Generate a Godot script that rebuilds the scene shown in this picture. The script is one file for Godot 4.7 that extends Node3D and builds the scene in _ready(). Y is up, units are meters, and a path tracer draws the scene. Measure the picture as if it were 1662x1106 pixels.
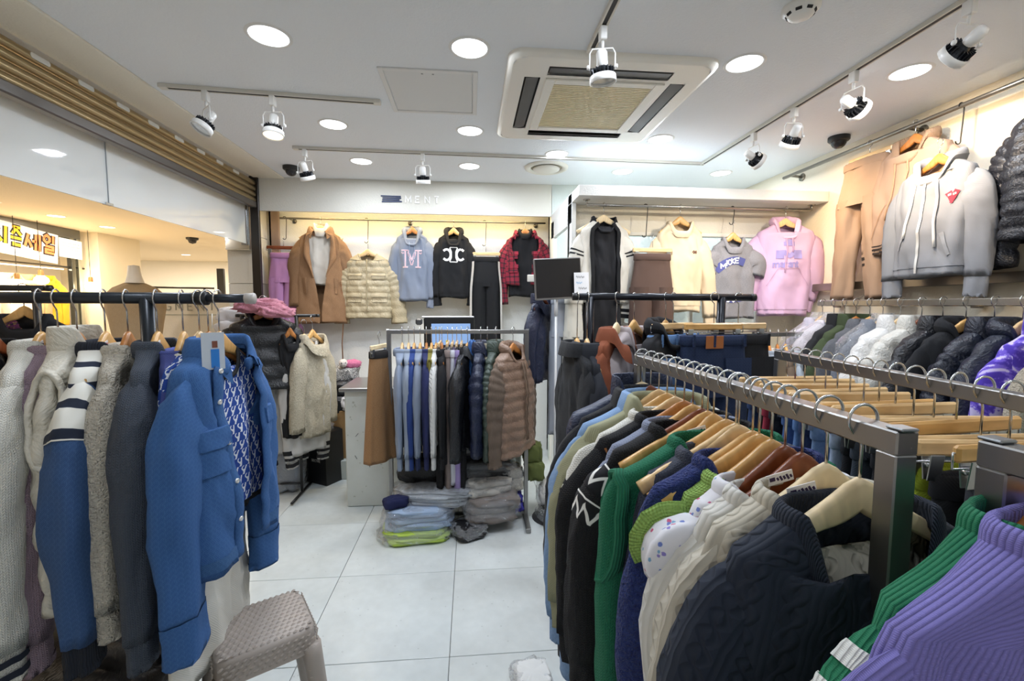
extends Node3D
# A small clothing shop in an underground arcade: racks, wall rails, a ceiling of downlights and track spots.

const LAMP := 0.8
const SPOTS := 1.0

func _ready() -> void:
	# camera: a 16 mm lens about 1.42 m above the floor, looking slightly right and down
	var cam := Camera3D.new()
	cam.name = "camera"
	cam.fov = 73.915
	cam.near = 0.02
	add_child(cam)
	cam.position = Vector3(0, 1.42247, 0)
	cam.rotation = Vector3(-0.0754823, -0.0910489, 0.0028737)
	cam.current = true
	var we := WorldEnvironment.new()
	var env := Environment.new()
	env.background_mode = Environment.BG_COLOR
	env.background_color = Color(0.05, 0.05, 0.05)
	env.tonemap_mode = Environment.TONE_MAPPER_LINEAR
	env.tonemap_exposure = 1.0
	env.sdfgi_enabled = true
	env.ssao_enabled = true
	env.ssil_enabled = true
	we.environment = env
	add_child(we)
	fn.seed = 5
	fn.frequency = 0.06
	make_patterns()
	shell()
	shutter()
	ceiling_things()
	cove_light()
	arcade()
	sign_letters()
	furniture()
	back_wall()
	alcove()
	side_wall()
	centre_rack()
	middle_rack()
	front_rack()
	trouser_rack()
	left_rack()
	rear_rack()

func cove_light() -> void:
	var t := thing("light_strip", "warm light strip hidden behind the cream soffit", "light strip", Vector3(-0.5, 2.3, -4.13))
	part(t, "strip", S_box(Vector3.ZERO, Vector3(2.2, 0.012, 0.02), 0.0), glow("ffe7b8", 4.0))
	part(t, "holder", S_box(Vector3(0, 0.012, 0.0), Vector3(2.22, 0.012, 0.03), 0.001), flat("d8d4c8", 0.5))
	var l := AreaLight3D.new()
	l.name = "lamp"
	l.area_size = Vector2(2.2, 0.02)
	l.light_energy = 1.1
	l.light_color = Color("ffdfa0")
	l.shadow_enabled = true
	l.set("area_range", 8.0)
	t.add_child(l)
	l.position = Vector3(0, -0.012, -0.005)
	l.rotation.x = -PI / 2 - 0.35
# ---------------------------------------------------------------- helpers
var used := {}
var mats := {}
var texs := {}
var meshes := {}
var fn := FastNoiseLite.new()

func numbered(called: String) -> String:
	if not used.has(called):
		used[called] = 0
		return called
	used[called] += 1
	return "%s_%03d" % [called, used[called]]

func child_name(parent: Node, called: String) -> String:
	if not parent.has_node(NodePath(called)):
		return called
	var i := 1
	while parent.has_node(NodePath("%s_%03d" % [called, i])):
		i += 1
	return "%s_%03d" % [called, i]

func thing(called: String, label: String, category: String, at := Vector3.ZERO, turn := 0.0, group := "") -> Node3D:
	var o := Node3D.new()
	o.name = numbered(called)
	add_child(o)
	o.position = at
	o.rotation.y = turn
	o.set_meta("label", label)
	o.set_meta("category", category)
	if group != "":
		o.set_meta("group", group)
	return o

func put(parent: Node, called: String, mesh: Mesh, m: Material) -> MeshInstance3D:
	var o := MeshInstance3D.new()
	o.name = child_name(parent, called)
	o.mesh = mesh
	o.material_override = m
	parent.add_child(o)
	return o

func part(parent: Node, called: String, st: SurfaceTool, m: Material) -> MeshInstance3D:
	return put(parent, called, done(st), m)

func struct(called: String, st: SurfaceTool, m: Material, label := "") -> MeshInstance3D:
	var o := part(self, called, st, m)
	o.set_meta("kind", "structure")
	if label != "":
		o.set_meta("label", label)
	return o

func S() -> SurfaceTool:
	var st := SurfaceTool.new()
	st.begin(Mesh.PRIMITIVE_TRIANGLES)
	return st

func done(st: SurfaceTool) -> ArrayMesh:
	st.generate_normals()
	st.index()
	return st.commit()

func quad(st: SurfaceTool, a: Vector3, b: Vector3, c: Vector3, d: Vector3) -> void:
	st.set_smooth_group(-1)
	var w := (b - a).length()
	var hh := (d - a).length()
	for t in [[a, Vector2(0, 0)], [b, Vector2(w, 0)], [c, Vector2(w, hh)], [a, Vector2(0, 0)], [c, Vector2(w, hh)], [d, Vector2(0, hh)]]:
		st.set_uv(t[1])
		st.add_vertex(t[0])

# a box with chamfered edges
func box(st: SurfaceTool, c: Vector3, s: Vector3, bev := 0.0, b := Basis()) -> void:
	var h := s * 0.5
	if bev <= 0.0:
		for ax in 3:
			for sg in [-1.0, 1.0]:
				var n := Vector3.ZERO
				n[ax] = sg
				var u := Vector3.ZERO
				u[(ax + 1) % 3] = 1.0
				var v := Vector3.ZERO
				v[(ax + 2) % 3] = sg
				var o := n * h
				quad(st, c + b * (o - u * h + v * h), c + b * (o + u * h + v * h), c + b * (o + u * h - v * h), c + b * (o - u * h - v * h))
		return
	bev = minf(bev, minf(h.x, minf(h.y, h.z)) * 0.95)
	var k := h - Vector3.ONE * bev
	for ax in 3:
		var a1 := (ax + 1) % 3
		var a2 := (ax + 2) % 3
		for sg in [-1.0, 1.0]:
			var pts := []
			for q in [[-1.0, 1.0], [1.0, 1.0], [1.0, -1.0], [-1.0, -1.0]]:
				var p := Vector3.ZERO
				p[ax] = sg * h[ax]
				p[a1] = q[0] * k[a1]
				p[a2] = q[1] * k[a2] * sg
				pts.append(c + b * p)
			quad(st, pts[0], pts[1], pts[2], pts[3])
		for s1 in [-1.0, 1.0]:
			for s2 in [-1.0, 1.0]:
				var e := []
				for q in [[-1.0, 0], [1.0, 0], [1.0, 1], [-1.0, 1]]:
					var p := Vector3.ZERO
					p[ax] = q[0] * k[ax]
					p[a1] = s1 * (h[a1] if q[1] == 0 else k[a1])
					p[a2] = s2 * (k[a2] if q[1] == 0 else h[a2])
					e.append(c + b * p)
				if s1 * s2 < 0:
					e.reverse()
				quad(st, e[3], e[2], e[1], e[0])
	st.set_smooth_group(-1)
	for sx in [-1.0, 1.0]:
		for sy in [-1.0, 1.0]:
			for sz in [-1.0, 1.0]:
				var p1 := c + b * Vector3(sx * h.x, sy * k.y, sz * k.z)
				var p2 := c + b * Vector3(sx * k.x, sy * h.y, sz * k.z)
				var p3 := c + b * Vector3(sx * k.x, sy * k.y, sz * h.z)
				var tri := [p1, p2, p3] if sx * sy * sz < 0 else [p1, p3, p2]
				for p in tri:
					st.set_uv(Vector2.ZERO)
					st.add_vertex(p)

# a smooth sheet over a grid of points, row by row
func sheet(st: SurfaceTool, P: PackedVector3Array, nu: int, closed := false, uv0 := Vector2.ZERO, group := 0) -> void:
	var nv := P.size() / nu
	var cols := nu + (1 if closed else 0)
	var uv := PackedVector2Array()
	uv.resize(cols * nv)
	var mid := nu / 2
	var vv := uv0.y
	for j in nv:
		if j > 0:
			vv += (P[j * nu + mid] - P[(j - 1) * nu + mid]).length()
		var uu := uv0.x
		for i in cols:
			if i > 0:
				uu += (P[j * nu + i % nu] - P[j * nu + i - 1]).length()
			uv[j * cols + i] = Vector2(uu, -vv)
		var half := uv[j * cols + cols / 2].x
		for i in cols:
			uv[j * cols + i].x -= half
	st.set_smooth_group(group)
	for j in nv - 1:
		for i in cols - 1:
			var i2 := (i + 1) % nu
			var a := P[j * nu + i]
			var b := P[j * nu + i2]
			var c := P[(j + 1) * nu + i2]
			var d := P[(j + 1) * nu + i]
			var k := j * cols + i
			st.set_uv(uv[k]); st.add_vertex(a)
			st.set_uv(uv[k + 1]); st.add_vertex(b)
			st.set_uv(uv[k + cols + 1]); st.add_vertex(c)
			st.set_uv(uv[k]); st.add_vertex(a)
			st.set_uv(uv[k + cols + 1]); st.add_vertex(c)
			st.set_uv(uv[k + cols]); st.add_vertex(d)

# a round or oval bar along a path; r is one radius or one per point
func tube(st: SurfaceTool, path: Array, r, seg := 8, caps := true, flat := 1.0, up := Vector3.ZERO, closed := false) -> void:
	var n := path.size()
	var P := PackedVector3Array()
	var side := Vector3.ZERO
	for j in n:
		var t: Vector3
		if closed:
			t = (path[(j + 1) % n] - path[(j + n - 1) % n]).normalized()
		else:
			t = (path[mini(j + 1, n - 1)] - path[maxi(j - 1, 0)]).normalized()
		if up != Vector3.ZERO:
			side = up.cross(t).normalized()
		elif side == Vector3.ZERO:
			side = t.cross(Vector3(0.31, 0.2, 0.93) if absf(t.dot(Vector3(0.31, 0.2, 0.93))) < 0.9 else Vector3.UP).normalized()
		else:
			side = (side - t * side.dot(t)).normalized()
		var o := t.cross(side)
		var rr: float = r[j] if r is Array or r is PackedFloat32Array else r
		for i in seg:
			var an := TAU * i / seg
			P.append(path[j] + side * cos(an) * rr * flat + o * sin(an) * rr)
	if closed:
		for i in seg:
			P.append(P[i])
	elif caps:
		var Q := PackedVector3Array()
		for i in seg:
			Q.append(path[0])
		Q.append_array(P)
		for i in seg:
			Q.append(path[n - 1])
		P = Q
	sheet(st, P, seg, true)

func lathe(st: SurfaceTool, prof: Array, seg := 24, t := Transform3D(), smooth := true) -> void:
	for j in prof.size() - 1:
		var P := PackedVector3Array()
		for q in [prof[j], prof[j + 1]]:
			for i in seg:
				var an := -TAU * i / seg
				P.append(t * Vector3(q.x * cos(an), q.y, q.x * sin(an)))
		sheet(st, P, seg, true, Vector2.ZERO, 0 if smooth else j + 1)

# a flat outline given thickness along its z
func slab(st: SurfaceTool, poly: PackedVector2Array, z0: float, z1: float, t := Transform3D()) -> void:
	var idx := Geometry2D.triangulate_polygon(poly)
	st.set_smooth_group(-1)
	for zz in [z0, z1]:
		for k in range(0, idx.size(), 3):
			var tri := [poly[idx[k]], poly[idx[k + 1]], poly[idx[k + 2]]]
			var ccw: bool = (tri[1] - tri[0]).cross(tri[2] - tri[0]) > 0.0
			if ccw == (zz == maxf(z0, z1)):
				tri.reverse()
			for p in tri:
				st.set_uv(p)
				st.add_vertex(t * Vector3(p.x, p.y, zz))
	for i in poly.size():
		var p := poly[i]
		var q := poly[(i + 1) % poly.size()]
		quad(st, t * Vector3(p.x, p.y, z0), t * Vector3(q.x, q.y, z0), t * Vector3(q.x, q.y, z1), t * Vector3(p.x, p.y, z1))

func curve(pts: Array, n := 16) -> Array:
	var out := []
	var m := pts.size() - 1
	for k in n + 1:
		var f := float(k) / n * m
		var i := mini(int(f), m - 1)
		var t := f - i
		out.append(pts[i].cubic_interpolate(pts[i + 1], pts[maxi(i - 1, 0)], pts[mini(i + 2, m)], t))
	return out

func aim(at: Vector3, to: Vector3) -> Transform3D:
	return Transform3D(Basis.looking_at(to - at, Vector3.UP if absf((to - at).normalized().y) < 0.98 else Vector3.RIGHT), at)

# ---------------------------------------------------------------- materials
func col(hex: String) -> Color:
	return Color(hex)

func flat(hex: String, rough := 0.6, metal := 0.0) -> StandardMaterial3D:
	var key := "f%s%.2f%.2f" % [hex, rough, metal]
	if mats.has(key):
		return mats[key]
	var m := StandardMaterial3D.new()
	m.albedo_color = Color(hex)
	m.roughness = rough
	m.metallic = metal
	m.cull_mode = BaseMaterial3D.CULL_DISABLED
	mats[key] = m
	return m

func glow(hex: String, e: float) -> StandardMaterial3D:
	var key := "g%s%.2f" % [hex, e]
	if mats.has(key):
		return mats[key]
	var m := StandardMaterial3D.new()
	m.albedo_color = Color(hex)
	m.emission_enabled = true
	m.emission = Color(hex)
	m.emission_energy_multiplier = e
	mats[key] = m
	return m

func height_texture(called: String, n: int, f: Callable, strength: float) -> ImageTexture:
	if texs.has(called):
		return texs[called]
	var im := Image.create(n, n, false, Image.FORMAT_RGB8)
	for y in n:
		for x in n:
			var v: float = clampf(f.call(float(x) / n, float(y) / n), 0, 1)
			im.set_pixel(x, y, Color(v, v, v))
	im.bump_map_to_normal_map(strength)
	texs[called] = ImageTexture.create_from_image(im)
	return texs[called]

func color_texture(called: String, n: int, f: Callable) -> ImageTexture:
	if texs.has(called):
		return texs[called]
	var im := Image.create(n, n, false, Image.FORMAT_RGB8)
	for y in n:
		for x in n:
			im.set_pixel(x, y, f.call(float(x) / n, float(y) / n))
	im.generate_mipmaps()
	texs[called] = ImageTexture.create_from_image(im)
	return texs[called]

func h2(x: int, y: int) -> float:
	return absf(fmod(sin(x * 127.1 + y * 311.7) * 43758.5453, 1.0))

func weave(kind: String) -> ImageTexture:
	match kind:
		"knit": # little V stitches
			return height_texture("knit", 64, func(u: float, v: float):
				var cx := fmod(u * 4.0, 1.0)
				var s := absf(cx - 0.5) * 2.0
				var w := fmod(v * 6.0 + s * 0.8, 1.0)
				return 0.25 + 0.75 * sin(w * PI) * sqrt(maxf(0.0, 1.0 - pow(absf(fmod(cx * 2.0, 1.0) - 0.5) * 2.0, 2.0))), 5.0)
		"rib":
			return height_texture("rib", 64, func(u: float, v: float): return pow(absf(sin(u * PI * 4.0)), 0.7) * (0.92 + 0.08 * sin(v * TAU * 12.0)), 6.0)
		"cable":
			return height_texture("cable", 128, func(u: float, v: float):
				var x := fmod(u * 2.0, 1.0)
				if x < 0.62:
					var a := 0.31 + 0.17 * sin(v * TAU * 2.0)
					var b := 0.31 - 0.17 * sin(v * TAU * 2.0)
					var ka := maxf(0.0, 1.0 - pow((x - a) / 0.13, 2.0))
					var kb := maxf(0.0, 1.0 - pow((x - b) / 0.13, 2.0))
					return 0.15 + 0.8 * maxf(ka * (0.8 + 0.2 * cos(v * TAU * 2.0)), kb * (0.8 - 0.2 * cos(v * TAU * 2.0)))
				return 0.1 + 0.3 * absf(sin((x - 0.62) * PI * 5.2)), 9.0)
		"twill":
			return height_texture("twill", 64, func(u: float, v: float): return 0.5 + 0.35 * sin((u + v) * TAU * 8.0) + 0.15 * h2(int(u * 64), int(v * 64)), 2.5)
		"fuzz":
			return height_texture("fuzz", 128, func(u: float, v: float): return h2(int(u * 42), int(v * 42)) * 0.55 + h2(int(u * 128), int(v * 128)) * 0.45, 4.0)
		"mesh":
			return height_texture("mesh", 64, func(u: float, v: float): return 0.5 + 0.5 * sin((u + v) * TAU * 4.0) * sin((u - v) * TAU * 4.0), 8.0)
		"crinkle":
			return height_texture("crinkle", 128, func(u: float, v: float):
				var a := TAU * u
				var b := TAU * v
				return 0.5 + 0.6 * fn.get_noise_3d(cos(a) * 40.0 + 90.0, sin(a) * 40.0 + cos(b) * 40.0, sin(b) * 40.0) + 0.25 * fn.get_noise_3d(cos(a) * 110.0, sin(a) * 110.0 + cos(b) * 110.0, sin(b) * 110.0 + 70.0), 6.0)
	return null

# cloth of one colour with the surface of its weave
func cloth(hex: String, kind := "cotton", rough := 0.9, pattern := "") -> StandardMaterial3D:
	var key := "c%s%s%.2f%s" % [hex, kind, rough, pattern]
	if mats.has(key):
		return mats[key]
	var m := StandardMaterial3D.new()
	var dye := Color(hex)
	var grey := dye.get_luminance()
	dye = dye.lerp(Color(grey, grey, grey), 0.1) * 0.95
	hex = dye.to_html(false)
	m.albedo_color = dye
	m.roughness = rough
	m.cull_mode = BaseMaterial3D.CULL_DISABLED
	var scale := 1.0
	if kind == "nylon":
		m.roughness = 0.42
		m.normal_enabled = true
		m.normal_texture = weave("crinkle")
		m.normal_scale = 0.35
		scale = 5.0
	elif kind == "leather":
		m.roughness = 0.38
		m.normal_enabled = true
		m.normal_texture = weave("crinkle")
		m.normal_scale = 0.5
		scale = 9.0
	else:
		m.rim_enabled = kind == "fleece" or kind == "wool"
		m.rim = 0.1
		m.rim_tint = 0.6
		var w: String = {"cotton": "twill", "denim": "twill", "wool": "fuzz", "fleece": "fuzz", "knit": "knit", "rib": "rib", "cable": "cable", "mesh": "mesh"}.get(kind, "twill")
		scale = {"cotton": 20.0, "denim": 70.0, "wool": 14.0, "fleece": 5.0, "knit": 26.0, "rib": 42.0, "cable": 8.5, "mesh": 22.0}.get(kind, 20.0)
		m.normal_enabled = true
		m.normal_texture = weave(w)
		m.normal_scale = {"cotton": 0.25, "denim": 0.35, "wool": 0.6, "fleece": 1.2, "knit": 0.7, "rib": 1.0, "cable": 0.6, "mesh": 1.0}.get(kind, 0.4)
	if pattern != "":
		m.albedo_color = Color.WHITE
		m.albedo_texture = texs[pattern]
		var ps: float = texs[pattern].get_meta("repeat")
		m.normal_enabled = false
		scale = ps
	elif kind == "denim" or kind == "wool" or kind == "fleece":
		# yarns of two shades
		var tk := "yarn_" + kind + hex
		m.albedo_color = Color.WHITE
		var c := Color(hex)
		var am := 0.13 if kind == "denim" else 0.08
		m.albedo_texture = color_texture(tk, 32, func(u: float, v: float):
			var x := int(u * 32)
			var y := int(v * 32)
			var k := (h2(x, y + 7) - 0.5) * am + ((h2((x + y) / 2, 31) - 0.5) * am if kind == "denim" else 0.0)
			return Color(c.r + k, c.g + k, c.b + k * 0.9))
	m.uv1_scale = Vector3(scale, scale, 1)
	mats[key] = m
	return m

func pattern(called: String, n: int, repeat: float, f: Callable) -> void:
	color_texture(called, n, f)
	texs[called].set_meta("repeat", repeat)
# ---------------------------------------------------------------- hangers
const WOODS := ["e3c08c", "d6a766", "b5763c", "7a3f20", "e8d2a8"]
const WOOD_WORDS := ["pale wooden", "honey wooden", "tan wooden", "dark brown wooden", "cream wooden"]

func wood(i: int) -> StandardMaterial3D:
	var key := "wood%d" % i
	if mats.has(key):
		return mats[key]
	var m := StandardMaterial3D.new()
	var c := Color(WOODS[i])
	m.albedo_texture = color_texture("wood_grain%d" % i, 96, func(u: float, v: float):
		var g := 0.5 + 0.5 * sin(v * 60.0 + 5.0 * fn.get_noise_2d(u * 60.0, v * 240.0))
		var k := (g - 0.5) * 0.07 + fn.get_noise_2d(u * 30.0 + 50.0, v * 500.0) * 0.06
		return Color(c.r + k, c.g + k * 0.95, c.b + k * 0.8))
	m.roughness = 0.32 if i != 4 else 0.5
	m.uv1_scale = Vector3(2.2, 2.2, 1)
	m.cull_mode = BaseMaterial3D.CULL_DISABLED
	mats[key] = m
	return m

func steel() -> StandardMaterial3D:
	return flat("c9cacb", 0.22, 1.0)

# the wire of a hook round the rail (its centre is the origin) and down to the hanger at -drop
func hook_mesh(r: float, drop: float, turned: bool) -> ArrayMesh:
	var key := "hook%.3f%.3f%s" % [r, drop, turned]
	if meshes.has(key):
		return meshes[key]
	var pts := []
	for k in 15:
		var a := deg_to_rad(-25.0 + 225.0 * k / 14.0)
		pts.append(Vector3(cos(a) * r, sin(a) * r, 0))
	pts.append(Vector3(-r * 0.55, -r * 0.95, 0))
	pts.append(Vector3(-r * 0.08, -r * 1.35, 0))
	pts.append(Vector3(0, -r * 1.7, 0))
	pts.append(Vector3(0, -drop, 0))
	if turned:
		for i in pts.size():
			pts[i] = Vector3(0, pts[i].y, pts[i].x)
	var st := S()
	tube(st, pts, 0.0022, 6)
	meshes[key] = done(st)
	return meshes[key]

func hanger_bar_mesh(sw: float, drop: float) -> ArrayMesh:
	var key := "hanger%.2f%.3f" % [sw, drop]
	if meshes.has(key):
		return meshes[key]
	var st := S()
	var P := PackedVector3Array()
	var n := 25
	for j in n + 2:
		var u := clampf((j - 1) / float(n - 1) * 2.0 - 1.0, -1, 1)
		var a := absf(u)
		var x := u * sw
		var y := -0.016 - 0.088 * pow(a, 1.35)
		var hh := lerpf(0.024, 0.0125, smoothstep(0.02, 0.5, a))
		if a < 0.2:
			y += 0.012 * (1.0 - a / 0.2)
		var th := lerpf(0.009, 0.0075, a) + 0.004 * smoothstep(0.8, 1.0, a)
		var z := 0.006 * a * a
		var slope := -1.19 * pow(a, 0.35) * 0.088 / 0.21 * signf(u)
		var nrm := Vector3(-slope, 1, 0).normalized()
		var cap := 0.0 if j == 0 or j == n + 1 else 1.0
		for i in 12:
			var an := TAU * i / 12.0
			var cs := signf(cos(an)) * pow(absf(cos(an)), 0.6)
			var sn := signf(sin(an)) * pow(absf(sin(an)), 0.6)
			P.append(Vector3(x, y - drop, z) + nrm * cs * hh * cap + Vector3(0, 0, 1) * sn * th * cap)
	sheet(st, P, 12, true)
	meshes[key] = done(st)
	return meshes[key]

func hanger(at: Vector3, turn: float, w: int, under: String, o := {}) -> Node3D:
	var drop: float = o.get("drop", 0.1)
	var t := thing("wooden_hanger", "%s hanger carrying the %s" % [WOOD_WORDS[w], under], "hanger", at, turn, "coat hangers")
	put(t, "hook", hook_mesh(o.get("r", 0.021), drop, o.get("turned", false)), steel())
	put(t, "shoulder_bar", hanger_bar_mesh(o.get("hw", 0.205), drop), wood(w))
	if o.has("sticker"):
		var st := S()
		box(st, Vector3(-0.045, -drop - 0.018, 0.0115), Vector3(0.045, 0.017, 0.0016), 0.0, Basis(Vector3(0, 0, 1), 0.25))
		var sk := part(t, "sticker", st, flat("f2f0ee", 0.4))
		st = S()
		box(st, Vector3(-0.058, -drop - 0.0205, 0.0125), Vector3(0.009, 0.006, 0.001), 0.0, Basis(Vector3(0, 0, 1), 0.25))
		for k in 5:
			box(st, Vector3(-0.049 + k * 0.0055, -drop - 0.0195 + 0.0013 * k, 0.0125), Vector3(0.0035, [0.005, 0.008, 0.006, 0.009, 0.005][k], 0.001), 0.0, Basis(Vector3(0, 0, 1), 0.6))
		part(sk, "lettering", st, flat("3a2a50" if o.sticker == 1 else "c03048", 0.6))
	return t

# wooden bar with two metal clips
func clip_hanger(at: Vector3, turn: float, w: int, under: String, o := {}) -> Node3D:
	var drop: float = o.get("drop", 0.09)
	var bw: float = o.get("bw", 0.17)
	var t := thing("clip_hanger", "%s clip hanger gripping the %s" % [WOOD_WORDS[w], under], "hanger", at, turn, "clip hangers")
	put(t, "hook", hook_mesh(o.get("r", 0.021), drop, o.get("turned", false)), steel())
	var key := "clipbar%.2f%.3f" % [bw, drop]
	if not meshes.has(key):
		var st := S()
		box(st, Vector3(0, -drop - 0.014, 0), Vector3(bw * 2, 0.03, 0.014), 0.005)
		meshes[key] = done(st)
		st = S()
		tube(st, [Vector3(-bw * 1.02, -drop - 0.04, 0), Vector3(bw * 1.02, -drop - 0.04, 0)], 0.0018, 6)
		for sx in [-1, 1]:
			tube(st, [Vector3(sx * bw * 1.02, -drop - 0.04, 0), Vector3(sx * bw * 1.02, -drop - 0.012, 0), Vector3(sx * bw * 0.9, -drop - 0.012, 0)], 0.0018, 6)
		meshes[key + "w"] = done(st)
		st = S()
		box(st, Vector3(0, 0, 0.007), Vector3(0.026, 0.05, 0.0025), 0.001, Basis(Vector3.RIGHT, 0.12))
		box(st, Vector3(0, 0, -0.007), Vector3(0.026, 0.05, 0.0025), 0.001, Basis(Vector3.RIGHT, -0.12))
		tube(st, [Vector3(-0.013, 0.004, 0), Vector3(0.013, 0.004, 0)], 0.0055, 8)
		meshes["clip"] = done(st)
	put(t, "bar", meshes[key], wood(w))
	put(t, "rod", meshes[key + "w"], steel())
	for sx in [-1, 1]:
		var c := put(t, "clip", meshes["clip"], flat("b9bcbf", 0.3, 1.0))
		c.position = Vector3(sx * float(o.get("cx", bw * 0.8)), -drop - 0.05, 0)
	return t

# ---------------------------------------------------------------- garments for the upper body
func pick(g: Dictionary, k: String, d):
	return g[k] if g.has(k) else d

# lets the shoulders of a garment lie on the arms of a hanger of half width hw
func fit(g: Dictionary, hw: float, drop: float) -> void:
	var a := pow(minf(float(pick(g, "nw", 0.09)) / hw, 1.0), 1.35) * 0.088
	var sw: float = pick(g, "sw", 0.215)
	if not g.has("y0"):
		g.y0 = -drop + 0.012 - a
	if not g.has("sl"):
		g.sl = 0.088 - a + 0.012 + 0.6 * maxf(0.0, sw - hw * 1.2)

func torso(g: Dictionary) -> void:
	var L: float = pick(g, "L", 0.62)
	var sw: float = pick(g, "sw", 0.215)
	var cw: float = pick(g, "cw", sw + 0.035)
	var hw: float = pick(g, "hw", cw)
	var d: float = pick(g, "d", 0.06)
	var hd: float = pick(g, "hd", d)
	var nw: float = pick(g, "nw", 0.09)
	var nd: float = pick(g, "nd", 0.05)
	var sl: float = pick(g, "sl", 0.07)
	var dip: float = pick(g, "dip", 0.075)
	var fold: float = pick(g, "fold", 0.015)
	var seed_: float = pick(g, "seed", 1.0)
	var q: float = pick(g, "q", 0.0)
	var qa: float = pick(g, "qa", 0.0)
	var qx: float = pick(g, "qx", 0.0)
	var ga0: float = pick(g, "gap", 0.0)
	var ga1: float = pick(g, "gap_top", ga0)
	var y0: float = pick(g, "y0", -0.125)
	var keys := [[-L, hw, hd], [-L * 0.6, lerpf(hw, cw, 0.6), lerpf(hd, d, 0.5)], [-sl - 0.2, cw, d], [-sl - 0.08, lerpf(cw, sw, 0.7), d * 0.8], [-sl - 0.02, sw * 0.97, d * 0.72], [-sl + 0.012, sw * 0.9, maxf(0.03, d * 0.66)], [-sl * 0.5, lerpf(sw, nw, 0.55), maxf(0.036, d * 0.66)], [0.0, nw, nd]]
	var ys := []
	var step := q / 6.0 if q > 0.0 else (0.022 if fold < 0.02 else 0.018)
	var yb := -sl + 0.012
	var nb := int((L + yb) / step)
	for j in nb:
		ys.append(-L + (L + yb) * j / nb)
	for j in 7:
		ys.append(lerpf(yb, 0.0, j / 6.0))
	var nu: int = pick(g, "nu", 112 if qx > 0.0 else 48)
	var P := PackedVector3Array()
	var rows := [ys[0]] + ys
	var open := ga0 > 0.0 or ga1 > 0.0
	for jj in rows.size():
		var y: float = rows[jj]
		var k := 0
		while k < keys.size() - 2 and y > keys[k + 1][0]:
			k += 1
		var a: Array = keys[k]
		var b: Array = keys[k + 1]
		var t := clampf((y - a[0]) / (b[0] - a[0]), 0, 1)
		var ap: Array = keys[maxi(k - 1, 0)]
		var bp: Array = keys[mini(k + 2, keys.size() - 1)]
		var w := lerpf(a[1], b[1], t) if k >= 3 else cubic_interpolate(a[1], b[1], ap[1], bp[1], t)
		var dd := lerpf(a[2], b[2], t)
		var down := clampf(-(y + sl) / (L - sl), 0, 1)
		var up := clampf((y + sl) / sl, 0, 1)
		var inner := 0.006 if jj == 0 else 0.0
		var ga := lerpf(ga0, ga1, smoothstep(0.1, 0.95, 1.0 + y / L))
		for i in nu:
			var th := TAU * i / nu
			if open:
				th = PI / 2 + ga + (TAU - 2 * ga) * i / (nu - 1)
			var cs := cos(th)
			var sn := sin(th)
			var f := fold * (0.25 + 0.75 * down) * (1.0 - up) * (sin(th * 5.0 + seed_ * 3.1 + 0.9 * sin(y * 5.0 + seed_)) * 0.55 + sin(th * 9.0 - seed_ * 1.7 + y * 3.0) * 0.35)
			f += fold * 1.5 * fn.get_noise_3d(cs * 26.0 + seed_ * 31.0, y * 62.0, sn * 16.0) * (1.0 - up * 0.7)
			f += fold * 0.9 * (0.5 - absf(fn.get_noise_3d(cs * 34.0 + seed_ * 13.0 + y * 20.0, y * 34.0, sn * 22.0 + 40.0)) * 2.2) * (1.0 - up)
			var bul := 0.0
			if q > 0.0:
				var bb := pow(absf(sin(PI * y / q)), 0.55)
				if qx > 0.0:
					var off := 0.5 * (int(floor(y / q)) & 1)
					bb *= pow(absf(sin(PI * (signf(cs) * pow(absf(cs), 0.82) * w / qx + off))), 0.4)
				bul = qa * (bb - 0.45)
				bul *= 1.0 - up * 0.5
			var x := (w - inner) * signf(cs) * pow(absf(cs), 0.82) + cs * (f * 0.4 + bul)
			var z := (dd - inner) * signf(sn) * pow(absf(sn), 0.75) + sn * (f + bul)
			var yy := y + y0
			if jj == 0:
				yy += 0.018
			var fr := smoothstep(0.25, 1.0, sn) * (1.0 - pow(absf(cs), 4.0))
			yy -= dip * fr * pow(up, 1.3)
			yy -= float(pick(g, "sag", 0.0)) * absf(cs) * (1.0 - up) * 0.0
			if jj <= 1:
				yy += 0.006 * sin(th * 3.0 + seed_ * 2.0)
			P.append(Vector3(x, yy, z))
	g.P = P
	g.nu = nu
	g.open = open
	g.nv = rows.size()

# the point of the front of the garment at a given x and height
func front(g: Dictionary, x: float, y: float, lift := 0.0025) -> Vector3:
	var P: PackedVector3Array = g.P
	var nu: int = g.nu
	var z := [0.0, 0.0]
	var jj := 1
	for j in range(1, g.nv - 1):
		# height of the front at this x
		jj = j
		var p := front_row(P, nu, j + 1, x)
		if p.y >= y:
			break
	var a := front_row(P, nu, jj, x)
	var b := front_row(P, nu, jj + 1, x)
	var t := clampf((y - a.y) / maxf(1e-4, b.y - a.y), 0, 1)
	return Vector3(x, y, lerpf(a.z, b.z, t) + lift)

func front_row(P: PackedVector3Array, nu: int, j: int, x: float) -> Vector3:
	var best := Vector3(x, P[j * nu].y, -9)
	for i in nu:
		var p := P[j * nu + i]
		var q := P[j * nu + (i + 1) % nu]
		if (p.x - x) * (q.x - x) <= 0.0:
			var t := 0.0 if absf(q.x - p.x) < 1e-6 else (x - p.x) / (q.x - p.x)
			var r := p.lerp(q, t)
			if r.z > best.z:
				best = r
	if best.z < -8:
		best.z = 0.0
	return best

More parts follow.
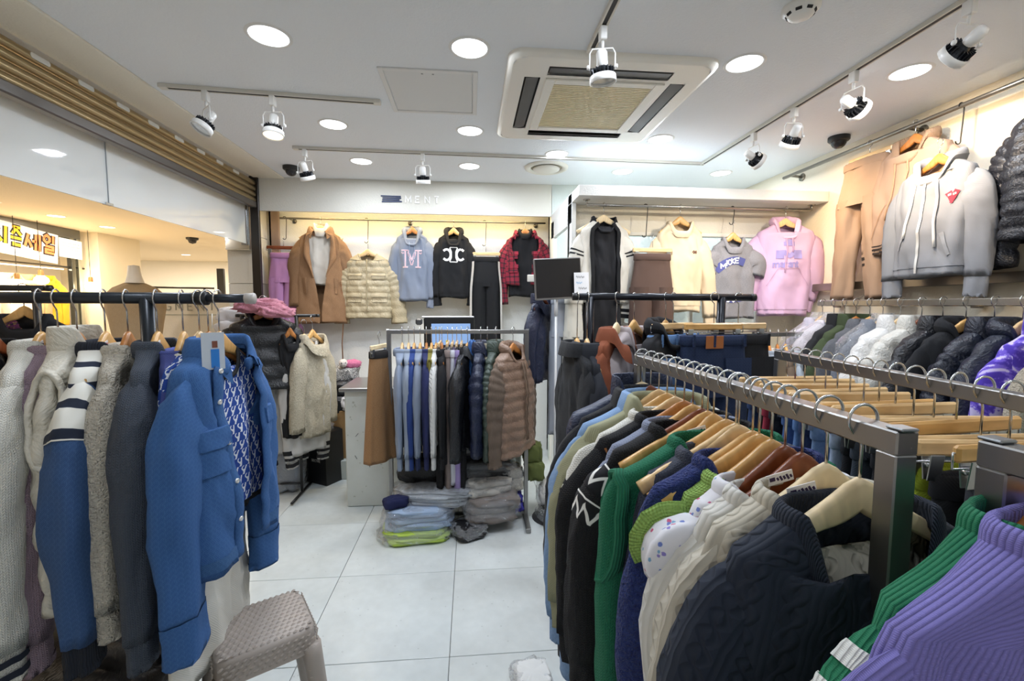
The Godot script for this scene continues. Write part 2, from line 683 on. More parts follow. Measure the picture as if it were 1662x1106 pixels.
# strokes of print lying on the front: each stroke a list of points, with its width
func print_on(g: Dictionary, t: Node, called: String, strokes: Array, m: Material, lift := 0.003) -> void:
	var st := S()
	for s in strokes:
		var w: float = s[0]
		var pts: Array = s[1]
		var fine := []
		for i in pts.size() - 1:
			var n := maxi(1, int((pts[i + 1] - pts[i]).length() / 0.012))
			for k in n:
				fine.append(pts[i].lerp(pts[i + 1], float(k) / n))
		fine.append(pts[-1])
		var P := PackedVector3Array()
		for i in fine.size():
			var d: Vector2 = (fine[mini(i + 1, fine.size() - 1)] - fine[maxi(i - 1, 0)]).normalized()
			var nn := Vector2(-d.y, d.x) * w * 0.5
			var e := d * (w * 0.3 if i == fine.size() - 1 else (-w * 0.3 if i == 0 else 0.0))
			for k in [-1.0, 0.0, 1.0]:
				var p: Vector2 = fine[i] + nn * k + e
				P.append(front(g, p.x, p.y, lift))
		sheet(st, P, 3)
	part(t, called, st, m)

# filled flat patch lying on the front
func patch_on(g: Dictionary, t: Node, called: String, x0: float, x1: float, ytop: float, ybot: float, m: Material, lift := 0.003, n := 8) -> void:
	var st := S()
	var P := PackedVector3Array()
	for j in n + 1:
		for i in n + 1:
			P.append(front(g, lerpf(x0, x1, float(i) / n), lerpf(ytop, ybot, float(j) / n), lift))
	# edges fold down to the cloth so the patch has thickness
	sheet(st, P, n + 1)
	var rim := []
	for i in n + 1:
		rim.append(P[i])
	for j in range(1, n + 1):
		rim.append(P[j * (n + 1) + n])
	for i in range(n - 1, -1, -1):
		rim.append(P[n * (n + 1) + i])
	for j in range(n - 1, 0, -1):
		rim.append(P[j * (n + 1)])
	var Q := PackedVector3Array()
	for p in rim:
		Q.append(p)
	for p in rim:
		Q.append(p - Vector3(0, 0, lift + 0.002))
	sheet(st, Q, rim.size(), true, Vector2.ZERO, 3)
	part(t, called, st, m)

func sleeve_rings(g: Dictionary, side: float, f0: float, f1: float, fat := 0.0) -> PackedVector3Array:
	var sw: float = pick(g, "sw", 0.215)
	var sl: float = pick(g, "sl", 0.07)
	var y0: float = pick(g, "y0", -0.125)
	var sln: float = pick(g, "slen", 0.56)
	var out: float = pick(g, "out", 0.05)
	if side > 0 and g.has("out_l"):
		out = g.out_l
	var zf: float = pick(g, "zf", 0.0)
	var bend: float = pick(g, "bend", 0.0)
	var r0: float = pick(g, "r0", 0.088)
	var r1: float = pick(g, "r1", 0.05)
	var rz: float = pick(g, "rz", 0.62)
	var fold: float = pick(g, "sfold", 0.007)
	var q: float = pick(g, "q", 0.0)
	var qa: float = pick(g, "qa", 0.0)
	var seed_: float = pick(g, "seed", 1.0) + side
	var p0 := Vector3(sw - 0.065, -sl + y0 - r0 * 0.98, 0)
	var c1 := Vector3(sw + 0.005, -sl + y0 - r0 * 1.05 - 0.02, 0)
	var c2 := Vector3(sw + 0.03 + out * 0.35 + bend, -sl + y0 - sln * 0.45, zf * 0.3)
	var p3 := Vector3(sw + out - 0.01, -sl + y0 - sln, zf)
	var nseg: int = int(maxf(14.0, sln * (f1 - f0) / (q / 5.0 if q > 0.0 else 0.024)))
	var ns: int = 20
	var P := PackedVector3Array()
	for j in nseg + 1:
		var t := lerpf(f0, f1, float(j) / nseg)
		var c := p0.bezier_interpolate(c1, c2, p3, t)
		var tg := p0.bezier_derivative(c1, c2, p3, t).normalized()
		var a := tg.cross(Vector3(0, 0, 1)).normalized()
		var b := a.cross(tg).normalized()
		var r := lerpf(r0, r1, smoothstep(0.0, 1.0, t * 0.9 + 0.1 * t * t))
		if pick(g, "balloon", 0.0) > 0.0:
			r += float(g.balloon) * sin(PI * smoothstep(0.25, 1.0, t)) 
		var al := t * sln
		for i in ns:
			var an := TAU * i / ns
			var f := fold * fn.get_noise_3d(cos(an) * 20.0 + seed_ * 17.0, al * 75.0, sin(an) * 20.0) * 2.2 + fold * 0.5 * sin(an * 4.0 + seed_ + al * 4.0) + fold * 1.2 * (0.4 - absf(fn.get_noise_3d(cos(an) * 16.0 + al * 40.0 + seed_ * 7.0, al * 60.0, sin(an) * 16.0)) * 2.0)
			var bul := 0.0
			if q > 0.0:
				bul = qa * (pow(absf(sin(PI * al / q)), 0.55) - 0.5)
			var rr := r + fat + (f + bul)
			var v := a * cos(an) * rr + b * sin(an) * (rr * lerpf(0.4, rz, smoothstep(0.0, 0.4, t)))
			v.x *= side
			P.append(Vector3(c.x * side, c.y, c.z) + v)
	return P

func ring_loop(g: Dictionary, j: int) -> Array:
	var r := []
	for i in g.nu:
		r.append(g.P[j * g.nu + i])
	return r

func collar(t: Node, g: Dictionary, kind: String, m: Material) -> void:
	var st := S()
	var loop := ring_loop(g, g.nv - 1)
	var n := loop.size()
	var c := Vector3.ZERO
	for p in loop:
		c += p / n
	var P := PackedVector3Array()
	var open: bool = g.open
	match kind:
		"crew", "mock", "turtle":
			var hh: float = {"crew": 0.018, "mock": 0.045, "turtle": 0.075}[kind]
			for k in [[0.0, 0.004, -0.028], [0.0, 0.007, -0.012], [0.3, 0.006, 0.0], [0.75, 0.002, 0.0], [1.0, -0.005, 0.0], [0.9, -0.011, -0.002], [0.3, -0.011, 0.0], [0.0, -0.008, -0.02]]:
				for p in loop:
					var o: Vector3 = Vector3(p.x - c.x, 0, p.z - c.z).normalized()
					P.append(p + o * k[1] + Vector3.UP * (hh * k[0] + k[2]) + (Vector3(o.x, 0, o.z) * -0.0))
			sheet(st, P, n, not open)
		"stand", "puff":
			var hh := 0.07
			var fat := 0.018 if kind == "puff" else 0.006
			for k in 13:
				var u := k / 12.0
				var a := PI * u
				for p in loop:
					var o: Vector3 = Vector3(p.x - c.x, 0, p.z - c.z).normalized()
					var yy := sin(a) * hh
					P.append(p + o * (cos(a) * fat + 0.004) + Vector3.UP * (yy - 0.012))
			sheet(st, P, n, not open)
		"shirt":
			for k in [[0.004, -0.01], [0.002, 0.022], [0.006, 0.036], [0.016, 0.03], [0.026, 0.0], [0.032, -0.026]]:
				for i in n:
					var p: Vector3 = loop[i]
					var o: Vector3 = Vector3(p.x - c.x, 0, p.z - c.z).normalized()
					var fr := maxf(0.0, o.z)
					var far: float = 1.0 + 0.9 * pow(fr, 3.0)
					P.append(p + o * k[0] * (1.0 + 0.5 * fr) + Vector3.UP * (k[1] * (far if k[1] < 0 else 1.0) - 0.004))
			sheet(st, P, n, not open)
		"hood":
			# thick rolled hood edge, heavier towards the back
			for k in 15:
				var a := TAU * k / 14.0
				for i in n:
					var p: Vector3 = loop[i]
					var o: Vector3 = Vector3(p.x - c.x, 0, p.z - c.z).normalized()
					var bk := 0.5 - 0.5 * o.z
					var ry := lerpf(0.012, 0.042, smoothstep(0.0, 0.9, bk))
					var rx := lerpf(0.012, 0.03, bk)
					var wr := 1.0 + 0.18 * fn.get_noise_3d(p.x * 300.0, k * 14.0, p.z * 300.0 + float(pick(g, "seed", 1.0)) * 40.0)
					P.append(p + o * (cos(a) * rx * wr + 0.006) + Vector3.UP * (sin(a) * ry * wr + ry * 0.55 - 0.008))
			sheet(st, P, n, not open)
		"bib":
			for k in [[0.0, -0.01], [0.004, 0.0], [-0.004, 0.006], [-0.008, -0.004]]:
				for p in loop:
					var o: Vector3 = Vector3(p.x - c.x, 0, p.z - c.z).normalized()
					P.append(p + o * k[0] + Vector3.UP * k[1])
			sheet(st, P, n, not open)
	part(t, "hood" if kind == "hood" else ("neck_binding" if kind == "bib" else "collar"), st, m)
	if kind == "hood":
		# the hood itself falling down the back
		st = S()
		P = PackedVector3Array()
		for j in 9:
			var v := j / 8.0
			for i in 17:
				var u := i / 16.0 * 2.0 - 1.0
				var x := u * lerpf(0.1, 0.075, v) * sqrt(maxf(0.02, 1.0 - pow(absf(u) * 0.8, 2.0)) ) * 1.15
				var y := c.y + 0.03 - v * 0.17 * (1.0 - u * u * 0.5)
				var z := -0.055 - 0.035 * sin(PI * minf(1.0, v * 0.8 + 0.15)) * (1.0 - u * u * 0.6)
				P.append(Vector3(x, y, z))
		sheet(st, P, 17)
		part(t, "hood_back", st, m)

# lapels turned back along an open front
func lapels(t: Node, g: Dictionary, bottom: float, width: float, m: Material, notch := 0.22) -> void:
	var nu: int = g.nu
	var nv: int = g.nv
	for side in [0, 1]:
		var st := S()
		var P := PackedVector3Array()
		var edge := []
		for j in range(1, nv):
			edge.append(g.P[j * nu + (0 if side == 0 else nu - 1)])
		var sgn := -1.0 if side == 0 else 1.0
		var top: float = edge[-1].y
		for e in edge:
			if e.y < bottom:
				continue
			var u: float = clampf((e.y - bottom) / (top - bottom), 0, 1)
			var w := width * (smoothstep(0.0, 1.0 - notch, u) * 1.0 if u < 1.0 - notch else lerpf(0.72, 0.45, (u - 1.0 + notch) / notch))
			for k in 6:
				var f := k / 5.0
				var x: float = sgn * minf(absf(e.x) + w * f, maxf(absf(e.x) + 0.03 * f, 0.16 - 0.05 * u))
				var p := front(g, x, e.y + 0.02 * f * u, 0.006 + 0.026 * sin(PI * minf(1.0, f * 0.85 + 0.1)))
				if k == 0:
					p = e + Vector3(0, 0, 0.004)
				P.append(p)
		sheet(st, P, 6)
		part(t, "lapel", st, m)

func buttons(t: Node, g: Dictionary, xs: Array, ys: Array, m: Material, r := 0.008) -> void:
	if not meshes.has("button%.3f" % r):
		var st := S()
		lathe(st, [Vector2(0, 0.003), Vector2(r * 0.6, 0.003), Vector2(r * 0.75, 0.0042), Vector2(r, 0.003), Vector2(r, -0.002)], 12, Transform3D(Basis(Vector3.RIGHT, PI / 2), Vector3.ZERO))
		meshes["button%.3f" % r] = done(st)
	for x in xs:
		for y in ys:
			var o := put(t, "button", meshes["button%.3f" % r], m)
			o.position = front(g, x, y, 0.004)

func drawstrings(t: Node, g: Dictionary, xs: Array, ytop: float, lens: Array, m: Material, r := 0.004) -> void:
	for k in xs.size():
		var pts := []
		for i in 9:
			var f := i / 8.0
			pts.append(front(g, xs[k] * (1.0 + 0.25 * f) + 0.004 * sin(f * 5.0), ytop - lens[k] * f, 0.008))
		var st := S()
		tube(st, pts, r, 6)
		part(t, "drawstring", st, m)

# a shirt, jumper, jacket or coat; origin at the rail
func top(called: String, label: String, category: String, at: Vector3, turn: float, g: Dictionary, group := "") -> Node3D:
	var t := thing(called, label, category, at, turn, group)
	torso(g)
	var body: Material = g.m
	var rib: float = pick(g, "rib", 0.0)
	var nu: int = g.nu
	var st := S()
	var ribm: Material = pick(g, "rib_m", body)
	if rib > 0.0:
		var jr := 1
		while jr < g.nv - 2 and g.P[jr * nu].y < g.P[nu].y + rib:
			jr += 1
		var lo: PackedVector3Array = g.P.slice(0, (jr + 1) * nu)
		for j in jr + 1:
			for i in nu:
				lo[j * nu + i] = lo[j * nu + i] * Vector3(0.97, 1, 0.95)
		sheet(st, lo, nu, not g.open)
		part(t, "hem_band", st, ribm)
		st = S()
		sheet(st, g.P.slice((jr - 1) * nu), nu, not g.open)
	else:
		sheet(st, g.P, nu, not g.open)
	part(t, "body", st, body)
	if pick(g, "slen", 0.56) > 0.0:
		var sm: Material = pick(g, "sleeve_m", body)
		var cuff: float = pick(g, "cuff", 0.0)
		for side in [-1.0, 1.0]:
			var f1 := 1.0 - cuff / float(pick(g, "slen", 0.56))
			var P := sleeve_rings(g, side, 0.0, f1)
			# turn the open end inwards
			var last := P.slice(P.size() - 20)
			var c := Vector3.ZERO
			for p in last:
				c += p / 20.0
			for p in last:
				P.append(c + (p - c) * 0.9 + Vector3(0, 0.025, 0))
			st = S()
			sheet(st, P, 20, true)
			var so := part(t, "sleeve", st, sm)
			if cuff > 0.0:
				st = S()
				var Q := sleeve_rings(g, side, f1 - 0.02, 1.0, -float(pick(g, "cuff_in", 0.006)))
				var lq := Q.slice(Q.size() - 20)
				for p in lq:
					Q.append(p + Vector3(0, 0.02, 0))
				sheet(st, Q, 20, true)
				part(so, "cuff", st, pick(g, "cuff_m", ribm))
	elif g.has("armband"):
		var sw: float = pick(g, "sw", 0.215)
		for side in [-1.0, 1.0]:
			st = S()
			var pts := []
			for k in 20:
				var a := TAU * k / 20.0
				var ay: float = float(pick(g, "y0", -0.125)) - float(pick(g, "sl", 0.07)) - 0.1 + 0.115 * sin(a)
				var wide := 0.0
				for j in g.nv:
					if absf(g.P[j * nu].y - ay) < 0.02:
						wide = maxf(wide, absf(g.P[j * nu].x))
				if wide == 0.0:
					wide = sw
				pts.append(Vector3(side * (wide - 0.006 - 0.02 * absf(cos(a))), ay, cos(a) * float(pick(g, "d", 0.06)) * 0.78))
			tube(st, pts, 0.014, 8, false, 0.55, Vector3(side, 0, 0), true)
			part(t, "armhole_band", st, g.armband)
	if g.has("collar"):
		collar(t, g, g.collar, pick(g, "collar_m", ribm))
	return t

# trousers or jeans hung by the waist; origin at the rail
func trousers(called: String, label: String, at: Vector3, turn: float, g: Dictionary, group := "") -> Node3D:
	var t := thing(called, label, "trousers", at, turn, group)
	var L: float = pick(g, "L", 0.98)
	var ww: float = pick(g, "ww", 0.18)
	var hip: float = pick(g, "hip", ww + 0.035)
	var hem: float = pick(g, "hem", 0.1)
	var d: float = pick(g, "d", 0.035)
	var rise: float = pick(g, "rise", 0.27)
	var y0: float = pick(g, "y0", -0.135)
	var seed_: float = pick(g, "seed", 1.0)
	var fold: float = pick(g, "fold", 0.006)
	var spread: float = pick(g, "spread", 0.0)
	var nu := 40
	var st := S()
	var P := PackedVector3Array()
	for j in 15:
		var f := j / 14.0
		var y := -0.038 - (rise - 0.038) * f
		var w := lerpf(ww, hip, smoothstep(0, 1, f))
		for i in nu:
			var th := TAU * i / nu
			var gather: float = pick(g, "gather", 0.0) * sin(th * 22.0) * (1.0 - f)
			var k := fold * fn.get_noise_3d(cos(th) * 30.0 + seed_ * 20.0, y * 60.0, sin(th) * 20.0) * 1.5
			P.append(Vector3(w * signf(cos(th)) * pow(absf(cos(th)), 0.8), y0 + y, d * (1.0 + 0.5 * f) * signf(sin(th)) * pow(absf(sin(th)), 0.7) + sin(th) * (gather + k)))
	sheet(st, P, nu, true)
	part(t, "hips", st, g.m)
	st = S()
	P = PackedVector3Array()
	for k in [[-0.045, 0.004], [-0.04, 0.006], [-0.005, 0.005], [0.0, 0.001], [-0.004, -0.004], [-0.04, -0.004]]:
		for i in nu:
			var th := TAU * i / nu
			var gather: float = pick(g, "gather", 0.0) * sin(th * 22.0)
			P.append(Vector3((ww + k[1]) * signf(cos(th)) * pow(absf(cos(th)), 0.8), y0 + k[0], (d + k[1]) * signf(sin(th)) * pow(absf(sin(th)), 0.7) + sin(th) * gather))
	sheet(st, P, nu, true)
	part(t, "waistband", st, pick(g, "band_m", g.m))
	for side in [-1.0, 1.0]:
		st = S()
		P = PackedVector3Array()
		var n := int(maxf(8, (L - rise) / 0.03))
		for j in n + 2:
			var f := minf(float(j) / n, 1.0)
			var y := -rise + 0.04 - (L - rise + 0.04) * f
			var cx := lerpf(hip * 0.5, hip * 0.5 + spread, f)
			var w := lerpf(hip * 0.5, hem, smoothstep(0.0, 1.0, f))
			var dd := d * lerpf(1.45, pick(g, "hemd", 0.9), f)
			if j == n + 1:
				w *= 0.93
				dd *= 0.85
				y += 0.02
			for i in 24:
				var th := TAU * i / 24
				var k := fold * (fn.get_noise_3d(cos(th) * 25.0 + seed_ * 20.0 + side * 9.0, y * 50.0, sin(th) * 25.0) * 1.6 + 0.5 * sin(th * 4.0 + seed_))
				# pressed crease along the front
				var cr := 0.35 * float(pick(g, "crease", 0.0)) * pow(maxf(0.0, sin(th)), 8.0)
				P.append(Vector3(side * cx + cos(th) * (w + k), y0 + y, sin(th) * (dd + k) + cr * dd))
		sheet(st, P, 24, true)
		var lg := part(t, "trouser_leg", st, g.m)
		if g.has("stripe_m"):
			st = S()
			var Q := PackedVector3Array()
			for j in n + 1:
				var f := float(j) / n
				var y := -0.045 - (L - 0.045) * f
				var xx := lerpf(ww, hip, smoothstep(0, 0.3, f)) if f < 0.27 else lerpf(hip, hip * 0.5 + spread + hem, (f - 0.27) / 0.73)
				for k in 7:
					var a := (k / 6.0 - 0.5) * 2.0
					Q.append(Vector3(side * (xx + 0.012 - 0.02 * a * a), y0 + y, a * 0.04 + 0.012))
			sheet(st, Q, 7)
			part(lg, "side_stripe", st, g.stripe_m)
	if g.has("patch_m"):
		st = S()
		box(st, Vector3(float(pick(g, "patch_x", 0.08)), y0 - 0.03, d + 0.009), Vector3(0.085, 0.055, 0.003), 0.001)
		part(t, "leather_patch", st, g.patch_m)
	if g.has("loops_m"):
		for lx in [-0.12, -0.02, 0.13]:
			st = S()
			box(st, Vector3(lx, y0 - 0.024, d + 0.01), Vector3(0.012, 0.055, 0.006), 0.002)
			part(t, "belt_loop", st, g.loops_m)
		for sx in [-1.0, 1.0]:
			st = S()
			slab(st, PackedVector2Array([Vector2(-0.065, 0.07), Vector2(0.065, 0.07), Vector2(0.06, -0.055), Vector2(0, -0.08), Vector2(-0.06, -0.055)]), 0.0, 0.004, Transform3D(Basis(Vector3.RIGHT, -0.07), Vector3(sx * 0.1, y0 - 0.17, d * 1.42)))
			part(t, "back_pocket", st, g.loops_m)
	return t

func skirt(called: String, label: String, at: Vector3, turn: float, g: Dictionary, group := "") -> Node3D:
	var t := thing(called, label, "skirt", at, turn, group)
	var L: float = pick(g, "L", 0.8)
	var ww: float = pick(g, "ww", 0.17)
	var hem: float = pick(g, "hem", 0.26)
	var d: float = pick(g, "d", 0.03)
	var hd: float = pick(g, "hd", 0.07)
	var y0: float = pick(g, "y0", -0.135)
	var seed_: float = pick(g, "seed", 1.0)
	var st := S()
	var P := PackedVector3Array()
	for j in 30:
		var f := clampf((j - 1) / 28.0, 0, 1)
		f = 1.0 - f
		for i in 48:
			var th := TAU * i / 48.0
			var w := lerpf(ww, hem, pow(f, 0.85))
			var dd := lerpf(d, hd, f)
			var k := f * float(pick(g, "fold", 0.012)) * (sin(th * 7.0 + seed_) + 0.5 * sin(th * 11.0 + 2.0 * seed_))
			var inn := 0.006 if j == 0 else 0.0
			P.append(Vector3((w - inn) * signf(cos(th)) * pow(absf(cos(th)), 0.85) + cos(th) * k * 0.3, y0 - 0.03 - (L - 0.03) * f + (0.015 if j == 0 else 0.0), (dd - inn) * signf(sin(th)) * pow(absf(sin(th)), 0.75) + sin(th) * k))
	sheet(st, P, 48, true)
	part(t, "skirt_panel", st, g.m)
	st = S()
	P = PackedVector3Array()
	for k in [[-0.045, 0.003], [-0.04, 0.005], [-0.004, 0.004], [0.0, 0.0], [-0.04, -0.004]]:
		for i in 48:
			var th := TAU * i / 48.0
			P.append(Vector3((ww + k[1]) * signf(cos(th)) * pow(absf(cos(th)), 0.85), y0 + k[0], (d + k[1]) * signf(sin(th)) * pow(absf(sin(th)), 0.75)))
	sheet(st, P, 48, true)
	part(t, "waistband", st, pick(g, "band_m", g.m))
	return t
# ---------------------------------------------------------------- the room
const CEIL := 2.5

func paint(hex: String, rough := 0.75) -> StandardMaterial3D:
	var key := "p" + hex
	if mats.has(key):
		return mats[key]
	var m := StandardMaterial3D.new()
	m.albedo_color = Color(hex)
	m.roughness = rough
	m.normal_enabled = true
	m.normal_texture = weave("fuzz")
	m.normal_scale = 0.12
	m.uv1_triplanar = true
	m.uv1_world_triplanar = true
	m.uv1_scale = Vector3(3, 3, 3)
	mats[key] = m
	return m

func floor_tiles() -> void:
	var st := S()
	box(st, Vector3(0.3, -0.06, -1.85), Vector3(4.5, 0.112, 6.1))
	var f := struct("floor", st, flat("5d5f5e", 0.9), "pale glossy square tile floor of the shop")
	var kinds := []
	for k in 3:
		var m := StandardMaterial3D.new()
		var c := Color(["ccd3d3", "c9d1d2", "ced4d3"][k])
		m.albedo_texture = color_texture("tile%d" % k, 128, func(u: float, v: float):
			var a := fn.get_noise_2d(u * 30.0 + k * 80.0, v * 30.0) * 0.03 + fn.get_noise_2d(u * 160.0, v * 160.0 + k * 60.0) * 0.018
			if h2(int(u * 128), int(v * 128) + 3 + k * 9) > 0.9985:
				a -= 0.12
			return Color(c.r + a, c.g + a, c.b + a))
		m.roughness = 0.16
		m.uv1_scale = Vector3(1.0 / 0.6, 1.0 / 0.6, 1)
		kinds.append(m)
	st = S()
	box(st, Vector3.ZERO, Vector3(0.5972, 0.01, 0.5972), 0.0012)
	var tile := done(st)
	for i in range(-2, 6):
		for j in range(-3, 7):
			var x0 := -0.691 + 0.6 * i
			var z0 := -2.954 + 0.6 * j
			var x1 := minf(x0 + 0.6, 2.5)
			var xa := maxf(x0, -1.86)
			var o: MeshInstance3D
			if x1 - xa < 0.599:
				st = S()
				box(st, Vector3.ZERO, Vector3(x1 - xa - 0.0028, 0.01, 0.5972), 0.0012)
				o = put(f, "tile", done(st), kinds[posmod(i * 5 + j * 3, 3)])
			else:
				o = put(f, "tile", tile, kinds[posmod(i * 5 + j * 3, 3)])
			o.position = Vector3((xa + x1) / 2, -0.005, z0 + 0.3)

func shell() -> void:
	floor_tiles()
	var white := paint("ecedea")
	var cream := paint("e8e0cc")
	var ceilm := paint("eaeef2")
	var st := S()
	box(st, Vector3(0.3, CEIL + 0.06, -1.65), Vector3(4.6, 0.12, 5.8))
	struct("ceiling", st, ceilm, "flat white painted ceiling of the shop")
	st = S()
	box(st, Vector3(-0.535, 1.25, -4.41), Vector3(2.56, 2.5, 0.12))
	struct("wall_back", st, white, "white back wall where display clothes hang")
	st = S()
	box(st, Vector3(2.56, 1.25, -1.65), Vector3(0.12, 2.5, 5.8))
	struct("wall_right", st, cream, "cream side wall with shelf and hanging rail")
	st = S()
	box(st, Vector3(0.3, 1.25, 1.26), Vector3(4.6, 2.5, 0.12))
	struct("wall_front", st, white)
	# soffit with the shop's letters, open behind for a light strip
	st = S()
	box(st, Vector3(-0.535, 2.36, -4.07), Vector3(2.52, 0.28, 0.02), 0.002)
	struct("trim_1", st, paint("dcdad0"), "cream soffit above the back wall rail")
	st = S()
	box(st, Vector3(-1.68, CEIL - 0.006, -1.42), Vector3(0.24, 0.012, 5.3), 0.002)
	struct("trim_2", st, paint("efe9d9"), "cream strip of ceiling along the roller shutter")
	st = S()
	box(st, Vector3(-1.755, 1.2, -4.335), Vector3(0.07, 2.4, 0.03), 0.004)
	struct("trim_3", st, flat("a08a7c", 0.5), "brownish corner trim of the back wall")
	# changing cubicle standing in the corner, with its overhanging top
	st = S()
	box(st, Vector3(1.61, 2.195, -3.19), Vector3(1.78, 0.07, 0.34), 0.002)
	struct("trim_4", st, white, "white overhanging top of the changing cubicle")
	st = S()
	box(st, Vector3(0.735, 2.125, -3.65), Vector3(0.03, 0.21, 0.82))
	box(st, Vector3(0.735, 1.08, -3.3), Vector3(0.03, 2.16, 0.14))
	box(st, Vector3(0.735, 1.08, -4.0), Vector3(0.03, 2.16, 0.12))
	struct("wall_cubicle_side", st, white, "white cubicle side wall with its door opening")
	st = S()
	var wx0 := 1.12
	var wx1 := 2.2
	var wy0 := 1.28
	var wy1 := 1.97
	box(st, Vector3((0.72 + wx0) / 2, 1.08, -3.33), Vector3(wx0 - 0.72, 2.16, 0.06))
	box(st, Vector3((2.5 + wx1) / 2, 1.08, -3.33), Vector3(2.5 - wx1, 2.16, 0.06))
	box(st, Vector3((wx0 + wx1) / 2, (2.16 + wy1) / 2, -3.33), Vector3(wx1 - wx0, 2.16 - wy1, 0.06))
	box(st, Vector3((wx0 + wx1) / 2, wy0 / 2, -3.33), Vector3(wx1 - wx0, wy0, 0.06))
	struct("wall_cubicle", st, paint("ece5d4"), "cream cubicle wall behind the alcove display rail")
	st = S()
	for y in [wy0 + 0.012, wy1 - 0.012]:
		box(st, Vector3((wx0 + wx1) / 2, y, -3.315), Vector3(wx1 - wx0, 0.024, 0.05), 0.003)
	for x in [wx0 + 0.012, (wx0 + wx1) / 2, wx1 - 0.012]:
		box(st, Vector3(x, (wy0 + wy1) / 2, -3.315), Vector3(0.024, wy1 - wy0 - 0.048, 0.05), 0.003)
	var w := struct("window_1", st, paint("f0ece2"), "small window of pebbled glass behind the display clothes")
	for k in 2:
		st = S()
		var a := wx0 + 0.024 if k == 0 else (wx0 + wx1) / 2 + 0.012
		var b := (wx0 + wx1) / 2 - 0.012 if k == 0 else wx1 - 0.024
		# pebbled surface: domed cells
		var P := PackedVector3Array()
		var nx := 64
		var ny := 84
		var cells := []
		for cy in 12:
			for cx in 9:
				cells.append(Vector2(cx + (0.5 if cy % 2 else 0.0) + (h2(cx + k * 20, cy) - 0.5) * 0.3, cy + (h2(cy, cx + 40) - 0.5) * 0.3))
		for j in ny:
			for i in nx:
				var u := i / float(nx - 1)
				var v := j / float(ny - 1)
				var best := 9.0
				for c in cells:
					best = minf(best, (Vector2(u * 8.5, v * 11.5) - c).length_squared())
				P.append(Vector3(lerpf(a, b, u), lerpf(wy0 + 0.024, wy1 - 0.024, v), -3.318 + 0.012 * (1.0 - minf(1.0, best * 1.6))))
		sheet(st, P, nx)
		var gm := StandardMaterial3D.new()
		gm.albedo_color = Color(0.86, 0.94, 0.97, 0.45)
		gm.transparency = BaseMaterial3D.TRANSPARENCY_ALPHA
		gm.roughness = 0.05
		gm.metallic_specular = 0.8
		gm.cull_mode = BaseMaterial3D.CULL_DISABLED
		part(w, "pane", st, gm)
	# inside of the cubicle: shelves with folded things at the opening
	st = S()
	box(st, Vector3(1.62, 1.25, -4.1), Vector3(1.8, 2.5, 0.08))
	struct("wall_cubicle_back", st, paint("cfd8d4"))
	for y in [1.55, 1.78]:
		var sh := thing("cubicle_shelf", "pale green glass shelf inside the cubicle opening, %s one" % ("lower" if y < 1.6 else "upper"), "shelf", Vector3(1.0, y, -3.95))
		st = S()
		box(st, Vector3.ZERO, Vector3(0.5, 0.018, 0.2), 0.003)
		part(sh, "board", st, flat("b9d2c4", 0.2))
		st = S()
		box(st, Vector3(0, -0.03, -0.08), Vector3(0.02, 0.05, 0.03), 0.002)
		part(sh, "bracket", st, steel())

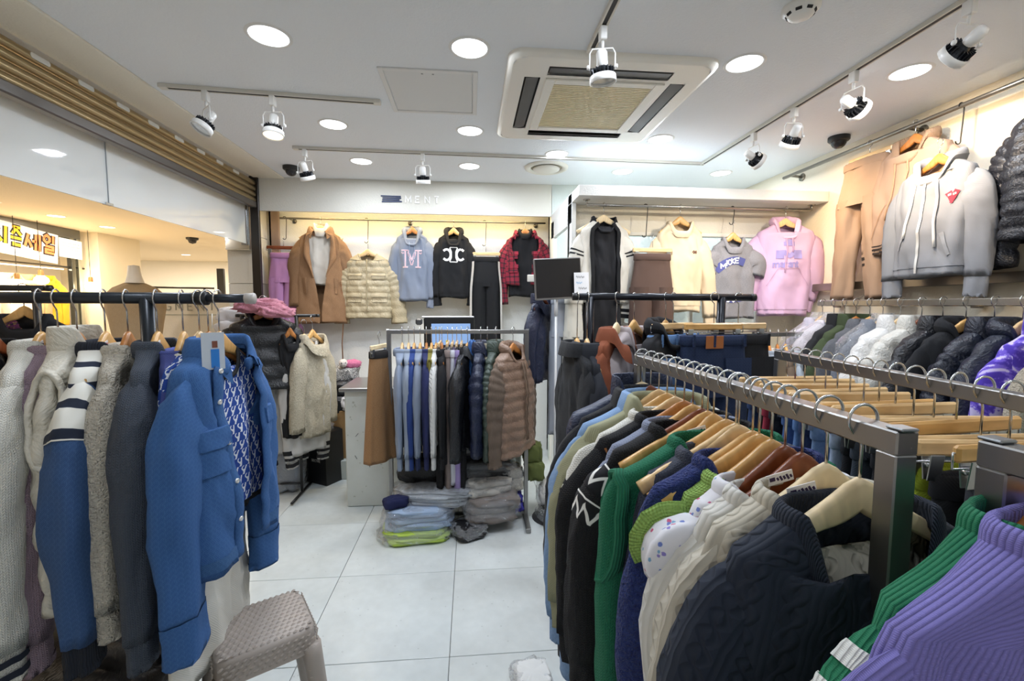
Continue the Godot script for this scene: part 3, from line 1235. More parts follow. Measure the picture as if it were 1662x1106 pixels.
func shutter() -> void:
	var t := thing("roller_shutter", "bronze slatted roller shutter pulled up along the open shopfront", "shutter", Vector3(-1.8, 0, 0))
	var bronze := flat("a38f6a", 0.32, 0.7)
	for k in 4:
		var st := S()
		var y := 2.465 - k * 0.0465
		var prof := []
		for q in [[0.0, 0.0], [0.006, -0.004], [0.016, -0.014], [0.018, -0.03], [0.01, -0.04], [0.002, -0.0425], [-0.004, -0.0425]]:
			prof.append(q)
		var P := PackedVector3Array()
		for q in prof:
			for z in [1.2, 0.0, -1.5, -3.0, -4.04]:
				P.append(Vector3(q[0], y + q[1], z))
		sheet(st, P, 5)
		var sl := part(t, "slat", st, bronze)
		if k == 0:
			for i in 9:
				st = S()
				var poly := PackedVector2Array()
				for a in 24:
					var an := TAU * a / 24
					poly.append(Vector2(cos(an) * 0.009, sin(an) * 0.011) + Vector2(0, 0) + Vector2(0.0, 0.0))
				for a in poly.size():
					poly[a].x += 0.035 * signf(poly[a].x)
				slab(st, poly, -0.001, 0.0035, Transform3D(Basis(Vector3.UP, PI / 2), Vector3(0.016, y - 0.022, -1.915 - 0.2265 * i)))
				part(sl, "slot_plug", st, flat("d6d6cf", 0.5))
	var st := S()
	box(st, Vector3(-0.002, 2.262, -1.42), Vector3(0.05, 0.05, 5.24), 0.006)
	part(t, "bottom_bar", st, flat("6a6560", 0.35, 0.6))
	st = S()
	box(st, Vector3(0.0, 1.25, -4.055), Vector3(0.07, 2.5, 0.03), 0.003)
	part(t, "guide_rail", st, flat("3b3836", 0.3, 0.8))
	# glass above the opening
	var gl := thing("transom_glass", "frameless glass band hung below the roller shutter", "glass panel", Vector3(-1.872, 0, 0))
	var gm := StandardMaterial3D.new()
	gm.albedo_color = Color(0.93, 0.96, 0.97, 0.55)
	gm.transparency = BaseMaterial3D.TRANSPARENCY_ALPHA
	gm.roughness = 0.03
	gm.metallic_specular = 0.9
	var zs := [1.2, -1.0, -2.577, -4.03]
	for i in 3:
		st = S()
		box(st, Vector3(0, 2.115, (zs[i] + zs[i + 1]) / 2), Vector3(0.008, 0.35, absf(zs[i + 1] - zs[i]) - 0.006), 0.0012)
		part(gl, "pane", st, gm)
	for i in [1, 2]:
		st = S()
		box(st, Vector3(0, 1.945, zs[i]), Vector3(0.022, 0.014, 0.05), 0.002)
		part(gl, "clamp", st, steel())
		st = S()
		box(st, Vector3(0.001, 2.115, zs[i]), Vector3(0.01, 0.35, 0.005))
		part(gl, "joint_seal", st, flat("8e9498", 0.5))
	st = S()
	box(st, Vector3(-0.0, 2.285, -1.42), Vector3(0.03, 0.02, 5.2), 0.002)
	part(gl, "top_channel", st, flat("8b8c8c", 0.3, 0.9))
	# steel end box and stone column outside
	var sc := thing("steel_end_box", "polished steel box where the glass band meets the stone column", "steel box", Vector3(-1.95, 2.1, -4.1))
	st = S()
	box(st, Vector3.ZERO, Vector3(0.2, 0.42, 0.1), 0.004)
	part(sc, "casing", st, flat("c2c4c5", 0.12, 1.0))
	st = S()
	box(st, Vector3(0.06, 0.02, 0.054), Vector3(0.05, 0.38, 0.008), 0.002)
	part(sc, "channel", st, flat("77797b", 0.2, 1.0))
	st = S()
	box(st, Vector3(-1.955, 1.2, -4.25), Vector3(0.25, 2.4, 0.16))
	var cl := struct("wall_column", st, paint("c9c6bc"), "pale stone clad column outside the shopfront")
	for k in 6:
		st = S()
		box(st, Vector3(-1.955, 0.2 + 0.4035 * k, -4.24), Vector3(0.26, 0.4, 0.18), 0.003)
		part(cl, "stone_panel", st, paint("dcd9cf"))

# ---------------------------------------------------------------- ceiling fittings
func downlight(x: float, z: float, words: String, e := 1.0, warm := "e8f0fc", glow_e := 5.0) -> void:
	var t := thing("downlight", "round recessed ceiling downlight " + words, "ceiling light", Vector3(x, CEIL, z), 0, "recessed downlights")
	if not meshes.has("dl_ring"):
		var st := S()
		lathe(st, [Vector2(0.073, -0.001), Vector2(0.076, -0.005), Vector2(0.084, -0.004), Vector2(0.088, 0.0)], 32)
		meshes["dl_ring"] = done(st)
		st = S()
		lathe(st, [Vector2(0.0001, -0.0035), Vector2(0.05, -0.0035), Vector2(0.0735, -0.002)], 32)
		meshes["dl_disc"] = done(st)
	put(t, "trim_ring", meshes["dl_ring"], flat("e4e4e2", 0.4))
	put(t, "diffuser", meshes["dl_disc"], glow("f8fbff", glow_e))
	var l := AreaLight3D.new()
	l.name = "lamp"
	l.area_size = Vector2(0.13, 0.13)
	l.light_energy = e
	l.light_color = Color(warm)
	l.shadow_enabled = true
	l.set("area_range", 12.0)
	t.add_child(l)
	l.position = Vector3(0, -0.012, 0)
	l.rotation.x = -PI / 2

func track(called_label: String, pts: Array) -> Node3D:
	var t := thing("light_track", called_label, "light track")
	for i in pts.size() - 1:
		var a: Vector3 = pts[i]
		var b: Vector3 = pts[i + 1]
		var tr := Transform3D(Basis.looking_at(b - a, Vector3.UP), (a + b) / 2)
		var ln := (b - a).length() + (0.03 if i < pts.size() - 2 else 0.0)
		var st := S()
		for s in [-1, 1]:
			box(st, tr * Vector3(s * 0.0125, -0.009, 0), Vector3(0.008, 0.018, ln), 0.001, tr.basis)
		box(st, tr * Vector3(0, -0.003, 0), Vector3(0.02, 0.006, ln), 0.0, tr.basis)
		part(t, "rail", st, flat("d9d6cc", 0.4))
		st = S()
		box(st, tr * Vector3(0, -0.0145, 0), Vector3(0.0165, 0.003, ln - 0.004), 0.0, tr.basis)
		part(t, "conductor_slot", st, flat("2a2826", 0.6))
	for p in [pts[0], pts[-1]]:
		var st := S()
		box(st, p + Vector3(0, -0.01, 0), Vector3(0.036, 0.02, 0.036), 0.002)
		part(t, "end_cap", st, flat("dedbd2", 0.4))
	return t

func spot(words: String, at: Vector3, dir: Vector3, e: float, hex := "ffdca8", face := 0.0) -> void:
	var t := thing("track_spotlight", "white track spotlight " + words, "spotlight", at, 0, "track spotlights")
	var wm := flat("e9e8e4", 0.35)
	var st := S()
	box(st, Vector3(0, -0.03, 0), Vector3(0.026, 0.05, 0.036), 0.003)
	part(t, "adaptor", st, wm)
	st = S()
	tube(st, [Vector3(0, -0.05, 0), Vector3(0, -0.085, 0)], 0.006, 8)
	part(t, "stem", st, wm)
	var d := dir.normalized()
	var c := Vector3(0, -0.15, 0)
	var tr := Transform3D(Basis.looking_at(d, Vector3(0, 0, 1) if absf(d.y) > 0.9 else Vector3.UP), c)
	# stirrup
	var sx := tr.basis.x
	st = S()
	for s in [-1.0, 1.0]:
		tube(st, [Vector3(0, -0.083, 0), Vector3(0, -0.083, 0) + sx * s * 0.04, Vector3(0, -0.1, 0) + sx * s * 0.05, c + sx * s * 0.05, c + sx * s * 0.052 + d * 0.01], 0.0028, 6)
	part(t, "stirrup", st, wm)
	for s in [-1.0, 1.0]:
		st = S()
		lathe(st, [Vector2(0, 0.008), Vector2(0.008, 0.007), Vector2(0.009, 0.0), Vector2(0, -0.002)], 10, Transform3D(Basis(sx.cross(d), sx * s, d) if true else Basis(), c + sx * s * 0.052))
		part(t, "pivot_knob", st, wm)
	# lamp holder, finned lamp and front ring; the beam leaves along -z of tr
	var ax := Transform3D(tr.basis * Basis(Vector3.RIGHT, PI / 2), c)
	st = S()
	lathe(st, [Vector2(0.0, 0.06), Vector2(0.016, 0.058), Vector2(0.021, 0.05), Vector2(0.022, 0.005), Vector2(0.018, 0.0)], 14, ax)
	part(t, "lamp_holder", st, wm)
	st = S()
	lathe(st, [Vector2(0.018, 0.002), Vector2(0.02, -0.005), Vector2(0.034, -0.026), Vector2(0.043, -0.036)], 16, ax)
	for k in 18:
		var an := TAU * k / 18
		var o := Vector3(cos(an), 0, sin(an))
		var b := Basis(o, Vector3.UP, o.cross(Vector3.UP))
		box(st, ax * (o * 0.036 + Vector3(0, -0.02, 0)), Vector3(0.016, 0.026, 0.0025), 0.0, ax.basis * b)
	part(t, "heat_sink", st, flat("23262b", 0.3, 0.4))
	st = S()
	lathe(st, [Vector2(0.047, -0.03), Vector2(0.05, -0.034), Vector2(0.051, -0.056), Vector2(0.047, -0.058), Vector2(0.046, -0.05)], 24, ax)
	part(t, "front_ring", st, wm)
	st = S()
	lathe(st, [Vector2(0.0001, -0.05), Vector2(0.046, -0.05)], 20, ax)
	part(t, "lens", st, glow("fff1d8", face) if face > 0.0 else flat("bfc3c6", 0.1, 0.5))
	if e > 0.0:
		var l := SpotLight3D.new()
		l.name = "lamp"
		l.light_energy = e
		l.light_color = Color(hex)
		l.spot_angle = 42
		l.spot_angle_attenuation = 1.0
		l.spot_range = 12
		l.spot_attenuation = 2.0
		l.light_size = 0.04
		l.shadow_enabled = true
		t.add_child(l)
		l.transform = Transform3D(tr.basis, c + d * 0.065)

func cassette() -> void:
	var t := thing("ceiling_air_conditioner", "square ceiling cassette air conditioner with yellowed grille", "air conditioner", Vector3(0.635, CEIL, -2.45))
	var body := flat("efece3", 0.35)
	var poly := PackedVector2Array()
	for q in [[1, 1], [-1, 1], [-1, -1], [1, -1]]:
		for k in 7:
			var a: float = {[1, 1]: 0.0, [-1, 1]: 90.0, [-1, -1]: 180.0, [1, -1]: 270.0}[q] + k * 15.0
			poly.append(Vector2(q[0] * 0.4, q[1] * 0.42) + Vector2(cos(deg_to_rad(a)), sin(deg_to_rad(a))) * 0.07)
	var st := S()
	var P := PackedVector3Array()
	for k in [[1.0, 0.0], [1.0, -0.012], [0.985, -0.022], [0.95, -0.026]]:
		for p in poly:
			P.append(Vector3(p.x * k[0], k[1], p.y * k[0]))
	sheet(st, P, poly.size(), true)
	# face plate with four slots left open, built as strips
	var y := -0.026
	var Xs := [-0.4465, -0.385, -0.31, -0.285, 0.285, 0.31, 0.385, 0.4465]
	var Zs := [-0.4655, -0.4, -0.325, -0.3, 0.3, 0.325, 0.4, 0.4655]
	for i in 7:
		for j in 7:
			if (i == 1 or i == 5) and j >= 2 and j <= 4 and not (j == 2 or j == 4) or (j == 1 or j == 5) and i >= 2 and i <= 4 and not (i == 2 or i == 4):
				continue
			if i >= 3 and i <= 3 and j == 3:
				continue
			var corner := (i == 0 or i == 6) and (j == 0 or j == 6)
			if corner:
				var cx: float = Xs[1] if i == 0 else Xs[6]
				var cz: float = Zs[1] if j == 0 else Zs[6]
				var ex: float = Xs[0] if i == 0 else Xs[7]
				var ez: float = Zs[0] if j == 0 else Zs[7]
				st.set_smooth_group(-1)
				for v in [Vector3(cx, y, cz), Vector3(ex, y, cz), Vector3(lerpf(cx, ex, 0.72), y, lerpf(cz, ez, 0.72)), Vector3(cx, y, cz), Vector3(lerpf(cx, ex, 0.72), y, lerpf(cz, ez, 0.72)), Vector3(cx, y, ez)]:
					st.set_uv(Vector2.ZERO)
					st.add_vertex(v)
				continue
			quad(st, Vector3(Xs[i], y, Zs[j]), Vector3(Xs[i + 1], y, Zs[j]), Vector3(Xs[i + 1], y, Zs[j + 1]), Vector3(Xs[i], y, Zs[j + 1]))
	part(t, "fascia", st, body)
	# slabs behind the slots, coloured near-black for the shade inside, and their flaps
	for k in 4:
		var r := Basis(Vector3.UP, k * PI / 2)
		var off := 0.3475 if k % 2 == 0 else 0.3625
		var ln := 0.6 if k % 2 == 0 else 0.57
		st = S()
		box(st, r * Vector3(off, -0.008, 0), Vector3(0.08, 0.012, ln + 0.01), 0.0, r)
		part(t, "dark_painted_well", st, flat("211f1c", 0.8))
		st = S()
		box(st, r * Vector3(off + (0.0 if k != 1 else 0.01), -0.022, 0), Vector3(0.06 if k != 1 else 0.025, 0.005, ln - 0.01), 0.002, r * Basis(Vector3(0, 0, 1), -0.12 if k != 1 else 0.5))
		part(t, "flap", st, flat("4a4846", 0.5))
	# inlet grille
	var g := S()
	for s in [-1, 1]:
		box(g, Vector3(s * 0.262, -0.028, 0), Vector3(0.046, 0.012, 0.596), 0.003)
		box(g, Vector3(0, -0.028, s * 0.277), Vector3(0.48, 0.012, 0.042), 0.003)
	var gf := part(t, "grille_frame", g, flat("efece2", 0.4))
	st = S()
	box(st, Vector3(0, -0.012, 0), Vector3(0.48, 0.004, 0.52))
	part(t, "filter", st, flat("b3a87c", 0.9))
	for k in 30:
		st = S()
		box(st, Vector3(0, -0.026, -0.249 + k * 0.01717), Vector3(0.48, 0.0025, 0.0148), 0.0, Basis(Vector3.RIGHT, 0.14))
		part(gf, "louvre", st, flat("efe3ba", 0.5))
	st = S()
	box(st, Vector3(-0.02, -0.0275, 0.315), Vector3(0.11, 0.003, 0.014), 0.001)
	part(t, "display_strip", st, flat("b3b0a6", 0.3))

func small_ceiling() -> void:
	var t := thing("access_panel", "square white access hatch flush in the ceiling", "access panel", Vector3(-0.19, CEIL, -2.41))
	var st := S()
	for s in [-1, 1]:
		box(st, Vector3(s * 0.216, -0.003, 0), Vector3(0.024, 0.008, 0.47), 0.002)
		box(st, Vector3(0, -0.003, s * 0.223), Vector3(0.41, 0.008, 0.024), 0.002)
	part(t, "frame", st, flat("e0e0de", 0.5))
	st = S()
	box(st, Vector3(0, -0.001, 0), Vector3(0.404, 0.006, 0.418), 0.001)
	part(t, "hatch", st, flat("dcdddc", 0.6))
	for x in [-0.03, 0.02]:
		st = S()
		lathe(st, [Vector2(0, -0.0055), Vector2(0.005, -0.005), Vector2(0.006, -0.003)], 10, Transform3D(Basis(), Vector3(x, 0, 0.195)))
		part(t, "latch", st, flat("9a9a98", 0.4))
	t = thing("air_diffuser", "round white ceiling air diffuser near the back wall", "air vent", Vector3(0.59, CEIL, -3.57))
	st = S()
	lathe(st, [Vector2(0.17, 0), Vector2(0.168, -0.01), Vector2(0.15, -0.018), Vector2(0.125, -0.012), Vector2(0.12, -0.002)], 40)
	part(t, "outer_ring", st, flat("e2dfd3", 0.4))
	st = S()
	lathe(st, [Vector2(0.0001, -0.03), Vector2(0.06, -0.03), Vector2(0.1, -0.022), Vector2(0.105, -0.012), Vector2(0.0, -0.01)], 40)
	part(t, "centre_disc", st, flat("dedbd0", 0.4))
	st = S()
	lathe(st, [Vector2(0.0001, -0.004), Vector2(0.13, -0.004)], 40)
	part(t, "throat", st, flat("9c9480", 0.8))
	t = thing("smoke_detector", "white round smoke detector with dark slots", "smoke detector", Vector3(1.187, CEIL, -1.612))
	st = S()
	lathe(st, [Vector2(0.062, 0.0), Vector2(0.062, -0.012), Vector2(0.05, -0.02), Vector2(0.04, -0.034), Vector2(0.026, -0.04), Vector2(0.0001, -0.042)], 30)
	part(t, "housing", st, flat("e6e5e0", 0.4))
	for k in 8:
		var a := TAU * k / 8
		st = S()
		box(st, Vector3(cos(a) * 0.045, -0.0265, sin(a) * 0.045), Vector3(0.004, 0.01, 0.02), 0.001, Basis(Vector3.UP, -a) * Basis(Vector3(0, 0, 1), -0.6))
		part(t, "slot", st, flat("1c1b1a", 0.7))
	for q in [[-1.385, -3.75, "beside the back soffit"], [2.33, -2.76, "near the side wall rail"]]:
		t = thing("dome_camera", "black dome security camera on the ceiling " + q[2], "camera", Vector3(q[0], CEIL, q[1]), 0, "dome cameras")
		st = S()
		lathe(st, [Vector2(0.06, 0), Vector2(0.06, -0.022), Vector2(0.052, -0.03), Vector2(0.04, -0.031)], 28)
		part(t, "base_ring", st, flat("1b1b1d", 0.4))
		st = S()
		lathe(st, [Vector2(0.043, -0.03), Vector2(0.041, -0.045), Vector2(0.032, -0.06), Vector2(0.018, -0.07), Vector2(0.0001, -0.073)], 28)
		part(t, "dome", st, flat("26262a", 0.06))

func ceiling_things() -> void:
	var rows := [[-0.8, -1.98, "nearest the roller shutter"], [0.0, -1.99, "in front of the access hatch"], [1.213, -1.993, "beside the smoke detector"], [2.01, -1.99, "close to the side wall spots"], [-0.81, -2.87, "behind the short track"], [0.0, -2.89, "between hatch and long track"], [1.222, -2.91, "beside the air conditioner corner"], [-0.808, -3.56, "above the camel coat"], [-0.005, -3.6, "above the shop letters"], [0.613, -3.256, "in front of the air diffuser"], [1.214, -3.62, "above the cubicle, first of two"], [2.015, -3.58, "above the cubicle next to side wall"], [0.613, -1.43, "cut by the top of the picture"], [-0.8, -0.9, "ahead of the frame by the shutter"], [1.6, -0.9, "overhead by the side wall"], [-0.4, 0.3, "at the rear of the shop"], [1.2, 0.3, "at the rear beside the wall"]]
	for q in rows:
		downlight(q[0], q[1], q[2], (1.0 if q[1] < -1.2 else 0.5) * LAMP)
	track("short light track with two spotlights", [Vector3(-1.492, CEIL, -2.447), Vector3(-0.485, CEIL, -2.522)])
	track("long light track turning the corner towards the side wall", [Vector3(-1.178, CEIL, -3.285), Vector3(1.732, CEIL, -3.337), Vector3(1.722, CEIL, -0.2)])
	track("light track ending above the air conditioner", [Vector3(0.505, CEIL, -1.93), Vector3(0.512, CEIL, -0.4)])
	var H := CEIL - 0.012
	spot("tilted towards the shutter on the short track", Vector3(-1.306, H, -2.462), Vector3(-0.35, -0.8, 0.35), 0.0)
	spot("lit and hanging straight on the short track", Vector3(-0.997, H, -2.485), Vector3(0.02, -1, 0.2), 0.3 * SPOTS, "ffdca8", 3.0)
	spot("next to the dome camera on the long track", Vector3(-1.12, H, -3.286), Vector3(0.15, -0.8, -0.35), 0.7 * SPOTS, "fff0dc", 0.0)
	spot("above the shop letters on the long track", Vector3(-0.33, H, -3.301), Vector3(0.02, -0.9, -0.25), 0.7 * SPOTS, "fff0dc", 0.0)
	spot("hanging in front of the air conditioner", Vector3(0.506, H, -1.77), Vector3(0.1, -0.95, -0.1), 0.0)
	spot("glowing warm at the corner of the long track", Vector3(1.729, H, -2.71), Vector3(0.78, -0.4, -0.1), 1.0 * SPOTS, "ffdcac", 4.0)
	spot("second from the corner of the long track", Vector3(1.728, H, -2.36), Vector3(0.02, -0.75, -0.6), 0.9 * SPOTS, "fff6ea", 0.0)
	spot("facing the beige hoodie from the long track", Vector3(1.727, H, -1.98), Vector3(0.8, -0.35, -0.15), 1.3 * SPOTS, "ffdcac", 2.0)
	spot("at the top corner of the picture", Vector3(1.725, H, -1.5), Vector3(-0.1, -0.75, -1.5), 1.7 * SPOTS, "fff0d8", 0.0)
	spot("added out of view on the long track to warm the wall", Vector3(1.724, H, -0.95), Vector3(0.8, -0.4, -0.3), 1.3 * SPOTS, "ffdcac", 2.0)  # added unseen spot that warms the side wall and the ceiling above it
	cassette()
	small_ceiling()

# ---------------------------------------------------------------- stroke letters
func glyph(c: String) -> Array:
	var V := func(a: Array) -> Array:
		var r := []
		for k in range(0, a.size(), 2):
			r.append(Vector2(a[k], a[k + 1]))
		return r
	match c:
		"M": return [V.call([0, 0, 0, 1, 0.4, 0.3, 0.8, 1, 0.8, 0])]
		"E": return [V.call([0.6, 0, 0, 0, 0, 1, 0.6, 1]), V.call([0, 0.5, 0.5, 0.5])]
		"N": return [V.call([0, 0, 0, 1, 0.7, 0, 0.7, 1])]
		"T": return [V.call([0, 1, 0.7, 1]), V.call([0.35, 1, 0.35, 0])]
		"P": return [V.call([0, 0, 0, 1, 0.45, 1, 0.6, 0.88, 0.6, 0.62, 0.45, 0.5, 0, 0.5])]
		"I": return [V.call([0.1, 0, 0.1, 1])]
		"G": return [V.call([0.7, 0.8, 0.55, 0.97, 0.25, 0.97, 0.05, 0.75, 0.05, 0.25, 0.25, 0.03, 0.55, 0.03, 0.7, 0.2, 0.7, 0.45, 0.42, 0.45])]
		"C": return [V.call([0.65, 0.82, 0.5, 0.97, 0.25, 0.97, 0.05, 0.75, 0.05, 0.25, 0.25, 0.03, 0.5, 0.03, 0.65, 0.18])]
		"K": return [V.call([0, 0, 0, 1]), V.call([0.6, 1, 0.05, 0.48, 0.65, 0])]
		"U": return [V.call([0, 1, 0, 0.25, 0.18, 0.03, 0.45, 0.03, 0.62, 0.25, 0.62, 1])]
		"9": return [V.call([0.55, 0.6, 0.35, 0.45, 0.1, 0.55, 0.05, 0.78, 0.2, 0.98, 0.45, 0.95, 0.58, 0.75, 0.55, 0.3, 0.35, 0.02, 0.12, 0.05])]
		"0": return [V.call([0.3, 0, 0.08, 0.2, 0.05, 0.8, 0.3, 1, 0.55, 0.8, 0.55, 0.2, 0.3, 0])]
		"D": return [V.call([0, 0, 0, 1, 0.35, 1, 0.6, 0.8, 0.6, 0.2, 0.35, 0, 0, 0])]
		"R": return [V.call([0, 0, 0, 1, 0.45, 1, 0.6, 0.85, 0.6, 0.62, 0.45, 0.5, 0, 0.5]), V.call([0.3, 0.5, 0.62, 0])]
		"m": return [V.call([0, 0, 0, 0.68]), V.call([0, 0.5, 0.12, 0.66, 0.28, 0.66, 0.38, 0.5, 0.38, 0]), V.call([0.38, 0.5, 0.5, 0.66, 0.66, 0.66, 0.76, 0.5, 0.76, 0])]
		"a": return [V.call([0.05, 0.58, 0.2, 0.67, 0.38, 0.64, 0.45, 0.5, 0.45, 0]), V.call([0.45, 0.38, 0.2, 0.37, 0.05, 0.2, 0.15, 0.03, 0.33, 0.05, 0.45, 0.2])]
		"r": return [V.call([0, 0, 0, 0.68]), V.call([0, 0.45, 0.12, 0.64, 0.3, 0.66])]
		"n": return [V.call([0, 0, 0, 0.68]), V.call([0, 0.48, 0.14, 0.66, 0.34, 0.66, 0.44, 0.5, 0.44, 0])]
		"t": return [V.call([0.12, 0.95, 0.12, 0.12, 0.22, 0.02, 0.34, 0.04]), V.call([-0.04, 0.66, 0.32, 0.66])]
	return []

func strokes(text: String, at: Vector2, size: float, gap: float, width: float, lean := 0.0) -> Array:
	var out := []
	var x := at.x
	for c in text:
		var right := 0.0
		for s in glyph(c):
			var pts := []
			for p in s:
				right = maxf(right, p.x)
				pts.append(Vector2(x + (p.x + p.y * lean) * size, at.y + p.y * size))
			out.append([width, pts])
		x += (right + gap) * size
	return out

# strokes as raised bars on a flat face of transform t (x right, y up, z out)
func stroke_letters(st: SurfaceTool, list: Array, depth: float, t: Transform3D) -> void:
	for s in list:
		var w: float = s[0]
		var pts: Array = s[1]
		var L := PackedVector2Array()
		var R := PackedVector2Array()
		for i in pts.size():
			var a: Vector2 = pts[maxi(i - 1, 0)]
			var b: Vector2 = pts[mini(i + 1, pts.size() - 1)]
			var d1: Vector2 = (pts[i] - a).normalized() if i > 0 else (b - pts[i]).normalized()
			var d2: Vector2 = (b - pts[i]).normalized() if i < pts.size() - 1 else d1
			var n := (Vector2(-d1.y, d1.x) + Vector2(-d2.y, d2.x)).normalized()
			var k := w * 0.5 / maxf(0.45, n.dot(Vector2(-d1.y, d1.x)))
			L.append(pts[i] + n * k)
			R.append(pts[i] - n * k)
		for i in pts.size() - 1:
			for zz in [[L[i], L[i + 1], R[i + 1], R[i], depth]]:
				quad(st, t * Vector3(zz[0].x, zz[0].y, depth), t * Vector3(zz[1].x, zz[1].y, depth), t * Vector3(zz[2].x, zz[2].y, depth), t * Vector3(zz[3].x, zz[3].y, depth))
			quad(st, t * Vector3(L[i].x, L[i].y, 0), t * Vector3(L[i + 1].x, L[i + 1].y, 0), t * Vector3(L[i + 1].x, L[i + 1].y, depth), t * Vector3(L[i].x, L[i].y, depth))
			quad(st, t * Vector3(R[i].x, R[i].y, depth), t * Vector3(R[i + 1].x, R[i + 1].y, depth), t * Vector3(R[i + 1].x, R[i + 1].y, 0), t * Vector3(R[i].x, R[i].y, 0))
# ---------------------------------------------------------------- racks and rails
func rack(label: String, a: Vector3, b: Vector3, o := {}) -> Node3D:
	var t := thing("clothes_rack", label, "clothes rack", Vector3(a.x, 0, a.z), 0, "floor standing racks")
	var m: Material = o.get("m", flat("949391", 0.34, 0.95))
	var s: float = o.get("s", 0.028)
	var rel := b - a
	var ln := rel.length()
	var dir := Vector3(rel.x, 0, rel.z).normalized()
	var B := Basis(dir.cross(Vector3.UP), Vector3.UP, -dir)
	var st := S()
	var A := Vector3(0, a.y, 0)
	box(st, A + rel * 0.5 + Vector3(0, -s * 0.45, 0), Vector3(s, s, ln + s), 0.002, B)
	part(t, "hanging_rail", st, m)
	for k in 2:
		var p := A if k == 0 else A + rel
		st = S()
		box(st, Vector3(p.x, (p.y - s * 0.95) / 2 + 0.012, p.z), Vector3(s, p.y - s * 0.95 - 0.024, s), 0.002, B)
		part(t, "post", st, m)
		var e := part(t, "post_cap", S_box(p + Vector3(0, 0.004, 0) + dir * s * (-0.2 if k == 0 else 0.2), Vector3(s * 0.8, 0.004, s * 0.8), 0.0015, B), flat("9ea1a4", 0.3, 0.8))
		st = S()
		var fw: float = o.get("foot", 0.2)
		box(st, Vector3(p.x, 0.016, p.z), Vector3(fw * 2, 0.03, s * 1.2), 0.003, B)
		part(t, "foot", st, m)
	if o.get("low", true):
		st = S()
		box(st, Vector3(0, 0.05, 0) + Vector3(rel.x, 0, rel.z) * 0.5, Vector3(s * 0.8, s * 0.8, ln - s), 0.002, B)
		part(t, "lower_bar", st, m)
	return t

func S_box(c: Vector3, s: Vector3, bev: float, b := Basis()) -> SurfaceTool:
	var st := S()
	box(st, c, s, bev, b)
	return st

func wall_rail(label: String, a: Vector3, b: Vector3, r: float, brackets: Array, toward: Vector3, m: Material) -> Node3D:
	var t := thing("wall_rail", label, "hanging rail", a)
	var st := S()
	tube(st, [Vector3.ZERO, b - a], r, 14)
	part(t, "rail", st, m)
	for f in brackets:
		var p: Vector3 = (b - a) * f
		st = S()
		tube(st, [p, p + toward], r * 0.8, 10)
		var d := toward.normalized()
		tube(st, [p + toward, p + toward - d * 0.008], r * 2.4, 16)
		part(t, "bracket", st, m)
	return t

func round_rack(label: String, a: Vector3, b: Vector3, posts: Array, r: float, m: Material, o := {}) -> Node3D:
	var t := thing("pipe_rack", label, "clothes rack", Vector3(a.x, 0, a.z), 0, "floor standing racks")
	var rel := b - a
	var A := Vector3(0, a.y, 0)
	var step: float = o.get("step", 1.0)
	var st := S()
	tube(st, [A, A + rel * step], r, 16)
	part(t, "hanging_rail", st, m)
	if step < 1.0:
		st = S()
		tube(st, [A + rel * (step - 0.02), A + rel], r * 0.78, 16)
		part(t, "sliding_rail", st, m)
		st = S()
		tube(st, [A + rel * (step - 0.012), A + rel * (step + 0.02)], r * 1.22, 16)
		part(t, "clamp_ring", st, flat("17181a", 0.4))
	for f in posts:
		var p: Vector3 = A + rel * f
		st = S()
		tube(st, [p, Vector3(p.x, p.y * 0.55, p.z)], r * 1.12, 14)
		tube(st, [Vector3(p.x, p.y * 0.56, p.z), Vector3(p.x, 0.03, p.z)], r * 0.85, 14)
		part(t, "post", st, m)
		st = S()
		tube(st, [Vector3(p.x, 0.02, p.z - 0.2), Vector3(p.x, 0.02, p.z + 0.2)], r * 0.85, 12)
		part(t, "foot", st, m)
	if posts.size() > 1:
		st = S()
		var p0: Vector3 = rel * posts[0]
		var p1: Vector3 = rel * posts[1]
		tube(st, [Vector3(p0.x, 0.09, p0.z), Vector3(p1.x, 0.09, p1.z)], r * 0.7, 12)
		part(t, "lower_bar", st, m)
	for f in [0.0, 1.0]:
		st = S()
		var p: Vector3 = A + rel * f
		var d := rel.normalized() * (0.012 if f > 0.5 else -0.012)
		tube(st, [p - d, p + d], r * (1.05 if f < 0.5 or step == 1.0 else 0.98), 14)
		part(t, "end_cap", st, flat(o.get("cap", "1a1b1d"), 0.35))
	return t

func s_hook(label: String, at: Vector3, ln: float, turn := 0.0) -> void:
	var t := thing("s_hook", label, "hook", at, turn, "wire hooks")
	var pts := []
	for k in 9:
		var a := deg_to_rad(200.0 - 200.0 * k / 8)
		pts.append(Vector3(0, 0, 0) + Vector3(cos(a) * 0.014, sin(a) * 0.014, 0))
	pts.append(Vector3(0.014, -0.04, 0))
	pts.append(Vector3(0.008, -ln + 0.02, 0))
	for k in 7:
		var a := deg_to_rad(0.0 - 180.0 * k / 6)
		pts.append(Vector3(-0.006 + cos(a) * 0.014, -ln + sin(a) * 0.014, 0))
	var st := S()
	tube(st, pts, 0.003, 6)
	part(t, "wire", st, flat("26241f", 0.4, 0.3))

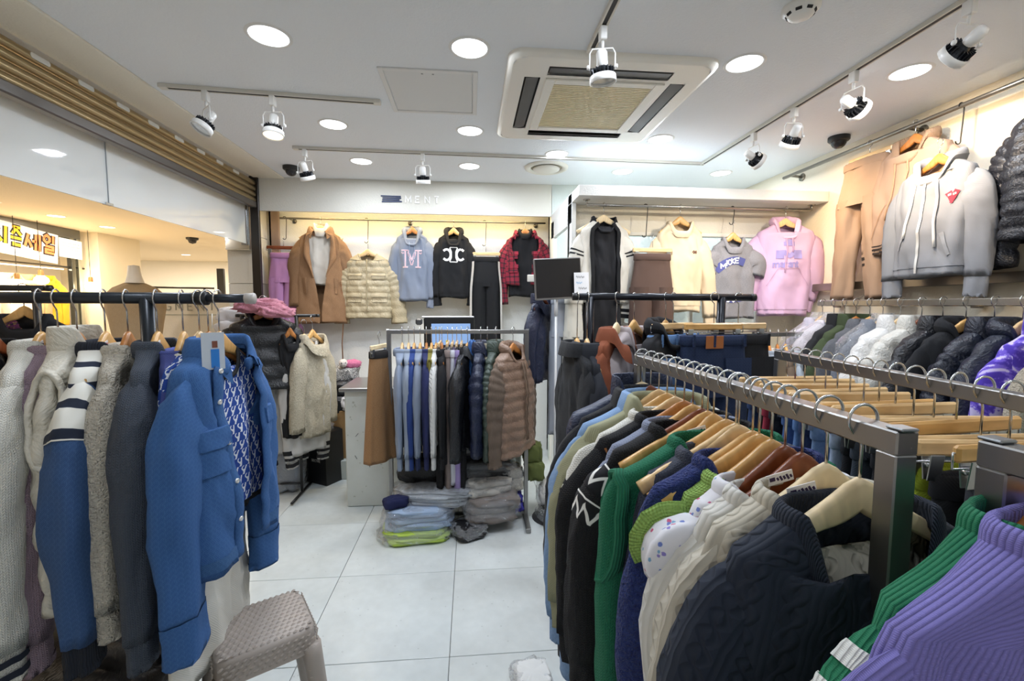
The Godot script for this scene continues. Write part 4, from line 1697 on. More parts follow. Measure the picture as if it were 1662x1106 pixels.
# ---------------------------------------------------------------- soft heaps
func lump(st: SurfaceTool, size: Vector3, seed_: float, amp := 0.12, nu := 40, nv := 22, sq := 0.55) -> void:
	var P := PackedVector3Array()
	for j in nv:
		var ph := -PI / 2 + PI * j / (nv - 1)
		for i in nu:
			var th := TAU * i / nu
			var c := cos(ph)
			var v := Vector3(signf(cos(th)) * pow(absf(cos(th)), sq) * pow(maxf(c, 0.0), sq), signf(sin(ph)) * pow(absf(sin(ph)), sq), signf(sin(th)) * pow(absf(sin(th)), sq) * pow(maxf(c, 0.0), sq))
			var n := fn.get_noise_3d(v.x * 22.0 + seed_ * 40.0, v.y * 26.0, v.z * 22.0) + 0.5 * fn.get_noise_3d(v.x * 60.0 + seed_ * 40.0, v.y * 80.0, v.z * 60.0)
			v *= 1.0 + amp * n * 1.6
			v *= size * 0.5
			v.y = maxf(v.y, -size.y * 0.5)
			P.append(v + Vector3(0, size.y * 0.5, 0))
	sheet(st, P, nu, true)

func film() -> StandardMaterial3D:
	if mats.has("film"):
		return mats["film"]
	var m := StandardMaterial3D.new()
	m.albedo_color = Color(0.95, 0.97, 1.0, 0.16)
	m.transparency = BaseMaterial3D.TRANSPARENCY_ALPHA
	m.roughness = 0.07
	m.metallic_specular = 1.0
	m.normal_enabled = true
	m.normal_texture = weave("crinkle")
	m.normal_scale = 1.4
	m.uv1_scale = Vector3(4, 4, 1)
	m.cull_mode = BaseMaterial3D.CULL_DISABLED
	mats["film"] = m
	return m

func bundle(label: String, at: Vector3, size: Vector3, turn: float, hex: String, seed_: float, wrap := true, kind := "cotton", layers := 3) -> Node3D:
	var t := thing("wrapped_bundle" if wrap else "folded_garment", label, "clothes bundle", at, turn, "bundled stock on the floor")
	for k in layers:
		var st := S()
		lump(st, Vector3(size.x * (0.97 - 0.05 * h2(k, int(seed_ * 10))), size.y / layers * 1.12, size.z * (0.96 - 0.05 * h2(k + 9, int(seed_ * 7)))), seed_ + k, 0.16, 36, 14, 0.5)
		var o := part(t, "folded_layer", st, cloth(hex, kind))
		o.position = Vector3(0.01 * sin(k * 2.0 + seed_), size.y / layers * k * 0.96, 0.01 * cos(k * 3.0))
	if wrap:
		var st := S()
		lump(st, size * Vector3(1.08, 1.05, 1.08), seed_ + 0.4, 0.14, 40, 20, 0.55)
		part(t, "plastic_wrap", st, film())
	return t

# a garment thrown over something: a sagging sheet with thickness
func draped(called: String, label: String, category: String, at: Vector3, turn: float, size: Vector3, m: Material, seed_: float, drop := 0.5) -> Node3D:
	var t := thing(called, label, category, at, turn)
	var st := S()
	var n := 34
	var P := PackedVector3Array()
	for j in n:
		for i in n:
			var u := i / float(n - 1) * 2.0 - 1.0
			var v := j / float(n - 1) * 2.0 - 1.0
			var rr := sqrt(u * u + v * v)
			var nz := fn.get_noise_3d(u * 22.0 + seed_ * 30.0, v * 22.0, seed_ * 9.0)
			var fall := drop * smoothstep(0.25, 1.25, rr)
			var an := atan2(v, u)
			var pl := 1.0 + 0.16 * sin(an * 7.0 + seed_) * smoothstep(0.4, 1.2, rr)
			P.append(Vector3(u * size.x * 0.5 * pl / (1.0 + fall * 0.5), -fall * size.y + nz * 0.05, v * size.z * 0.5 * pl / (1.0 + fall * 0.5)))
	sheet(st, P, n)
	part(t, "cloth", st, m)
	return t

# ---------------------------------------------------------------- furniture
func furniture() -> void:
	var t := thing("sales_counter", "scuffed white counter with a steel top behind the centre rack", "counter", Vector3(-0.877, 0, -3.2))
	var white := StandardMaterial3D.new()
	white.albedo_texture = color_texture("scuffed", 128, func(u: float, v: float):
		var k := 0.0
		if fn.get_noise_2d(u * 300.0, v * 120.0) > 0.42 and h2(int(u * 90), int(v * 90)) > 0.86:
			k = -0.16
		k += fn.get_noise_2d(u * 60.0 + 9.0, v * 60.0) * 0.03
		return Color(0.83 + k, 0.85 + k, 0.83 + k * 1.2))
	white.roughness = 0.45
	white.uv1_scale = Vector3(1.2, 1.2, 1)
	var st := S()
	box(st, Vector3(0.62, 0.415, -0.22), Vector3(1.24, 0.83, 0.44), 0.008)
	part(t, "cabinet", st, white)
	st = S()
	box(st, Vector3(0.61, 0.843, -0.22), Vector3(1.28, 0.026, 0.5), 0.004)
	part(t, "worktop", st, flat("b9babb", 0.3, 0.9))
	st = S()
	for q in [[0.07, 0.36, 0.5], [0.08, 0.52, -0.7], [0.16, 0.3, 0.3]]:
		box(st, Vector3(q[0], q[1], 0.001), Vector3(0.004, 0.03, 0.001), 0.0, Basis(Vector3(0, 0, 1), q[2]))
	part(t, "scratch", st, flat("5c5f60", 0.7))
	# pen clip and tape on the counter
	t = thing("receipt_tray", "small wire tray holding a white paper roll on the counter", "tray", Vector3(-0.67, 0.856, -3.3))
	st = S()
	for k in 5:
		tube(st, [Vector3(-0.05, 0.006, -0.03 + 0.015 * k), Vector3(0.05, 0.006, -0.03 + 0.015 * k)], 0.002, 5)
	for s in [-1, 1]:
		tube(st, [Vector3(s * 0.05, 0.006, -0.032), Vector3(s * 0.05, 0.02, -0.032), Vector3(s * 0.05, 0.02, 0.032), Vector3(s * 0.05, 0.006, 0.032)], 0.002, 5)
	part(t, "wire_tray", st, flat("55585a", 0.4, 0.6))
	st = S()
	tube(st, [Vector3(-0.03, 0.035, 0), Vector3(0.04, 0.045, 0.01)], 0.022, 14)
	part(t, "paper_roll", st, flat("eee6d8", 0.8))
	# till screen on the counter
	t = thing("till_monitor", "black till monitor with a pale blue screen on the counter", "monitor", Vector3(-0.16, 0.856, -3.45), 0.1)
	st = S()
	box(st, Vector3(0, 0.33, 0), Vector3(0.38, 0.3, 0.045), 0.008)
	part(t, "casing", st, flat("17181a", 0.35))
	st = S()
	box(st, Vector3(0.01, 0.355, 0.0232), Vector3(0.29, 0.16, 0.002))
	part(t, "screen", st, glow("7f9dc8", 0.55))
	st = S()
	box(st, Vector3(-0.01, 0.485, 0), Vector3(0.39, 0.012, 0.05), 0.004)
	part(t, "top_edge", st, flat("c5c7c9", 0.3))
	st = S()
	box(st, Vector3(0, 0.1, -0.01), Vector3(0.07, 0.2, 0.04), 0.005)
	box(st, Vector3(0, 0.008, 0.0), Vector3(0.22, 0.016, 0.18), 0.004)
	part(t, "stand", st, flat("202124", 0.4))
	st = S()
	box(st, Vector3(-0.225, 0.45, 0.01), Vector3(0.05, 0.05, 0.05), 0.012)
	part(t, "card_reader", st, flat("3b3d40", 0.4))
	t = thing("yellow_folder", "thin yellow folder standing beside the till monitor", "folder", Vector3(-0.17, 0.856, -3.3), 0.2)
	st = S()
	box(st, Vector3(0, 0.16, 0), Vector3(0.02, 0.32, 0.006), 0.001)
	part(t, "cover", st, flat("e4cf2e", 0.5))
	# the turned off screen on a pole
	t = thing("pole_monitor", "blank dark screen on a thin pole beside the cubicle", "monitor", Vector3(0.56, 0, -2.9), 0.12)
	st = S()
	box(st, Vector3(0, 1.6, 0), Vector3(0.315, 0.265, 0.022), 0.006, Basis(Vector3(0, 0, 1), 0.06))
	part(t, "casing", st, flat("8d8a88", 0.3, 0.6))
	st = S()
	box(st, Vector3(0, 1.603, 0.0115), Vector3(0.3, 0.245, 0.003), 0.0, Basis(Vector3(0, 0, 1), 0.06))
	part(t, "screen", st, flat("211f20", 0.22))
	st = S()
	tube(st, [Vector3(0, 1.5, -0.03), Vector3(0, 1.36, -0.03)], 0.012, 12)
	tube(st, [Vector3(0, 1.38, -0.03), Vector3(0, 0.02, -0.03)], 0.008, 12)
	part(t, "pole", st, flat("cfd0d0", 0.35))
	st = S()
	lathe(st, [Vector2(0.0001, 0.03), Vector2(0.03, 0.028), Vector2(0.14, 0.012), Vector2(0.15, 0.0)], 28, Transform3D(Basis(), Vector3(0, 0, -0.03)))
	part(t, "foot_plate", st, flat("3a3a3c", 0.5))
	t = thing("paper_note", "white handwritten paper note stuck to the pole screen corner", "note", Vector3(0.71, 1.57, -2.875), 0.12)
	st = S()
	box(st, Vector3.ZERO, Vector3(0.1, 0.14, 0.0012), 0.0, Basis(Vector3(0, 0, 1), 0.04))
	part(t, "sheet", st, flat("f1f2f6", 0.8))
	for row in [[0.042, 7, "2a2a30", -0.036], [0.004, 5, "4f9fcf", -0.034], [-0.03, 7, "2a2a30", -0.018]]:
		st = S()
		for k in row[1]:
			var x: float = row[3] + k * 0.0082
			box(st, Vector3(x, row[0] + 0.003 * sin(k * 2.0), 0.0012), Vector3(0.0055, 0.002, 0.0008))
			box(st, Vector3(x + 0.001, row[0] + 0.002 * cos(k * 3.0), 0.0012), Vector3(0.0016, 0.011, 0.0008))
			if k % 2:
				box(st, Vector3(x, row[0] - 0.006, 0.0012), Vector3(0.006, 0.0016, 0.0008))
		part(t, "handwriting", st, flat(row[2], 0.8))
	stool()

func stool() -> void:
	var t := thing("plastic_stool", "taupe plastic stool with a woven pattern under the denim jacket", "stool", Vector3(-0.665, 0, -1.435), 0.55)
	var m := flat("a39990", 0.5)
	var h := 0.42
	var a := 0.135
	var b := 0.125
	# the seat: a rounded plate carrying raised weave
	var st := S()
	var P := PackedVector3Array()
	var n := 48
	for k in [[1.06, h - 0.075], [1.04, h - 0.07], [1.02, h - 0.02], [0.98, h - 0.006], [0.9, h], [0.0, h]]:
		for i in n:
			var th := TAU * i / n
			P.append(Vector3(a * k[0] * signf(cos(th)) * pow(absf(cos(th)), 0.35), k[1], b * k[0] * signf(sin(th)) * pow(absf(sin(th)), 0.35)))
	sheet(st, P, n, true)
	var seat := part(t, "seat", st, m)
	# woven lozenges on top and on the apron
	var lz := S()
	for j in 13:
		for i in 14:
			var x := -a * 0.9 + a * 1.8 * (i + 0.5 * (j % 2)) / 13.5
			var z := -b * 0.88 + b * 1.76 * j / 12.0
			var v := (i + j) % 2 == 0
			lump_weave(lz, Vector3(x, h, z), Vector3(0.016, 0.011, 0.0095), Basis(Vector3.UP, 0.5))
	for side in 4:
		var r := Basis(Vector3.UP, side * PI / 2)
		var w := a if side % 2 == 0 else b
		var d := b if side % 2 == 0 else a
		for j in 4:
			for i in 13:
				var x := -w * 0.9 + w * 1.8 * (i + 0.5 * (j % 2)) / 12.5
				lump_weave(lz, r * Vector3(x, h - 0.018 - j * 0.014, d * (1.022 + j * 0.005)), Vector3(0.0145, 0.0085, 0.0075), r * Basis(Vector3(0, 0, 1), 0.45))
		for s in [-1, 1]:
			for j in 15:
				var f := j / 14.0
				for i in 2:
					lump_weave(lz, r * Vector3(s * (w * 0.9 - i * 0.016 + 0.04 * f), h - 0.08 - f * 0.32, d * 1.045 + 0.042 * f), Vector3(0.014, 0.009, 0.007), r * Basis(Vector3(0, 0, 1), 0.45))
	var weave_part := part(seat, "raised_weave", lz, m)
	weave_part.set_meta("kind", "stuff")
	for q in [[1, 1], [1, -1], [-1, -1], [-1, 1]]:
		st = S()
		var top_ := Vector3(q[0] * a * 0.88, h - 0.06, q[1] * b * 0.88)
		var bot := Vector3(q[0] * (a * 0.88 + 0.04), 0.0, q[1] * (b * 0.88 + 0.04))
		var path := []
		var rad := []
		for k in 9:
			path.append(top_.lerp(bot, k / 8.0))
			rad.append(lerpf(0.03, 0.02, k / 8.0))
		tube(st, path, rad, 14)
		part(t, "leg", st, m)
	for side in 4:
		st = S()
		var r := Basis(Vector3.UP, side * PI / 2)
		var w := a if side % 2 == 0 else b
		var d := b if side % 2 == 0 else a
		box(st, r * Vector3(0, 0.2, d * 0.98 + 0.02), Vector3(w * 1.8, 0.03, 0.006), 0.002, r)
		part(t, "stretcher", st, m)

func lump_weave(st: SurfaceTool, c: Vector3, s: Vector3, b: Basis) -> void:
	var top_ := c + b * Vector3(0, s.y * 0.5, 0)
	# a low six sided pillow
	var q := [Vector3(-1, 0, -0.7), Vector3(0, 0, -1), Vector3(1, 0, -0.7), Vector3(1, 0, 0.7), Vector3(0, 0, 1), Vector3(-1, 0, 0.7)]
	var e := s
	var flatz := s.z < 0.009
	st.set_smooth_group(-1)
	for i in 6:
		var p: Vector3 = q[i] * Vector3(e.x * 0.5, 0, (e.z if not flatz else e.y) * 0.5)
		var r: Vector3 = q[(i + 1) % 6] * Vector3(e.x * 0.5, 0, (e.z if not flatz else e.y) * 0.5)
		var mid := Vector3(0, s.y * 0.5, 0)
		if flatz:
			p = Vector3(p.x, p.z, 0)
			r = Vector3(r.x, r.z, 0)
			mid = Vector3(0, 0, s.z * 0.6)
		for v in ([p, r, mid] if flatz else [p, mid, r]):
			st.set_uv(Vector2.ZERO)
			st.add_vertex(c + b * v)

# ---------------------------------------------------------------- the arcade outside
func arcade() -> void:
	var cream := paint("e6dcc6")
	var st := S()
	box(st, Vector3(-5.43, -0.05, -4.9), Vector3(7.1, 0.1, 12.4))
	struct("floor_arcade", st, flat("c9c2b4", 0.25), "polished floor of the arcade outside")
	st = S()
	box(st, Vector3(-5.45, 2.47, -4.9), Vector3(7.06, 0.1, 12.4))
	struct("ceiling_arcade", st, paint("e4d8c2"), "beige ceiling of the arcade outside")
	st = S()
	box(st, Vector3(-5.4, 1.25, -11.05), Vector3(7.2, 2.5, 0.1))
	struct("wall_arcade_end", st, paint("f2efe6"))
	st = S()
	box(st, Vector3(-8.95, 1.25, -4.9), Vector3(0.1, 2.5, 12.4))
	struct("wall_arcade_far", st, paint("efe6d4"))
	st = S()
	box(st, Vector3(-5.4, 1.25, 1.28), Vector3(7.2, 2.5, 0.1))
	struct("wall_arcade_near", st, cream)
	st = S()
	box(st, Vector3(-1.83, 1.25, -7.7), Vector3(0.1, 2.5, 6.7))
	struct("wall_arcade_side", st, cream)
	# pillar and the shop across
	st = S()
	box(st, Vector3(-5.35, 1.22, -7.2), Vector3(0.5, 2.42, 0.8), 0.004)
	struct("wall_pillar", st, paint("e8dfc9"), "cream pillar across the arcade")
	var t := thing("shopfront_frame", "steel framed shopfront head across the arcade", "shopfront", Vector3(-5.3, 0, -5.6))
	st = S()
	box(st, Vector3(0, 2.36, 0.4), Vector3(0.12, 0.12, 3.0), 0.004)
	part(t, "head", st, flat("74797c", 0.3, 0.8))
	for z in [-1.08, -0.98]:
		st = S()
		box(st, Vector3(0.02, 1.2, z), Vector3(0.06, 2.4, 0.06), 0.004)
		part(t, "steel_mullion", st, flat("a9b1b3", 0.15, 1.0))
	st = S()
	box(st, Vector3(-0.05, 2.2, 0.4), Vector3(0.03, 0.3, 3.0), 0.003)
	part(t, "rolled_shutter", st, flat("8f9798", 0.35, 0.7))
	# sale sign
	t = thing("sale_sign", "white sale sign with fat yellow and orange letters across the arcade", "sign", Vector3(-5.16, 2.15, -5.86), PI / 2)
	t.rotation.z = -0.09
	st = S()
	box(st, Vector3(0, 0, 0), Vector3(0.78, 0.36, 0.008), 0.001)
	part(t, "board", st, flat("f6f6f4", 0.5))
	var V := func(a: Array) -> Array:
		var r := []
		for k in range(0, a.size(), 2):
			r.append(Vector2(a[k], a[k + 1]))
		return r
	var fat := [
		["f3c81c", [[0.03, -0.09, 0.05, 0.08], [0.03, 0.0, 0.1, -0.07], [0.14, 0.11, 0.14, -0.09]]],
		["f3c81c", [[0.22, 0.13, 0.32, 0.13], [0.27, 0.13, 0.22, 0.04], [0.27, 0.1, 0.33, 0.04], [0.2, 0.0, 0.34, 0.0], [0.24, -0.05, 0.24, -0.08, 0.33, -0.08]]],
		["f08a4e", [[0.42, 0.09, 0.38, -0.07], [0.42, 0.02, 0.47, -0.07], [0.47, 0.01, 0.52, 0.01], [0.52, 0.1, 0.52, -0.1], [0.57, 0.11, 0.57, -0.1]]],
		["f08a4e", [[0.63, 0.1, 0.67, 0.13, 0.71, 0.1, 0.71, 0.06, 0.67, 0.03, 0.63, 0.06, 0.63, 0.1], [0.76, 0.14, 0.76, 0.03], [0.65, -0.01, 0.76, -0.01, 0.76, -0.05, 0.66, -0.05, 0.66, -0.09, 0.78, -0.09]]]]
	for k in 4:
		var o := S()
		var f := S()
		var so := []
		var sf := []
		for s in fat[k][1]:
			var pts := []
			for p in V.call(s):
				pts.append(Vector2(p.x * 0.93 - 0.39, p.y * 0.95 + 0.02))
			so.append([0.062, pts])
			sf.append([0.03, pts])
		stroke_letters(o, so, 0.002, Transform3D(Basis(), Vector3(0, 0, 0.005)))
		part(t, "letter_outline", o, flat("1c1a1c", 0.6))
		stroke_letters(f, sf, 0.002, Transform3D(Basis(), Vector3(0, 0, 0.0075)))
		part(t, "letter", f, flat(fat[k][0], 0.6))
	t = thing("notice_sheet", "white printed notice beside the sale sign", "notice", Vector3(-5.17, 2.15, -6.45), PI / 2)
	st = S()
	box(st, Vector3.ZERO, Vector3(0.34, 0.24, 0.004), 0.0, Basis(Vector3(0, 0, 1), -0.04))
	part(t, "sheet", st, flat("eef2f5", 0.5))
	st = S()
	for k in 4:
		for i in 11:
			box(st, Vector3(-0.13 + i * 0.025, 0.07 - k * 0.04 - i * 0.001, 0.003), Vector3(0.016, 0.012 if (i + k) % 3 else 0.006, 0.001))
	part(t, "print", st, flat("aab4bd", 0.7))
	# its goods
	var rt := wall_rail("dark rail with a light strip in the shop across", Vector3(-5.3, 1.92, -4.7), Vector3(-5.3, 1.92, -6.8), 0.012, [0.1, 0.9], Vector3(0, 0.4, 0), flat("2a2826", 0.5))
	st = S()
	box(st, Vector3(-0.02, -0.03, -1.0), Vector3(0.02, 0.012, 1.6))
	part(rt, "light_strip", st, glow("ffe9c4", 5.0))
	var goods := [["ivory fur coat with the warm light behind it", "efe6d6", -5.15, "fleece"], ["cream knit jumper in the shop across", "f0e4cc", -5.45, "knit"], ["white blouse in the shop across", "f4f0e8", -5.72, "cotton"], ["tan speckled cardigan in the shop across", "c9a878", -5.98, "wool"], ["yellow jacket in the shop across", "e8b820", -6.22, "cotton"]]
	for q in goods:
		top("boutique_jumper", q[0], "top", Vector3(-5.3, 1.9, q[2]), PI / 2 - 0.3, {"m": cloth(q[1], q[3]), "collar": "crew", "L": 0.6, "sw": 0.16, "cw": 0.15, "out": 0.01, "seed": absf(q[2]), "d": 0.05})
	for q in [[-5.64, 1.66], [-5.93, 1.72], [-6.64, 1.68]]:
		t = thing("pendant_lamp", "glowing pendant bulb in the shop across, %s" % {-5.64: "by the white blouse", -5.93: "by the speckled cardigan", -6.64: "below the printed notice"}[q[0]], "lamp", Vector3(-5.1, q[1], q[0]))
		st = S()
		lathe(st, [Vector2(0.0001, 0.06), Vector2(0.03, 0.05), Vector2(0.062, 0.02), Vector2(0.07, -0.01), Vector2(0.055, -0.04), Vector2(0.0001, -0.06)], 20)
		part(t, "globe", st, glow("ffe6bf", 6.0))
		st = S()
		lathe(st, [Vector2(0.02, 0.12), Vector2(0.026, 0.1), Vector2(0.026, 0.05)], 14)
		part(t, "socket", st, flat("b08a5a", 0.4, 0.6))
		st = S()
		tube(st, [Vector3(0, 0.12, 0), Vector3(0, 2.42 - q[1], 0)], 0.003, 5)
		part(t, "cord", st, flat("1c1a18", 0.6))
		var ol := OmniLight3D.new()
		ol.name = "lamp"
		ol.light_energy = 0.3
		ol.light_color = Color("ffd9a0")
		ol.light_size = 0.05
		ol.omni_range = 12
		ol.omni_attenuation = 2.0
		ol.shadow_enabled = true
		t.add_child(ol)
	# white wall panel with the shop name
	t = thing("name_panel", "low white panel with pale grey raised letters outside the shop", "panel", Vector3(-3.05, 0, -5.25))
	st = S()
	box(st, Vector3(0, 0.76, 0), Vector3(1.1, 1.52, 0.06), 0.003)
	part(t, "panel", st, paint("ecebe6"))
	st = S()
	box(st, Vector3(0, 1.32, 0.032), Vector3(1.1, 0.006, 0.006))
	part(t, "groove_strip", st, flat("8f9a94", 0.5))
	st = S()
	stroke_letters(st, strokes("PIGMENT", Vector2(-0.4, 1.37), 0.085, 0.62, 0.011), 0.006, Transform3D(Basis(), Vector3(0, 0, 0.031)))
	part(t, "lettering", st, flat("aab0ad", 0.4, 0.5))
	# coat on a dress form
	t = thing("dress_form", "beige wrapped dress form with a white neck outside", "mannequin", Vector3(-3.15, 0, -4.6), 0.5)
	st = S()
	lathe(st, [Vector2(0.0001, 1.8), Vector2(0.045, 1.79), Vector2(0.055, 1.7), Vector2(0.075, 1.63)], 24)
	part(t, "neck", st, flat("eff0f2", 0.6))
	st = S()
	var P := PackedVector3Array()
	for k in [[0.075, 1.63], [0.16, 1.585], [0.22, 1.52], [0.23, 1.4], [0.2, 1.2], [0.17, 1.05], [0.2, 0.85], [0.22, 0.6], [0.2, 0.58]]:
		for i in 30:
			var th := TAU * i / 30
			var wv := 0.006 * sin(th * 6.0 + k[1] * 9.0)
			P.append(Vector3(cos(th) * (k[0] + wv), k[1], sin(th) * (k[0] * 0.62 + wv)))
	sheet(st, P, 30, true)
	part(t, "coat_body", st, cloth("b9a485", "wool"))
	st = S()
	tube(st, [Vector3(0, 0.62, 0), Vector3(0, 0.02, 0)], 0.014, 10)
	lathe(st, [Vector2(0.0001, 0.02), Vector2(0.15, 0.014), Vector2(0.16, 0.0)], 24)
	part(t, "stand", st, steel())
	# far racks and a black sign post
	round_rack("black rack in the bright shop far down the arcade", Vector3(-6.6, 1.75, -8.6), Vector3(-4.9, 1.75, -9.2), [0.08, 0.92], 0.018, flat("2b2a22", 0.5))
	for k in 4:
		top("light_jacket", "pale jacket on the far black rack, number %s along" % ["one", "two", "three", "four"][k], "jacket", Vector3(-6.3 + 0.38 * k, 1.74, -8.7 - 0.135 * k), 0.5, {"m": cloth(["efe9dc", "d8b98a", "f3efe6", "3a382c"][k], "wool"), "collar": "shirt", "L": 0.6, "seed": 3.0 + k})
	t = thing("sign_post", "tall black sign post at the bright shop", "sign post", Vector3(-4.6, 0, -8.9))
	st = S()
	box(st, Vector3(0, 1.05, 0), Vector3(0.12, 2.1, 0.06), 0.004)
	part(t, "post", st, flat("1c1e22", 0.5))
	st = S()
	box(st, Vector3(0, 0.02, 0), Vector3(0.4, 0.04, 0.3), 0.006)
	part(t, "base", st, flat("2c2e32", 0.5))
	t = thing("dome_camera", "black dome security camera on the arcade ceiling", "camera", Vector3(-4.1, 2.42, -7.2), 0, "dome cameras")
	st = S()
	lathe(st, [Vector2(0.08, 0), Vector2(0.08, -0.025), Vector2(0.06, -0.035)], 24)
	part(t, "base_ring", st, flat("1b1b1d", 0.4))
	st = S()
	lathe(st, [Vector2(0.06, -0.03), Vector2(0.045, -0.075), Vector2(0.0001, -0.09)], 24)
	part(t, "dome", st, flat("26262a", 0.06))
	# lamps of the arcade
	var n := 0
	for q in [[-4.63, -5.62], [-4.63, -6.34], [-4.63, -4.9], [-3.6, -3.2], [-3.6, -1.2], [-3.4, -6.6], [-3.4, -8.2], [-6.6, -5.4], [-6.8, -9.4], [-5.6, -9.6], [-4.0, -9.6], [-6.6, -8.0]]:
		n += 1
		var d := thing("arcade_downlight", "round ceiling downlight of the arcade, %s" % ["past the sale sign", "before the cream pillar", "in front of the sale sign", "outside the glass band", "outside the shutter start", "above the white name panel", "further down the arcade", "inside the shop across", "in the far bright shop corner", "in the far bright shop middle", "in the far bright shop front", "above the far black rack"][n - 1], "ceiling light", Vector3(q[0], 2.42, q[1]), 0, "arcade downlights")
		put(d, "trim_ring", meshes["dl_ring"], flat("e4e4e2", 0.4))
		put(d, "diffuser", meshes["dl_disc"], glow("fff8ea", 5.0))
		var l := AreaLight3D.new()
		l.name = "lamp"
		l.area_size = Vector2(0.13, 0.13)
		l.light_energy = (1.7 if n < 8 else (2.2 if n == 8 else 4.2)) * LAMP
		l.light_color = Color("fff0dc")
		l.shadow_enabled = true
		l.set("area_range", 14.0)
		d.add_child(l)
		l.position = Vector3(0, -0.012, 0)
		l.rotation.x = -PI / 2

func sign_letters() -> void:
	var t := thing("shop_letters", "raised white letters and dark blue bars on the cream soffit", "sign", Vector3(0, 2.34, -4.06))
	var x := -0.555
	for c in "MENT":
		var st := S()
		stroke_letters(st, strokes(c, Vector2(x, -0.028), 0.056, 0.5, 0.01), 0.008, Transform3D(Basis(), Vector3(0, 0, 0.0)))
		part(t, "letter", st, flat("fbfaf6", 0.4))
		x += 0.08 if c != "M" else 0.085
	for k in 4:
		var st := S()
		box(st, Vector3(-0.68 + 0.008 * (k % 2), 0.024 - k * 0.015, 0.004), Vector3(0.17 - 0.012 * (k % 3), 0.011, 0.006), 0.001, Basis(Vector3(0, 0, 1), 0.01 * (k - 1)))
		part(t, "scrawled_bar", st, flat("27375c", 0.6))
# ---------------------------------------------------------------- clothes in their places
func hung(called: String, label: String, category: String, at: Vector3, turn: float, w: int, g: Dictionary, o := {}) -> Node3D:
	o.hw = minf(o.get("hw", 0.205), snappedf(float(pick(g, "sw", 0.215)) * 0.86, 0.01))
	hanger(at, turn, w, pick(g, "short", label), o)
	fit(g, o.hw, o.get("drop", 0.1))
	return top(called, label, category, at, turn, g, pick(g, "group", ""))

func stripes_on_sleeve(t: Node, g: Dictionary, bands: Array, m: Material) -> void:
	for side in [-1.0, 1.0]:
		for b in bands:
			var st := S()
			sheet(st, sleeve_rings(g, side, b[0], b[1], 0.0022), 20, true)
			part(t, "sleeve_stripe", st, m)

# rings round the body between two heights, counted up from the hem
func stripes_on_body(t: Node, g: Dictionary, bands: Array, m: Material, called := "hem_stripe") -> void:
	var nu: int = g.nu
	for b in bands:
		var st := S()
		var P := PackedVector3Array()
		for f in 4:
			var yy: float = g.P[nu].y + lerpf(b[0], b[1], f / 3.0)
			var j := 1
			while j < g.nv - 2 and g.P[(j + 1) * nu].y < yy:
				j += 1
			for i in nu:
				var p: Vector3 = g.P[j * nu + i]
				var q: Vector3 = g.P[(j + 1) * nu + i]
				var t_ := clampf((yy - g.P[j * nu].y) / maxf(0.0001, g.P[(j + 1) * nu].y - g.P[j * nu].y), 0, 1)
				var r := p.lerp(q, t_)
				P.append(r * Vector3(1.006, 1, 1) + Vector3(0, 0, signf(r.z) * 0.0022))
		sheet(st, P, nu, not g.open)
		part(t, called, st, m)

func placket(t: Node, g: Dictionary, m: Material, called := "front_edge", r := 0.012, ends := Vector2(-9, 9)) -> void:
	var nu: int = g.nu
	for side in [0, nu - 1]:
		var pts := []
		for j in range(1, g.nv):
			var p: Vector3 = g.P[j * nu + side]
			if p.y > ends.x and p.y < ends.y:
				pts.append(p + Vector3(0, 0, 0.002))
		var st := S()
		tube(st, pts, r, 8, true, 0.35, Vector3(1, 0, 0))
		part(t, called, st, m)

func pocket_flap(t: Node, g: Dictionary, x: float, y: float, w: float, h: float, m: Material) -> void:
	patch_on(g, t, "pocket", x - w / 2, x + w / 2, y, y - h, m, 0.008, 6)
	patch_on(g, t, "pocket_flap", x - w / 2 - 0.006, x + w / 2 + 0.006, y + 0.012, y - h * 0.35, m, 0.015, 6)

